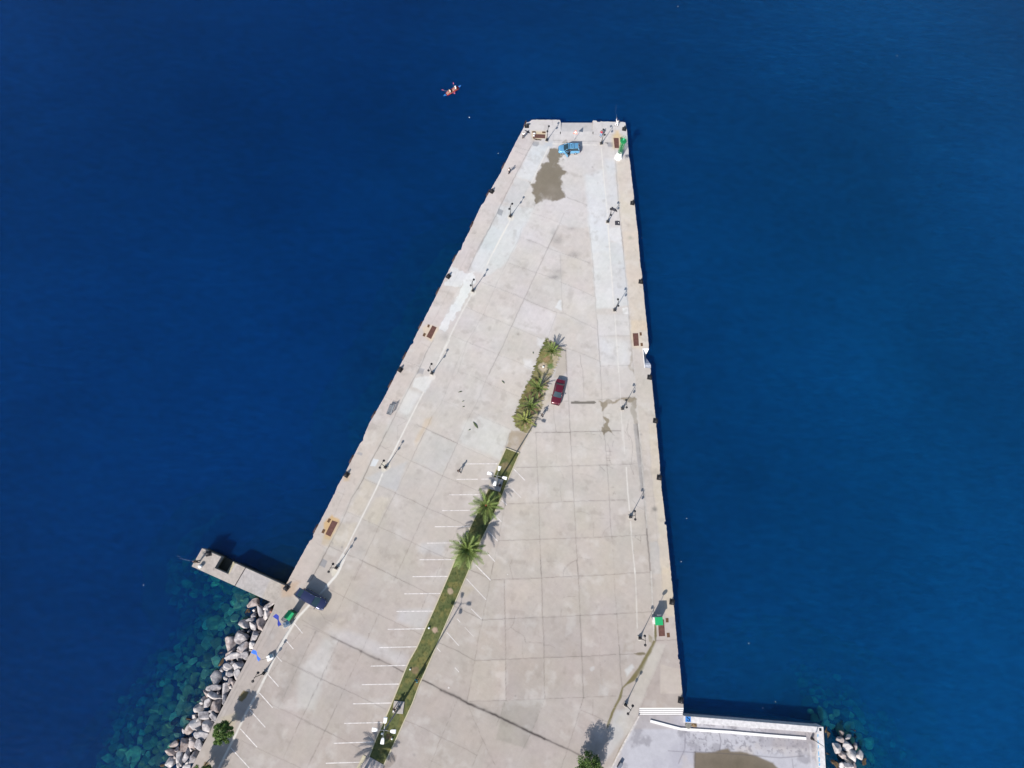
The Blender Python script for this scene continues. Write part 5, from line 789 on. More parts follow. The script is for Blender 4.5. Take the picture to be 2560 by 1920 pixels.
# ---- tall floodlight masts in the lawn
def mast(loc, hgt, rot, lab, pad):
    r = empty('floodlight_mast', loc, rot, lab, 'floodlight mast', 'tall floodlight masts in the lawn')
    MB().box((.05, .1, .10), (pad, pad * .95, .14), .0).build('concrete_pad', mat('pad_concrete', alb((196, 190, 184)), .85), r, bevel=.02)
    b = MB(); b.box((0, 0, .25), (.34, .34, .16)); b.build('base_plate', BLK, r)
    MB().tube([(0, 0, .2), (0, 0, 2), (0, 0, 6), (0, 0, hgt)], [.17, .14, .11, .075], 12).build('pole', mat('mast_grey', (.20, .22, .23), .5, .5), r, True)
    MB().box((.12, 0, 1.4), (.16, .3, .5)).build('fuse_box', GRYM, r)
    for k in range(4):
        a = k * math.pi / 2; c, s = math.cos(a), math.sin(a)
        MB().tube([(0, 0, hgt - .15), (c * .5, s * .5, hgt - .02), (c * .95, s * .95, hgt)], [.035, .03, .028], 6).build('arm', GRYM, r)
        h = MB(); vs = []
        for x, w, z in ((.80, .13, .05), (1.0, .20, .10), (1.42, .235, .09), (1.50, .20, .04)):
            for sy in (-1, 1): vs += [(x, sy * w, z), (x, sy * w * .95, -.08)]
        h.add([(x * c - y * s, x * s + y * c, hgt + z) for x, y, z in vs], [(0, 2, 3, 1)] + [q for i in range(3) for q in ((i * 4, i * 4 + 4, i * 4 + 6, i * 4 + 2), (i * 4 + 1, i * 4 + 3, i * 4 + 7, i * 4 + 5), (i * 4, i * 4 + 1, i * 4 + 5, i * 4 + 4), (i * 4 + 2, i * 4 + 6, i * 4 + 7, i * 4 + 3))] + [(12, 13, 15, 14)])
        h.build('lamp_head', mat('lamp_white', (.86, .87, .88), .35, 0, .02), r, bevel=.015)
    return r
a1 = heading((1245, 1189), (1253, 1162)); mast(g(1241.5, 1212, .05), 9.8, a1, 'tall mast with four white lamp heads on a square pad north of the palms', 2.0)
a2 = heading((962, 1826), (965.5, 1800)); mast(g(998, 1769, .05), 12.6, a2, 'tall mast with four white lamp heads near the south end of the lawn', 1.6)
# ---- hatch covers
def hatch(c, big, smalls, lab):
    P_ = [g(*p) for p in pl(c, *big)]; cx = sum(p[0] for p in P_) / 4; cy = sum(p[1] for p in P_) / 4; o = empty('hatch_cover', (cx, cy, 0), 0, lab, 'hatch cover', 'rusty service hatch covers along the quay edges')
    pr = MB().prism([(p[0] - cx, p[1] - cy) for p in P_], -.01, .03).build('main_plate', RUST, o, bevel=.01)
    for s in smalls: MB().prism([(q[0] - cx, q[1] - cy) for q in [g(*p) for p in pl(c, *s)]], -.01, .025).build('small_plate', RUST2, o, bevel=.008)
    a = math.atan2(P_[1][1] - P_[0][1], P_[1][0] - P_[0][0]); h = MB()
    for k in (-1, 1): h.box((k * .35 * math.cos(a), k * .35 * math.sin(a), .04), (.22, .05, .03), a)
    h.build('lifting_ring', RUST2, o)
CR['Q'] = (1300, 290, .03617); CR['X'] = (1490, 280, .07236)
CR['Y'] = (840, 780, .2049)
hatch('Q', (900, 1250, 1740, 1280, 1735, 1545, 890, 1515), [(850, 1050, 1080, 1060, 1078, 1165, 848, 1158), (1535, 1070, 1770, 1080, 1768, 1190, 1530, 1182)], 'rusty hatch plates near the north west corner with white lumps beside them')
hatch('X', (605, 895, 780, 900, 795, 1248, 645, 1245), [(828, 880, 900, 880, 905, 955, 835, 958)], 'rusty hatch plate in an orange stain beside the green light tower')
hatch('Y', (1175, 165, 1228, 188, 1160, 330, 1103, 300), [(1120, 152, 1146, 156, 1136, 190, 1113, 184), (1072, 254, 1099, 266, 1080, 302, 1056, 290)], 'rusty hatch plates on the west edge near the white repair strip')
hatch('M', (1890, 185, 1965, 183, 1976, 356, 1904, 360), [(1983, 172, 2012, 170, 2016, 214, 1988, 216), (1997, 318, 2028, 318, 2031, 360, 2000, 362)], 'brown hatch plates on the east edge just north of the boat stairs')
hatch('B', (400, 978, 462, 1000, 380, 1158, 325, 1130), [(362, 954, 388, 966, 366, 1005, 342, 994), (300, 1072, 327, 1082, 306, 1124, 280, 1112)], 'rusty hatch plates in an orange stain, south west quay edge')
hatch('O', (412, 820, 550, 818, 578, 1200, 435, 1205), [(588, 787, 655, 786, 660, 885, 596, 886), (614, 1126, 682, 1124, 690, 1228, 624, 1230)], 'brown hatch plates on the east edge beside the green and white kiosk')
def lump(p, r, lab):
    v = rock_verts(ICO2, r, r * .8, r * .6, np.random.default_rng(int(p[0] * 7)), 8, .1); o = np_mesh('plastic_bag', v, ICO2[1], mat('bag_white', (.82, .80, .78), .6)); o.location = g(p[0], p[1], r * .5); return tag(o, lab, 'bag')
lump(pc('Q', 975, 1225), .28, 'white bag lying on the north west rusty plates'); tag(lump(pc('Q', 960, 1370), .20, 'dull pinkish bag on the left end of the north west rusty plate'))
# ---- bollards
def bollard_proto():
    r = empty('bollard', (0, 0, 0)); MB().box((0, 0, .03), (.86, .82, .06)).build('base_plate', BLK, r, bevel=.015)
    b = MB(); b.tube([(0, 0, .06), (0, 0, .16), (0, 0, .34), (0, 0, .44)], [.30, .22, .19, .24], 14); b.build('post', BLK, r, True)
    h = MB(); h.tube([(-.40, 0, .50), (-.30, 0, .52), (0, 0, .54), (.30, 0, .52), (.40, 0, .50)], [.06, .13, .18, .13, .06], 12); h.build('horned_head', BLK, r, True)
    q = MB()
    for x in (-.34, .34):
        for y in (-.32, .32): q.tube([(x, y, .05), (x, y, .10)], .045, 6)
    q.build('anchor_bolts', mat('bolt_steel', (.10, .09, .085), .6, .4), r); return r
bo = bollard_proto(); first = True
for p, d, lab in (((1317, 316), .1, 'at the north west corner of the pier'), ((1229.5, 479), 1.1, 'on the west edge level with the dry brown stain'), ((1121, 691.5), 1.1, 'on the west edge in the white repair area'), ((1000.5, 924.5), 1.1, 'on the west edge opposite the pale patched square'),
                  ((866.6, 1187), 1.1, 'in a rust stain on the west edge'), ((716.7, 1469.5), 1.0, 'in the corner between the jetty and the quay'), ((1560.5, 323), 1.5, 'at the north east corner beyond the green tower'), ((1581, 508), 1.5, 'on the east edge beside the dark cloth'),
                  ((1602, 704.5), 1.5, 'on the tan east edge with white litter'), ((1624, 943.5), 1.5, 'on the east edge just south of the boat stairs'), ((1648, 1194), 1.5, 'on the east edge level with the middle of the car park'), ((1680, 1505), 1.5, 'on the east edge north of the green and white kiosk'),
                  ((1701.5, 1750.5), 1.5, 'on the east edge just above the white steps'), ((522, 1384), .3, 'near the seaward end of the jetty'), ((1638.5, 1052), 1.5, 'on the east edge by the wet stain')):
    o = bo if first else copy_tree(bo); first = False; o.location = g(*p); o.rotation_euler = (0, 0, d); tag(o, 'black iron mooring bollard ' + lab, 'bollard', 'black mooring bollards along the quay edges')
# ---- fenders hung on the west wall
fm = mat('brown_rubber', (.075, .045, .04), .8, 0, .3, 4)
def fender_proto():
    r = empty('fender', (0, 0, 0)); b = MB(); b.box((0, .13, -.55), (1.4, .26, 1.0)); b.build('rubber_block', fm, r, bevel=.08)
    MB().tube([(-.70, .18, -.10), (.70, .18, -.10)], .11, 10).build('rubber_roll', fm, r, True); c = MB()
    for x in (-.6, .6): c.tube([(x, -.02, .02), (x, .25, .03), (x, .30, -.1)], .03, 5)
    c.build('chain', RUST2, r); return r
fp_ = fender_proto(); first = True
FPL = [((1313, 309), 'at the north west corner'), ((1258, 414), 'below the first person on the west edge'), ((1222, 482), 'just south of the second west bollard'), ((1181, 561), 'north of the pink edge slab'), ((1137, 645.5), 'north of the white repair area'), ((1096, 727.5), 'south of the white repair area'),
       ((1052, 813), 'next to the west rusty plates'), ((1013, 889), 'north of the bollard opposite the patched square'), ((977, 960), 'north of the empty bench'), ((935, 1037), 'south of the empty bench'), ((880, 1148), 'north of the rust stained bollard'), ((790, 1322), 'south of the orange stained hatch plates')]
for p, lab in FPL:
    ex = float(np.interp(p[1], LEY, LEX)); y0 = p[1]; q = g(ex, y0); an = heading((float(np.interp(y0 + 12, LEY, LEX)), y0 + 12), (float(np.interp(y0 - 12, LEY, LEX)), y0 - 12))
    o = fp_ if first else copy_tree(fp_); first = False; o.location = q; o.rotation_euler = (0, 0, an); tag(o, 'brown rubber fender on the west wall ' + lab, 'fender', 'brown rubber fenders hung on the west quay wall')
# ---- bench
bn = empty('bench', g(976.5, 1025), heading((976, 1037), (985, 1013)), 'empty grey slatted metal bench on the west quay, its back to the car park', 'bench'); S_ = mat('bench_slats', (.22, .25, .28), .45, .3)
s_ = MB()
for k in range(5): s_.box((0, .30 - k * .13, .45), (1.85, .10, .035))
s_.build('seat', S_, bn); s_ = MB()
for k in range(4): s_.box((0, -.36 - k * .05, .58 + k * .13), (1.85, .035, .10))
s_.build('backrest', mat('bench_back', (.42, .47, .50), .4, .3), bn)
for x in (-.82, .82):
    l = MB(); l.box((x, .28, .22), (.06, .06, .44)); l.box((x, -.30, .22), (.06, .06, .44)); l.box((x, -.02, .42), (.06, .70, .05)); l.tube([(x, -.30, .42), (x, -.52, 1.02)], .03, 6); l.tube([(x, .30, .44), (x, .28, .64), (x, -.36, .66)], .025, 6); l.build('leg', BLK, bn)
# ---- vehicles
def car(name, loc, rz, L, Wd, Hh, paint, kind, lab, cat='car'):
    r = empty(name, loc, rz, lab, cat); w = Wd / 2; xs = np.linspace(-L / 2, L / 2, 29); hb = .60 * Hh if kind == 'suv' else .62 * Hh
    belt = hb; hood = hb - .02
    def top(x):
        t = (x + L / 2) / L
        if kind == 'sedan': pts = [(0, .60 * Hh), (.03, .655 * Hh), (.17, .67 * Hh), (.3, .66 * Hh), (.7, .64 * Hh), (.93, .56 * Hh), (.985, .47 * Hh), (1, .40 * Hh)]
        else: pts = [(0, .50 * Hh), (.02, .60 * Hh), (.1, .62 * Hh), (.7, .62 * Hh), (.92, .55 * Hh), (.985, .47 * Hh), (1, .38 * Hh)]
        return np.interp(t, [p[0] for p in pts], [p[1] for p in pts])
    def hw(x):
        t = abs(x) / (L / 2); return w * (1 - .20 * max(0, (t - .72) / .28) ** 2.2 - (.02 if t > .5 else 0))
    V = []; n = 0
    for x in xs:
        W_ = hw(x); T = top(x); zb = .22 + .06 * (abs(x) / (L / 2)) ** 4
        sec = [(0, zb), (W_ * .86, zb), (W_ * .97, zb + .12), (W_, .48), (W_ * .985, T - .14), (W_ * .93, T - .045), (W_ * .72, T), (0, T + .03)]
        full = [(-y, z) for y, z in sec[1:-1]][::-1]; ring = sec[:1] + sec[1:-1] + [sec[-1]] + full; n = len(ring); V += [(x, y, z) for y, z in ring]
    Fc = [(i * n + k, (i + 1) * n + k, (i + 1) * n + (k + 1) % n, i * n + (k + 1) % n) for i in range(len(xs) - 1) for k in range(n)]
    Fc = [f[::-1] for f in Fc]; Fc += [tuple(range(n)), tuple((len(xs) - 1) * n + k for k in reversed(range(n)))]
    MB().add(V, Fc).build('body', paint, r, True)
    if kind == 'sedan': xb = [-.36 * L, -.245 * L, .04 * L, .215 * L]
    else: xb = [-.47 * L, -.40 * L, .06 * L, .25 * L]
    zr = Hh; zb_ = float(top(0)) - .02; wr = w * .70; wb = w * .90
    # roof
    ro = MB(); ny, nx = 7, 8; vs = []
    for i in range(nx):
        x = xb[1] + (xb[2] - xb[1]) * i / (nx - 1)
        for k in range(ny):
            y = -wr + 2 * wr * k / (ny - 1); e = 1 - abs(2 * i / (nx - 1) - 1) ** 3; vs.append((x, y, zr - .05 + .05 * (1 - (y / wr) ** 2) * (.4 + .6 * e)))
    ro.add(vs, [(i * ny + k, (i + 1) * ny + k, (i + 1) * ny + k + 1, i * ny + k + 1) for i in range(nx - 1) for k in range(ny - 1)]); ro.build('roof', paint, r, True)
    zl = zr - .05; rl, rr_, fl, fr = (xb[1], wr), (xb[1], -wr), (xb[2], wr), (xb[2], -wr)
    gm = MB().add([(xb[3], wb * .94, zb_), (xb[3], -wb * .94, zb_), (xb[2], -wr, zl), (xb[2], wr, zl), (xb[3] + .10, 0, zb_), (xb[2] + .05, 0, zl + .02)], [(3, 0, 4, 5), (5, 4, 1, 2)]).build('windscreen', GLASS, r, True)
    if name != 'navy_hatchback': MB().add([(xb[0], wb * .92, zb_), (xb[0], -wb * .92, zb_), (xb[1], -wr, zl), (xb[1], wr, zl)], [(0, 3, 2, 1)]).build('rear_window', GLASS, r)
    for s in (-1, 1):
        f = [(xb[0], s * wb * .92, zb_), (xb[3], s * wb * .94, zb_), (xb[2], s * wr, zl), (xb[1], s * wr, zl)]; MB().add(f, [(0, 1, 2, 3) if s < 0 else (3, 2, 1, 0)]).build('side_window', GLASS, r)
        p = MB(); e = .012 * s
        for (x0, y0), (x1, y1), tw in (((xb[3], wb * .94), (xb[2], wr), .035), ((xb[0], wb * .92), (xb[1], wr), .06 if kind == 'suv' else .05), ((xb[0] * .1 + xb[3] * .35, wb * .93), (xb[1] * .15 + xb[2] * .45, wr), .03)):
            p.tube([(x0, s * y0 + e, zb_), (x1, s * y1 + e, zl)], tw, 6)
        p.tube([(xb[1], s * wr, zl), (xb[2], s * wr, zl)], .03, 6); p.build('pillar', paint, r, True)
        m = MB(); m.box((xb[3] - .12, s * (w + .09), zb_ + .02), (.12, .20, .14)); m.build('mirror', paint if kind != 'sedan' else BLK, r, bevel=.03)
        h = MB(); hx = L / 2 - .16; h.add([(hx - .12, s * w * .74, .505 * Hh + .055), (hx + .07, s * w * .52, .47 * Hh + .035), (hx + .10, s * w * .50, .40 * Hh), (hx - .02, s * w * .80, .40 * Hh), (hx - .16, s * w * .88, .50 * Hh)], [(0, 1, 2, 3, 4) if s < 0 else (4, 3, 2, 1, 0)]); h.build('headlight', mat('headlight_glass', (.75, .78, .80), .12, .3, .02), r)
        t_ = MB(); t_.box((-L / 2 + .04, s * w * .72, .52 * Hh), (.07, .26, .16)); t_.build('tail_light', mat('tail_red', (.35, .02, .02), .2), r, bevel=.02)
        for x in (L * .305, -L * .30):
            wh = empty('wheel', (x, s * (w - .10), .31)); wh.parent = r; tb = MB(); tb.tube([(0, -.10, 0), (0, -.06, 0), (0, .06, 0), (0, .10, 0)], [.28, .31, .31, .28], 18); tb.build('tyre', RUBB, wh, True); rb = MB(); rb.tube([(0, s * .095, 0), (0, s * .115, 0)], [.20, .17], 14); rb.build('rim', mat('alloy', (.55, .56, .58), .3, .7), wh)
    bp_ = MB(); bp_.box((-L / 2 + .02, 0, .36), (.10, Wd * .74, .16)); bp_.build('rear_bumper', BLK if kind == 'suv' else paint, r, bevel=.03); gr = MB(); gr.box((L / 2 - .005, 0, .43), (.03, Wd * .46, .12)); gr.build('grille', BLK, r, bevel=.01)
    return r, (xb, zb_, wr, wb, zl, w)
PR = mat('dark_red_paint', (.115, .012, .025), .22, .2, .04, 2, .6, coat=.6); PB = mat('light_blue_paint', (.16, .42, .66), .25, .35, .04, 2, .6, coat=.6); PN = mat('navy_paint', (.030, .040, .105), .22, .35, .04, 2, .6, coat=.7)
def mid(a, b): return ((a[0] + b[0]) / 2, (a[1] + b[1]) / 2)
a, b = pc('M', 815, 1180), pc('M', 892, 845)
c1 = car('red_saloon', g(*mid(a, b)), heading(b, a), 4.45, 1.72, 1.40, PR, 'sedan', 'dark red saloon car parked beside the small palms'); 
a, b = (1397, 378), (1446.5, 378.5); c2, inf = car('blue_hatchback', g(*mid(a, b)), heading(b, a) + .02, 4.15, 1.72, 1.62, PB, 'suv', 'light blue compact car with roof bars and its driver door open')
for k in range(3): MB().tube([(-.75 + k * .45 - .1, -.62, 1.66), (-.75 + k * .45 - .1, .62, 1.66)], .03, 6).build('roof_bar', BLK, c2)
d = MB(); hx, hy = .88, .86; an = math.radians(62); dx, dy = -math.cos(an), math.sin(an); nx_, ny_ = -dy * .035, dx * .035
def dq(t, z, s): return (hx + dx * t + nx_ * s, hy + dy * t + ny_ * s, z)
d.add([dq(0, .32, 1), dq(1.02, .34, 1), dq(1.05, 1.0, 1), dq(0, 1.0, 1), dq(0, .32, -1), dq(1.02, .34, -1), dq(1.05, 1.0, -1), dq(0, 1.0, -1)], [(0, 1, 2, 3), (7, 6, 5, 4), (0, 4, 5, 1), (1, 5, 6, 2), (2, 6, 7, 3), (3, 7, 4, 0)]); dr = d.build('open_door', PB, c2)
d = MB(); d.add([dq(.12, 1.0, .6), dq(1.03, 1.0, .6), dq(.92, 1.5, .6), dq(.55, 1.5, .6)], [(0, 1, 2, 3)]); d.build('door_glass', GLASS, dr)
i_ = MB(); i_.add([(-.16, .865, .34), (.80, .865, .34), (.84, .85, .98), (.38, .66, 1.50), (-.16, .66, 1.50), (-.20, .85, 1.0)], [(0, 1, 2, 3, 4, 5)]); i_.add([(-.16, .872, .30), (.84, .872, .30), (.84, .872, .36), (-.16, .872, .36)], [(0, 1, 2, 3)])
i_.build('dark_door_panel', mat('cabin_shade', (.02, .03, .04), .8), c2); st_ = MB(); st_.box((.12, .60, .62), (.48, .46, .16)); st_.box((-.12, .60, .95), (.14, .46, .62)); st_.build('seat', mat('seat_cloth', (.16, .15, .26), .9), c2, bevel=.04)  # flat dark panel on the body side stands in for the shaded cabin
a, b = pc('J', 1650, 790), pc('J', 1948, 965); ctr = mid(a, b); c3, inf = car('navy_hatchback', g(ctr[0] + 1.2, ctr[1] - 1.0), heading(a, b), 4.15, 1.76, 1.62, PN, 'suv', 'dark navy compact car with its tailgate raised, parked by the jetty')
xb, zb_, wr, wb, zl, w = inf; tg = MB(); tg.add([(xb[1] - .02, wr, zl + .01), (xb[1] - .02, -wr, zl + .01), (xb[1] - .60, -wr * .98, zl + .16), (xb[1] - .60, wr * .98, zl + .16), (xb[1] - .86, wr * .9, zl + .02), (xb[1] - .86, -wr * .9, zl + .02)], [(0, 3, 2, 1)]); tg.build('raised_tailgate_glass', GLASS, c3)
tg = MB()
for s in (-1, 1): tg.tube([(xb[1], s * wr, zl + .01), (xb[1] - .60, s * wr * .98, zl + .16), (xb[1] - .86, s * wr * .9, zl + .02)], .045, 6)
tg.add([(xb[1] - .58, wr * .98, zl + .165), (xb[1] - .58, -wr * .98, zl + .165), (xb[1] - .88, -wr * .9, zl + .01), (xb[1] - .88, wr * .9, zl + .01)], [(0, 3, 2, 1)]); tg.build('raised_tailgate', PN, c3)
# ---- palms
FR = mat('palm_frond', (.15, .21, .055), .55, 0, .35, 1.4, .35); FRY = mat('palm_frond_yellowish', (.27, .31, .08), .55, 0, .35, 1.4, .35); DRY = mat('dry_frond', (.26, .17, .10), .9, 0, .3); TRK = mat('palm_trunk', (.17, .11, .075), .95, 0, .35, 5, .2, .5)
def frond(mb, ang, L, el, droop, base, w=.16, n=22, rng=random, tw=.0, vee=.5):
    d = Vector((math.cos(ang), math.sin(ang), 0)); side = Vector((-d.y, d.x, 0)); pts = []
    for k in range(n + 1):
        t = k / n; r = L * (t * math.cos(el) + 0.0); z = L * t * math.sin(el) - droop * L * t * t; sd_ = side * (tw * L * t * t); pts.append(Vector(base) + d * r + sd_ + Vector((0, 0, z)))
    mb.tube(pts[::3] + [pts[-1]], [.028 * (1 - .8 * k / 8) for k in range(len(pts[::3]) + 1)], 4, False)
    for k in range(2, n):
        t = k / n; l = L * w * 2.0 * (math.sin(math.pi * min(1, t * .93 + .07)) ** .6) * rng.uniform(.85, 1.1); p = pts[k]; q = (pts[k + 1] - pts[k - 1]).normalized()
        for s in (-1, 1):
            o = (side * s * .78 + q * .62 + Vector((0, 0, vee * .35))).normalized() * l; wd = q * (L / n * .30); e = p + o - Vector((0, 0, l * .25)); mb.add([p - wd, p + wd, p + o * .55 + wd * .8, e, p + o * .55 - wd * .8], [(0, 1, 2, 3, 4)])
def palm(loc, hgt, L, n, lab, arcs=None, up=0, mats=FR, group='palms in the median', seed=1, dry=0, heart=None, w=.11):
    rn = random.Random(seed); r = empty('palm', loc, 0, lab, 'palm', group); b = MB(); m = 9
    b.tube([(0, 0, -.1)] + [(rn.uniform(-.02, .02), rn.uniform(-.02, .02), hgt * k / m) for k in range(m + 1)], [.30] + [(.24 if k % 2 else .20) for k in range(m)] + [.16], 10); b.build('trunk', TRK, r, True)
    cr = MB(); ga = 2.399963
    for k in range(n):
        t = k / n; ang = (k * ga) if arcs is None else rn.uniform(*arcs); el = math.radians((74 - 72 * t ** .8 if not up else 80 - up * t) + rn.uniform(-6, 6)); frond(cr, ang + rn.uniform(-.15, .15), L * rn.uniform(.80, 1.08) * (1 if t > .2 else .75), el, .22 + (.30 if not up else .10) * t + rn.uniform(-.05, .06), (0, 0, hgt), w, 20, rn, rn.uniform(-.12, .12))
    cr.build('crown', mats, r)
    if dry:
        dm = MB()
        for k in range(dry): frond(dm, rn.uniform(0, 6.28), L * rn.uniform(.6, .9), math.radians(rn.uniform(-15, 5)), .35, (0, 0, hgt - .15), .08, 12, rn)
        dm.build('dry_fronds', DRY, r)
    if heart: MB().sphere((0, 0, hgt + .12), .26, 10, 6, .8).build('heart', heart, r, True)
    return r
palm(g(*pc('M', 765, 455), .05), .7, 2.35, 22, 'small green palm at the northern tip of the rough grass, alone', seed=3, w=.07, up=52)
palm(g(*pc('M', 576, 972), .05), .8, 2.5, 24, 'small green palm beside the rear of the dark red car', seed=5, w=.07, up=55, dry=5)
palm(g(*pc('M', 470, 1215), .05), .7, 2.3, 20, 'small leaning palm between two others, west of the red car front', seed=8, w=.07, up=55, dry=7)
palm(g(*pc('M', 395, 1412), .05), .6, 2.5, 18, 'yellowish small palm at the southern end of the rough grass', seed=11, mats=FRY, w=.065, up=62)
HM = mat('flower_heart', (.30, .09, .05), .9, 0, .4, 9)
palm(g(*pc('V', 442, 862), .08), 2.3, 3.1, 26, 'sparse tall palm with a reddish heart just south of the north floodlight mast', seed=21, heart=HM, w=.085)
palm(g(1171, 1375, .08), 2.9, 3.25, 46, 'full crowned tall palm in the lawn near the person in white', seed=26, w=.085)
palm(g(884, 1972, .08), 4.2, 3.2, 40, 'palm below the southern floodlight mast, showing its broad shadow on the lawn', seed=31, w=.085)
# ---- round trees
LF = [mat('leaf_green', (.065, .13, .028), .6, 0, .3, 2), mat('leaf_light', (.125, .20, .042), .6, 0, .25, 2)]
def tree(base, top, R, lab, seed, trunk_r=.07):
    rn = np.random.default_rng(seed); r = empty('tree', (base[0], base[1], 0), 0, lab, 'tree', 'small round trees at the edges of the car park'); off = Vector((top[0] - base[0], top[1] - base[1], top[2]))
    tb = MB(); tb.tube([(0, 0, -.05), (off.x * .1, off.y * .1, .5), (off.x * .6, off.y * .6, off.z - R * .6), (off.x, off.y, off.z + R * .2)], [trunk_r * 1.4, trunk_r, trunk_r * .85, .02], 8)
    for k in range(6): a = rn.uniform(0, 6.28); tb.tube([(off.x * .6, off.y * .6, off.z - R * .6), (off.x + math.cos(a) * R * .6, off.y + math.sin(a) * R * .6, off.z + rn.uniform(-.3, .5) * R)], [trunk_r * .5, .015], 5)
    tb.build('trunk', TRK, r, True); cl = []
    for k in range(64):
        d = rn.normal(size=3); d /= np.linalg.norm(d); d[2] = d[2] * .85; q = d * R * rn.uniform(.45, 1.08); cl.append((q, R * rn.uniform(.16, .32)))
    mb = MB(); me_i = []
    for c, s in cl:
        for k in range(105):
            p = rn.normal(size=3); p = p / np.linalg.norm(p) * s * rn.uniform(.5, 1.1) + c; nn = rn.normal(size=3) + np.array([0, 0, 1.1]); nn /= np.linalg.norm(nn); t = np.cross(nn, rn.normal(size=3)); t /= np.linalg.norm(t); b = np.cross(nn, t); lw, ll = .05, rn.uniform(.08, .13); p = p + np.array(off)
            mb.add([p - t * ll, p + b * lw, p + t * ll, p - b * lw], [(0, 1, 2, 3)]); me_i.append(0 if rn.random() < .6 else 1)
    o = mb.build('crown', LF, r)
    o.data.polygons.foreach_set('material_index', np.array(me_i, np.int32)); o.data.update(); return r
q = g(*pc('S', 497, 1075)); t_ = g(*pc('S', 422, 1180), 2.55); tree(q, t_, 1.25, 'small round green tree in a square planter above the boulders', 4)
q = g(*pc('S', 190, 1600)); t_ = (q[0] - .35, q[1] - .75, 2.4); tree(q, g(500, 1946, 2.5), 1.5, 'round tree cut by the bottom edge at the lower left', 5)
q = g(1473, 1900); tree(q, g(1478, 1921, 2.3), 1.9, 'dense round dark green tree at the bottom edge right of centre', 6, .1)
# ---- flags on poles, kiosks, towers
def flag(base, top, z, fpts, col, lab, blk, wht):
    B_ = g(*base); T_ = g(*top, z); r = empty('flag_pole', B_, 0, lab, 'flag', 'blue flags on poles by the west quay'); off = Vector(T_) - Vector(B_)
    MB().box((0, 0, .22), (.95, .78, .44), .55).build('painted_base', WHITE, r, bevel=.03); MB().box((.12, .22, .46), (.42, .5, .10), .55).build('base_top', blk, r, bevel=.02)
    MB().tube([(0, 0, .4), tuple(off)], .03, 7).build('pole', GRYM, r, True)
    ca, sa = math.cos(fpts[0]), math.sin(fpts[0]); vs = []; n, m = 14, 6; Lf, Hf = fpts[1], fpts[2]
    for i in range(n):
        for k in range(m):
            u_, v_ = i / (n - 1), k / (m - 1); wv = math.sin(u_ * 7 + v_) * .10 * (.3 + u_); pinch = 1 - .28 * math.sin(math.pi * min(1, max(0, (u_ - .2) / .6))) ** 2
            vs.append((off.x + ca * Lf * u_ - sa * ((v_ - .5) * Hf * pinch * .75 + wv), off.y + sa * Lf * u_ + ca * ((v_ - .5) * Hf * pinch * .75 + wv), off.z - .2 - v_ * .55 - u_ * .35 + wv))
    f = MB().add(vs, [(i * m + k, (i + 1) * m + k, (i + 1) * m + k + 1, i * m + k + 1) for i in range(n - 1) for k in range(m - 1)]).build('flag', col, r, True); return r, f, off, ca, sa
flag((718, 1560), (697.5, 1564.5), 3.6, (heading((698, 1564), (686, 1541)), 1.75, .85), mat('flag_navy_blue', alb((38, 56, 150), .8), .8), 'dark blue flag blown over the quay, next to the cabinet with the green top', mat('light_blue_plate', alb((150, 195, 235)), .5), 0)
r_, f_, off, ca, sa = flag((677.5, 1643), (646.5, 1651.5), 4.6, (heading((648, 1651), (630, 1630)), 1.75, .75), mat('flag_bright_blue', alb((52, 108, 214), .8), .8), 'brighter blue flag with white streaks above the boulder edge', mat('teal_plate', alb((90, 120, 140)), .5), 0)
sm_ = MB()
for k in range(3): sm_.add([(off.x + ca * (.6 + .22 * k) - sa * y, off.y + sa * (.6 + .22 * k) + ca * y, off.z - .16 + dz) for y, dz in ((-.20, 0), (-.05, .0), (.22, 0), (.05, 0))], [(0, 1, 2, 3)])
sm_.build('white_streaks', WHITE, f_)
GRN = mat('bright_green', alb((46, 190, 120)), .5, 0, .05); DGR = mat('dark_green', alb((30, 110, 80)), .6)
k1 = empty('kiosk', g(733.5, 1536), heading((733, 1536), (753, 1505)), 'narrow utility cabinet with a bright green top beside the dark blue flag', 'cabinet'); MB().box((0, 0, 1.0), (1.10, .92, 1.9)).build('cabinet_body', DGR, k1, bevel=.03); MB().box((0, 0, 2.0), (1.2, 1.0, .12)).build('green_top', GRN, k1, bevel=.03); MB().box((0, 0, .05), (1.3, 1.1, .1)).build('base', CONC, k1)
MB().box((.3, .485, 1.0), (.5, .02, 1.5)).build('door', GRYM, k1)
gb_ = tag(MB().tube([(0, 0, 0), (0, 0, .85), (0, 0, .9)], [.33, .36, .30], 16).build('waste_bin', mat('bin_grey', (.16, .17, .18), .6, .3), loc=g(717.5, 1545.5)), 'grey round litter bin beside the cabinet with the green top', 'bin')
k2 = empty('kiosk', g(1638.8, 1550), .12, 'small white ticket kiosk with a bright green roof beside the brown plates', 'kiosk'); MB().box((0, 0, .95), (1.05, .95, 1.9)).build('kiosk_body', WHITE, k2, bevel=.03); MB().box((0, 0, 1.95), (1.2, 1.15, .12)).build('roof', GRN, k2, bevel=.03); MB().box((0, -.49, 1.2), (.7, .02, .6)).build('window', GLASS, k2)
sg = empty('round_sign', g(1636, 1534), .2, 'round grey sign on a thin post behind the small kiosk', 'sign'); MB().tube([(0, 0, 0), (0, 0, 2.75)], .035, 7).build('post', GRYM, sg); MB().tube([(0, -.015, 2.75), (0, .015, 2.75)], .36, 20).build('sign_disc', mat('sign_grey', (.45, .46, .48), .5), sg)
ts = empty('warning_sign', g(1435, 351), -.1, 'triangular warning sign with a red border on a pale post by the ferry ramp', 'sign'); MB().tube([(0, 0, 0), (0, 0, 2.3)], .035, 7).build('post', mat('pale_post', (.62, .62, .64), .5), ts)
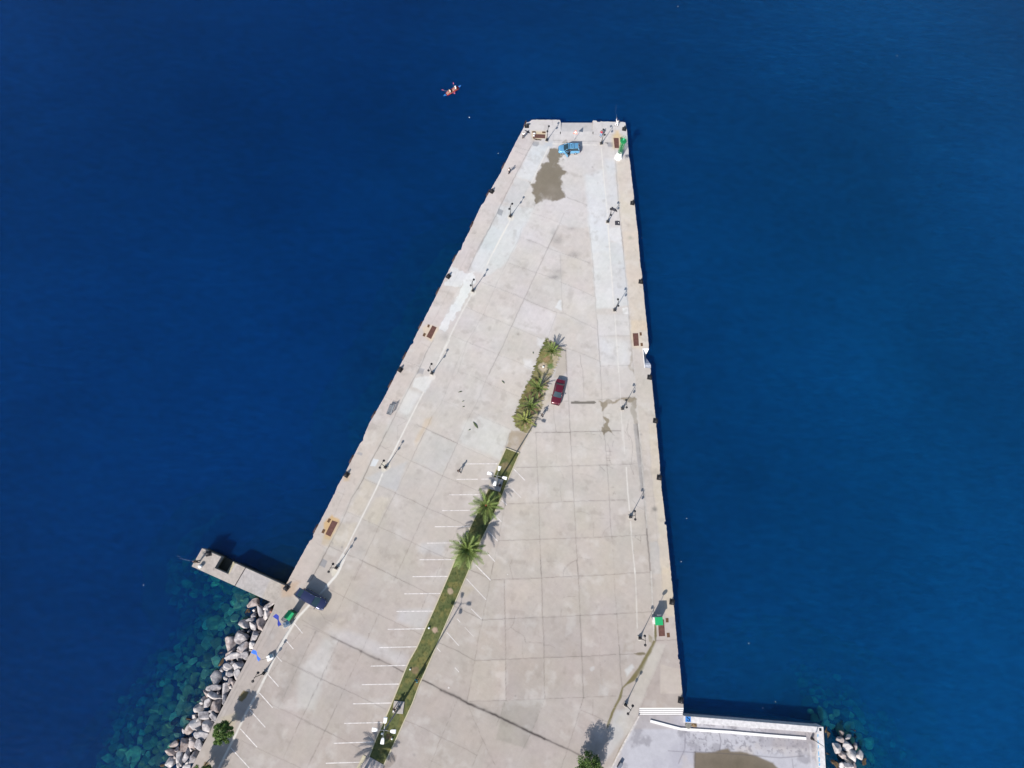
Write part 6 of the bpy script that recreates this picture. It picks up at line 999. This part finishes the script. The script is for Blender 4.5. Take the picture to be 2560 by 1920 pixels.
cen = Vector((0, -.05, 2.35)); tri = [(0, .42), (.45, -.32), (-.45, -.32)]; tl = lambda k: [(x * k, cen.y - (y * k) * .0 - .0 + (y * k) * .72, cen.z + (y * k) * .7) for x, y in tri]
def slab3(pts, th): a_ = [Vector(p) for p in pts]; nn = (a_[1] - a_[0]).cross(a_[2] - a_[0]).normalized() * th; return [tuple(p) for p in a_] + [tuple(p + nn) for p in a_]
tf = [(0, 2, 1), (3, 4, 5), (0, 1, 4, 3), (1, 2, 5, 4), (2, 0, 3, 5)]; T1 = MB().add(slab3(tl(1.0), -.02), tf).build('sign_plate', mat('sign_red', alb((235, 90, 60)), .5), ts)
q3 = slab3(tl(.62), -.03); MB().add(q3, tf).build('sign_face', mat('sign_face', (.85, .80, .72), .5), T1); q3 = slab3(tl(.60), .012); MB().add(q3, tf).build('sign_face', mat('sign_face', (.85, .80, .72), .5), T1)
# green harbour light tower
tw = empty('light_tower', g(1545.5, 394), .3, 'green lattice harbour light tower on a white pedestal at the north east corner', 'light tower'); b = MB(); b.tube([(0, 0, 0), (0, 0, .3), (0, 0, .31), (0, 0, 1.35), (0, 0, 1.45)], [.80, .80, .66, .5, .42], 8); b.build('pedestal', mat('bright_white', (.74, .74, .73), .5, 0, .04), tw)
GT = mat('tower_green', alb((40, 158, 96)), .45, 0, .12, 4); leg = MB(); ring = MB(); N_ = 8
for k in range(N_):
    a = 2 * math.pi * k / N_; c, s = math.cos(a), math.sin(a); leg.tube([(c * .36, s * .36, 1.4), (c * .36, s * .36, 4.7)], .032, 6)
for z in np.arange(1.6, 4.8, .52):
    pts = [(.37 * math.cos(t), .37 * math.sin(t), z) for t in np.linspace(0, 2 * math.pi, 17)]; ring.tube(pts, .03, 5)
leg.build('lattice_tube', GT, tw, True); ring.build('lattice_rings', GT, tw, True); MB().tube([(0, 0, 1.4), (0, 0, 4.7)], .07, 8).build('core_column', GT, tw, True)
b = MB(); b.tube([(0, 0, 4.68), (0, 0, 4.78)], [.62, .62], 16); b.build('gallery', GT, tw); b = MB()
for t in np.linspace(0, 2 * math.pi, 9)[:-1]: b.tube([(.58 * math.cos(t), .58 * math.sin(t), 4.75), (.58 * math.cos(t), .58 * math.sin(t), 5.4)], .022, 5)
for z in (5.05, 5.4): b.tube([(.58 * math.cos(t), .58 * math.sin(t), z) for t in np.linspace(0, 2 * math.pi, 17)], .022, 5)
b.build('railing', GT, tw); MB().tube([(0, 0, 4.78), (0, 0, 5.1), (0, 0, 5.35), (0, 0, 5.55)], [.2, .2, .16, .05], 12).build('lantern', mat('lantern_green', alb((70, 200, 140)), .2), tw, True); b = MB()
for s in (-.16, .16): b.tube([(.52, s, .4), (.45, s, 4.7)], .022, 5)
for z in np.arange(.6, 4.6, .33): b.tube([(.51 - (z - .4) * .016, -.16, z), (.51 - (z - .4) * .016, .16, z)], .016, 4)
b.build('ladder', GT, tw)
# thin pole at the terrace corner
tp = empty('thin_pole', g(2029, 1846, TZ), 0, 'thin dark lamp pole at the inner corner of the terrace parapets', 'pole'); TT = Vector(g(2059.5, 1866, TZ + 3.6)) - Vector(g(2029, 1846, TZ)); MB().tube([(0, 0, 0), tuple(TT)], [.06, .03], 7).build('pole', BLK, tp, True); MB().tube([(0, 0, 0), (0, 0, .5), (0, 0, .55)], [.2, .17, .06], 10).build('base', BLK, tp)
# ---- loose things
def heap(name, c, outline, h, m, lab, cat, seed):
    P = pl(c, *outline); G_ = np.array([g(*p)[:2] for p in P]); ctr = G_.mean(0); mb = MB(); n = len(G_); rn = np.random.default_rng(seed); R_ = G_ - ctr; vs = [(0, 0, h)]; rings = 5
    for k in range(1, rings + 1):
        t = k / rings
        for q in R_: vs.append((q[0] * t, q[1] * t, max(.008, h * (1 - t ** 2) + rn.uniform(-.3, .3) * h * (t < 1)) if t < 1 else -.01))
    fs = [(0, 1 + i, 1 + (i + 1) % n) for i in range(n)] + [(1 + k * n + i, 1 + (k + 1) * n + i, 1 + (k + 1) * n + (i + 1) % n, 1 + k * n + (i + 1) % n) for k in range(rings - 1) for i in range(n)]
    ar = sum(R_[i][0] * R_[(i + 1) % n][1] - R_[(i + 1) % n][0] * R_[i][1] for i in range(n))
    if ar < 0: fs = [f[::-1] for f in fs]
    o = mb.add(vs, fs).build(name, m, loc=(ctr[0], ctr[1], 0)); return tag(o, lab, cat)
CR['I'] = (1500, 500, .04521); DK = mat('dark_heap', (.045, .045, .055), .9, 0, .2, 4)
heap('dark_heap', 'I', (575, 410, 640, 460, 690, 470, 640, 400, 640, 350, 680, 380, 760, 480, 850, 480, 900, 520, 960, 610, 955, 690, 900, 650, 820, 630, 720, 600, 640, 560, 580, 500), .16, DK, 'crumpled black cloth lying by the east lamp post next to the black mat', 'cloth', 1)
heap('black_mat', 'I', (800, 1150, 870, 1140, 980, 1130, 1050, 1150, 1100, 1130, 1110, 1250, 1120, 1420, 1060, 1410, 960, 1400, 820, 1400), .05, DK, 'square black mat with a torn edge near the east lamp post', 'mat', 2)
heap('white_scrap', 'I', (985, 1225, 1030, 1230, 1060, 1300, 1030, 1300), .12, WHITE, 'small white scrap on the black mat', 'litter', 3)
heap('dark_heap', 'Q', (260, 950, 360, 990, 560, 1090, 590, 1020, 640, 1030, 620, 1100, 740, 1200, 620, 1210, 520, 1180, 420, 1080), .12, DK, 'pointed black heap beside the person in white at the north west corner', 'cloth', 4)  # low black heap with a pointed outline
heap('rope', 'Q', (870, 1520, 980, 1530, 1100, 1600, 1250, 1640, 1350, 1600, 1540, 1640, 1450, 1700, 1300, 1680, 1150, 1690, 960, 1600), .06, mat('rope_brown', (.07, .05, .04), .95, 0, .3, 8), 'dark heap of rope in front of the north west rusty plate', 'rope', 5)
ch = empty('folding_chair', g(*pc('X', 1040, 1570)), .3, 'small grey folded chair behind the white tower pedestal', 'chair'); b = MB()
for s in (-.22, .22): b.tube([(-.4, s, .05), (.4, s, .45)], .025, 5); b.tube([(-.4, s, .45), (.4, s, .05)], .025, 5)
b.build('frame', GRYM, ch); b = MB(); b.box((0, 0, .42), (.5, .42, .03)); b.build('seat', mat('chair_grey', (.18, .18, .2), .9), ch)
bk = empty('bucket', g(*[470 + 560 * .0588, 1360 + 945 * .0588]), 0, 'white bucket standing near the seaward end of the jetty', 'bucket'); MB().tube([(0, 0, 0), (0, 0, .42), (0, 0, .43), (0, 0, .06)], [.22, .30, .27, .2], 16).build('bucket_body', WHITE, bk, True); MB().tube([(.29 * math.cos(t), .29 * math.sin(t) * .3, .42 + .2 * math.sin(t)) for t in np.linspace(0, math.pi, 9)], .01, 4).build('handle', GRYM, bk)
pt_ = tag(MB().tube([(0, 0, 0), (0, 0, .5), (0, 0, .52), (0, 0, .45)], [.32, .42, .38, .34], 16).build('stone_pot', mat('pot_grey', alb((150, 150, 142)), .9, 0, .2), loc=g(1718, 1812, TZ)), 'round grey stone pot at the foot of the blue painted sign', 'pot'); heap('sack', 'P', (1732, 1808, 1744, 1808, 1746, 1820, 1738, 1821, 1731, 1817), .3, mat('sack_brown', alb((150, 128, 100)), .9), 'brown sack between the parapet and the white kerb', 'sack', 7).location.z = TZ
tag(MB().box((0, 0, .25), (.9, .45, .5)).build('grey_crate', mat('crate_grey', (.18, .2, .24), .6), loc=g(*pc('F', 1025, 1635), TZ), bevel=.03), 'grey metal box at the terrace edge by the bottom of the picture', 'box').rotation_euler = (0, 0, 1.0)
tag(MB().tube([(0, 0, 0), (0, 0, .5), (0, 0, .62)], [.22, .22, .1], 12).build('junction_post', mat('post_black', (.03, .025, .03), .7), loc=g(*pc('V', 600, 618), .1)), 'short dark round post on the pad of the north floodlight mast', 'post')
for i, (x0, y0, x1, y1, sz, lab) in enumerate(((1428, 905, 1482, 980, .17, 'largest fallen palm leaf on the pale slab west of the palms'), (1375, 1000, 1402, 990, .08, 'fallen palm leaf just below the largest one'), (1262, 580, 1308, 570, .08, 'fallen leaf alone in the slab north of the other leaves'), (1745, 450, 1775, 482, .09, 'fallen leaf near the second small palm'), (1305, 683, 1330, 675, .06, 'tiny fallen leaf in the middle of the west field'), (2088, 130, 2094, 155, .07, 'fallen leaf west of the northern palm'), (1308, 742, 1335, 737, .06, 'tiny fallen leaf, lowest of three on the west field'))):
    a = Vector(g(*pc('E', x0, y0))); b = Vector(g(*pc('E', x1, y1))); d = b - a; s = Vector((-d.y, d.x, 0)).normalized() * sz; m = (a + b) / 2
    mb = MB(); n = 7; vs = []
    for k in range(n):
        t = k / (n - 1); p = a + d * t - m + Vector((0, 0, .04 + .08 * math.sin(math.pi * t))); w_ = math.sin(math.pi * (t * .9 + .05)); vs += [tuple(p + s * w_), tuple(p + Vector((0, 0, .04))), tuple(p - s * w_)]
    mb.add(vs, [(k * 3 + e, k * 3 + 3 + e, k * 3 + 4 + e, k * 3 + 1 + e) for k in range(n - 1) for e in (0, 1)]); tag(mb.build('fallen_leaf', mat('fallen_leaf', (.085, .11, .05), .8), loc=tuple(m)), lab, 'leaf', 'fallen palm leaves on the concrete')
for i, (x, y, lab) in enumerate(((1173.4, 293.4, 'small white float on the open water below the kayak'), (1245.8, 383.4, 'small white float off the north west quay edge'), (1604.7, 595, 'small white float close to the east quay edge'), (1695, 16, 'small white float at the very top of the picture'), (2243, 139, 'small white float on the open sea at the upper right'), (359, 1462.6, 'small white float west of the jetty'), (1907, 1770, 'small white float in the dark inlet, lower one'), (1938.7, 1754, 'small white float in the dark inlet, upper one'), (1717, 1296, 'small white float off the east quay, upper of two'), (1703, 1404, 'small white float off the east quay, lower of two'), (1872, 1608, 'small white float far off the east quay'))):
    tag(MB().sphere((0, 0, 0), (.055 if i not in (0,) else .1), 10, 6, .8).build('float', WHITE, loc=g(x, y, ZW + .03), smooth=True), lab, 'float', 'white floats on the sea')
for i, (x, y, r_, lab) in enumerate(((*pc('C', 145, 750), .16, 'white garden spotlight ball beside the middle sandy hole in the lawn'), (*pc('T', 912, 870), .13, 'small white ball light left of the dry palm stump'), (*pc('U', 330, 1147), .17, 'pale ball light under the southern mast heads'), (*pc('U', 475, 1222), .15, 'pale ball light in the lawn near the broad palm shadow'), (*pc('M', 652, 652), .18, 'white stone in the sandy hollow between the two northern palms'))):
    tag(MB().sphere((0, 0, 0), r_, 10, 6, .8).build('ball_light', mat('pale_ball', (.7, .74, .72), .5), loc=(*g(x, y)[:2], .2), smooth=True), lab, 'light')

# ---- people
SKIN = mat('skin', (.42, .24, .16), .6, 0, .05)
def skinned(name, pts, edges, rad, m, parent=None, sub=1):
    me = bpy.data.meshes.new(name); me.from_pydata([tuple(p) for p in pts], edges, []); o = bpy.data.objects.new(name, me); COL.objects.link(o)
    o.modifiers.new('skin', 'SKIN'); su = o.modifiers.new('sub', 'SUBSURF'); su.levels = sub; su.render_levels = sub
    for i, sv in enumerate(me.skin_vertices[0].data): sv.radius = (rad[i], rad[i]) if not isinstance(rad[i], tuple) else rad[i]; sv.use_root = (i == 0)
    dg = bpy.context.evaluated_depsgraph_get(); n = bpy.data.meshes.new_from_object(o.evaluated_get(dg)); bpy.data.objects.remove(o); n.materials.clear(); n.materials.append(m); n.shade_smooth()
    q = bpy.data.objects.new(name, n); COL.objects.link(q)
    if parent is not None: q.parent = parent
    return q
def person(loc, face, lab, top, legs, hair, pose=None, hat=None, sleeves=.5, k=1.0):
    J_ = dict(pel=(0, 0, .95), spi=(0, 0, 1.14), che=(.01, 0, 1.36), nec=(.01, 0, 1.50), hea=(.03, 0, 1.60), cro=(.02, 0, 1.69))
    for s, t in ((1, 'l'), (-1, 'r')):
        J_.update({'hip' + t: (0, s * .10, .90), 'kne' + t: (.03, s * .12, .50), 'ank' + t: (-.01, s * .13, .09), 'toe' + t: (.15, s * .15, .04), 'sho' + t: (0, s * .18, 1.42), 'elb' + t: (-.02, s * .26, 1.14), 'wri' + t: (.08, s * .25, .90)})
    J_.update(pose or {}); V = {a: Vector(b) * k for a, b in J_.items()}; r = empty('person', loc, face, lab, 'person'); P = []; E_ = []; R_ = []; ix = {}
    def a(n, p, rad, par=None):
        ix[n] = len(P); P.append(p); R_.append(rad)
        if par is not None: E_.append((ix[par], ix[n]))
    a('pel', V['pel'], (.14, .11)); a('spi', V['spi'], (.13, .10), 'pel'); a('che', V['che'], (.155, .11), 'spi'); a('nec', V['nec'], .055, 'che'); a('hea', V['hea'], (.085, .10), 'nec'); a('cro', V['cro'], (.07, .08), 'hea')
    a('nose', V['hea'] + Vector((.115, 0, -.005)), .014, 'hea')
    for t, s in (('l', 1), ('r', -1)):
        a('hip' + t, V['hip' + t], .09, 'pel'); a('kne' + t, V['kne' + t], .058, 'hip' + t); a('ank' + t, V['ank' + t], .036, 'kne' + t); a('toe' + t, V['toe' + t], .035, 'ank' + t)
        a('sho' + t, V['sho' + t], .06, 'che'); a('elb' + t, V['elb' + t], .042, 'sho' + t); a('wri' + t, V['wri' + t], .028, 'elb' + t)
        d = (V['wri' + t] - V['elb' + t]).normalized(); side = d.cross(Vector((0, 0, 1)));  side = side.normalized() if side.length > .01 else Vector((0, 1, 0))
        a('palm' + t, V['wri' + t] + d * .07, (.036, .018), 'wri' + t)
        for f, (o_, ln) in enumerate(((-.032, .075), (-.011, .085), (.010, .08), (.030, .062))):
            b0 = V['wri' + t] + d * .095 + side * o_; a('f%d%s' % (f, t), b0, .010, 'palm' + t); a('g%d%s' % (f, t), b0 + d * ln * .5 + Vector((0, 0, -.01)), .009, 'f%d%s' % (f, t)); a('h%d%s' % (f, t), b0 + d * ln * .8 + Vector((0, 0, -.035)), .008, 'g%d%s' % (f, t))
        b0 = V['wri' + t] + d * .045 + side * -.045; a('th' + t, b0, .011, 'palm' + t); a('ti' + t, b0 + d * .04 + side * -.02, .009, 'th' + t)
    skinned('body', P, E_, R_, SKIN, r)
    S = [V['pel'] + Vector((0, 0, -.02)), V['spi'], V['che'], V['che'] * .3 + V['nec'] * .7]; Es = [(0, 1), (1, 2), (2, 3)]; Rs = [(.165, .13), (.155, .12), (.18, .13), .075]
    for t in 'lr':
        n = len(S); m_ = V['sho' + t] + (V['elb' + t] - V['sho' + t]) * (1 if sleeves > .6 else .8); S += [V['sho' + t], m_]; Es += [(2, n), (n, n + 1)]; Rs += [.078, .060]
        if sleeves > .6: S.append(V['elb' + t] + (V['wri' + t] - V['elb' + t]) * .95); Es.append((n + 1, n + 2)); Rs.append(.042)
    skinned('shirt', S, Es, Rs, top, r)
    S = [V['pel']]; Es = []; Rs = [(.155, .125)]
    for t in 'lr': n = len(S); S += [V['hip' + t], V['kne' + t], V['ank' + t] + Vector((0, 0, .03))]; Es += [(0, n), (n, n + 1), (n + 1, n + 2)]; Rs += [.108, .078, .06]
    skinned('trousers', S, Es, Rs, legs, r)
    h = MB(); h.sphere(V['hea'] + Vector((-.018, 0, .04)), .108, 14, 9, 1.05); h.build('hair' if not hat else 'hat', hair if not hat else hat, r, True)
    e = MB()
    for s in (-1, 1): e.sphere(V['hea'] + Vector((.092, s * .034, .012)), .010, 6, 4)
    e.build('eyes', BLK, r); sh = MB()
    for t in 'lr': d = (V['toe' + t] - V['ank' + t]); sh.box(tuple(V['ank' + t] + d * .4 - Vector((0, 0, .035))), (.27, .10, .09), math.atan2(d.y, d.x))
    sh.build('shoes', BLK, r, bevel=.03); return r
WSH = mat('white_shirt', (.80, .80, .80), .8, 0, .05); DTR = mat('dark_trousers', (.035, .035, .045), .9); BH = mat('black_hair', (.02, .016, .014), .6); GH = mat('grey_hair', (.30, .29, .28), .8); JN = mat('light_jeans', (.28, .42, .60), .9); RS = mat('red_shirt', (.42, .03, .07), .9); DKS = mat('charcoal_shirt', (.06, .065, .075), .9); TEAL = mat('teal_shirt', (.01, .36, .44), .8); WTR = mat('white_trousers', (.78, .78, .80), .8, 0, .05); TAN = mat('tan_trousers', (.30, .22, .15), .9); SEA = math.radians(160)
hips = {'elbl': (-.08, .36, 1.16), 'wril': (.05, .20, 1.02), 'elbr': (-.08, -.36, 1.16), 'wrir': (.05, -.20, 1.02)}
person(g(1308, 345.5), 2.0, 'person in white shirt and dark trousers, hands on hips, by the north west plates', WSH, DTR, GH, hips)
p2 = person(g(1273, 434), 2.6, 'person in white shirt with a black backpack, alone on the west apron', WSH, DTR, BH, {'elbl': (.05, .26, 1.15), 'wril': (.25, .15, 1.10), 'elbr': (.05, -.26, 1.15), 'wrir': (.25, -.15, 1.10)}); MB().box((-.21, 0, 1.25), (.16, .32, .42)).build('backpack', DTR, p2, bevel=.05)
p3 = person(g(1540.5, 316), 1.9, 'person all in white at the north east corner raising a fishing rod', WSH, WTR, GH, {'hipl': (.05, .11, .90), 'knel': (.16, .17, .50), 'ankl': (.10, .24, .09), 'toel': (.26, .27, .04), 'kner': (-.05, -.18, .50), 'ankr': (-.15, -.24, .09), 'toer': (0, -.28, .04), 'elbl': (.18, .28, 1.66), 'wril': (.32, .18, 1.88), 'elbr': (.10, -.36, 1.30), 'wrir': (.30, -.46, 1.22)}, sleeves=1)
def rod(base, tip, lineend, lab, c=None):
    r = empty('fishing_rod', base, 0, lab, 'fishing rod'); b = Vector(base); t = Vector(tip) - b; e = Vector(lineend) - b; md = t * .5 + Vector((0, 0, .12)); MB().tube([(0, 0, 0), tuple(md), tuple(t)], [.012, .007, .003], 6).build('rod', c or mat('rod_grey', (.5, .55, .6), .4), r, True)
    pts = [tuple(t + (e - t) * u_ + Vector((0, 0, -1.0 * math.sin(math.pi * u_) * .8))) for u_ in np.linspace(0, 1, 10)]; MB().tube(pts, .007, 4).build('line', mat('fishing_line', (.30, .38, .48), .4), r); return r
a_ = math.radians(109); hb_ = g(1540.5, 316); hand = (hb_[0] + .32 * math.cos(1.9) - .18 * math.sin(1.9), hb_[1] + .32 * math.sin(1.9) + .18 * math.cos(1.9), 1.92)
rod(hand, g(1541, 286, 2.6), g(1541, 262, ZW), 'pale fishing rod raised over the water at the north east corner')
person(g(1501, 341.5), 1.2, 'person in a dark red shirt and light jeans beside the north east lamp post', RS, JN, BH, {'kner': (-.06, -.13, .5), 'ankr': (-.14, -.14, .09), 'toer': (.02, -.15, .04)})
person(g(1354, 1041.5), .9, 'person with black hair and dark clothes in front of the dark red car', DKS, DTR, BH, hips, sleeves=1)
person(g(1148.5, 1180), 2.2, 'person in dark clothes walking across the west field, close to the first bay line', DKS, DTR, BH, {'knel': (.15, .12, .52), 'ankl': (.22, .13, .09), 'toel': (.38, .14, .05), 'kner': (-.06, -.12, .5), 'ankr': (-.26, -.13, .12), 'toer': (-.12, -.14, .04), 'elbl': (.05, .30, 1.2), 'elbr': (.05, -.30, 1.2), 'wril': (.2, .2, 1.1), 'wrir': (.2, -.2, 1.1)}, sleeves=1)
person(g(1153, 1356), 1.0, 'person dressed in white beside the full crowned palm', WSH, WTR, BH)
pj = person(g(499, 1404), 3.2, 'person in dark olive clothes fishing from the seaward end of the jetty', mat('olive_shirt', (.05, .06, .04), .9), DTR, BH, {'elbl': (.14, .24, 1.20), 'wril': (.40, .08, 1.18), 'elbr': (.14, -.24, 1.20), 'wrir': (.40, -.04, 1.15)}, sleeves=1)
qj = g(499, 1404); rod((qj[0] - .42, qj[1] + .0, 1.18), (qj[0] - 2.3, qj[1] + .2, 1.7), (qj[0] - 4.6, qj[1] + .4, ZW), 'thin fishing rod pointing west from the jetty end')
person(g(1043.5, 1698.5, .08), .8, 'person in a bright teal top standing on the lawn east of the dry stump', TEAL, DTR, BH)
person(g(988, 1771, .17), 1.0, 'person in brown trousers with a white cap on the pad of the southern mast', mat('brown_shirt', (.09, .07, .06), .9), TAN, BH, {'elbl': (.10, .26, 1.16), 'wril': (.28, .2, 1.2)}, hat=WSH)
# ---- tandem kayak
ka, kb_ = (1108.9, 240.2), (1153.2, 214.0); A_ = g(*ka, ZW + .2); B_ = g(*kb_, ZW + .2); KL = math.hypot(A_[0] - B_[0], A_[1] - B_[1]); kh = math.atan2(A_[1] - B_[1], A_[0] - B_[0])
ky = empty('kayak', ((A_[0] + B_[0]) / 2, (A_[1] + B_[1]) / 2, ZW), kh, 'red and blue two seat kayak crossing the open water with two paddlers aboard', 'kayak'); V_ = []; n = 10; N_ = 23; xs = np.linspace(-1, 1, N_); mi = []
for x in xs:
    w_ = .40 * max(0.02, (1 - abs(x) ** 2.2)); zt = .24 + .12 * abs(x) ** 4
    for k in range(n): a = math.pi * (k / (n - 1)); V_.append((x * KL / 2, w_ * math.cos(a), zt - (zt + .12) * math.sin(a) * (1 - .5 * abs(x) ** 3)))
F_ = [(i * n + k, i * n + k + 1, (i + 1) * n + k + 1, (i + 1) * n + k) for i in range(N_ - 1) for k in range(n - 1)]; KR = mat('kayak_red', alb((236, 70, 60)), .35, 0, .04); KB = mat('kayak_blue', alb((60, 140, 225)), .35, 0, .04)
hull = MB().add(V_, F_).build('hull', [KR, KB], ky, True)
for p in hull.data.polygons: p.material_index = 1 if abs(p.center.x) > KL * .385 else 0
for s, nm in ((1, 'bow_deck'), (-1, 'stern_deck')):
    v = []; m = 7
    for k in range(m): x = s * KL / 2 * (.76 + .24 * k / (m - 1)); xx = abs(x) / (KL / 2); w_ = .42 * max(.01, 1 - xx ** 2.6); v += [(x, w_, .25 + .12 * xx ** 4), (x, 0, .33 + .06 * xx), (x, -w_, .25 + .12 * xx ** 4)]
    MB().add(v, [(k * 3 + e, k * 3 + 3 + e, k * 3 + 4 + e, k * 3 + 1 + e) if s < 0 else (k * 3 + 1 + e, k * 3 + 4 + e, k * 3 + 3 + e, k * 3 + e) for k in range(m - 1) for e in (0, 1)]).build(nm, KB, ky, True)
MB().box((0, 0, .03), (KL * .6, .55, .06)).build('cockpit_floor', mat('kayak_floor', alb((206, 62, 54)), .6), ky)
rm_ = MB()
for s in (-1, 1): rm_.tube([(x * KL / 2, s * .44 * (1 - abs(x) ** 2.6), .25 + .12 * abs(x) ** 4) for x in np.linspace(-.62, .62, 12)], .035, 6)
rm_.build('rim', mat('kayak_rim', alb((240, 96, 84)), .4), ky, True)
for x in (-.85, .55): MB().box((x - .22, 0, .30), (.07, .42, .42)).build('seat_back', DTR, ky, bevel=.03)
ca, sa = math.cos(kh), math.sin(kh); sit = {'pel': (0, 0, .14), 'spi': (-.04, 0, .36), 'che': (-.03, 0, .60), 'nec': (-.01, 0, .74), 'hea': (.02, 0, .85), 'cro': (.01, 0, .94)}
for t, s in (('l', 1), ('r', -1)): sit.update({'hip' + t: (.05, s * .10, .14), 'kne' + t: (.48, s * .15, .34), 'ank' + t: (.86, s * .12, .10), 'toe' + t: (.92, s * .12, .24), 'sho' + t: (-.03, s * .18, .66), 'elb' + t: (.12, s * .30, .46), 'wri' + t: (.36, s * .28, .50)})
KX = ky.location
for x, lab, sh_, ha in ((.60, 'front paddler in a pale shirt seated in the red and blue kayak', mat('cream_shirt', (.66, .62, .52), .9), None), (-.80, 'rear paddler in a white shirt and cap seated in the red and blue kayak', WSH, WSH)):
    person((KX.x + ca * x, KX.y + sa * x, ZW + .06), kh, lab, sh_, mat('swim_shorts', (.55, .35, .30), .9), BH, sit, hat=ha)
for x, roll, lab in ((1.0, .95, 'front kayak paddle with pink blades held across the boat'), (-.42, -.55, 'rear kayak paddle with one pink blade raised beside the other paddle')):
    pd = empty('paddle', (KX.x + ca * x, KX.y + sa * x, ZW + .62), kh + roll - .35 * (roll > 0), lab, 'paddle', 'kayak paddles'); MB().tube([(0, -1.05, .0), (0, 1.05, .0)], .018, 6).build('shaft', GRYM, pd)
    for s in (-1, 1): b = MB(); b.add([(-.03, s * .95, 0), (.03, s * .95, 0), (.10, s * 1.15, .02), (.09, s * 1.42, .01), (0, s * 1.50, 0), (-.09, s * 1.42, -.01), (-.10, s * 1.15, -.02)], [(0, 1, 2, 3, 4, 5, 6)]); b.build('blade', mat('paddle_pink', alb((236, 120, 150)), .4), pd)
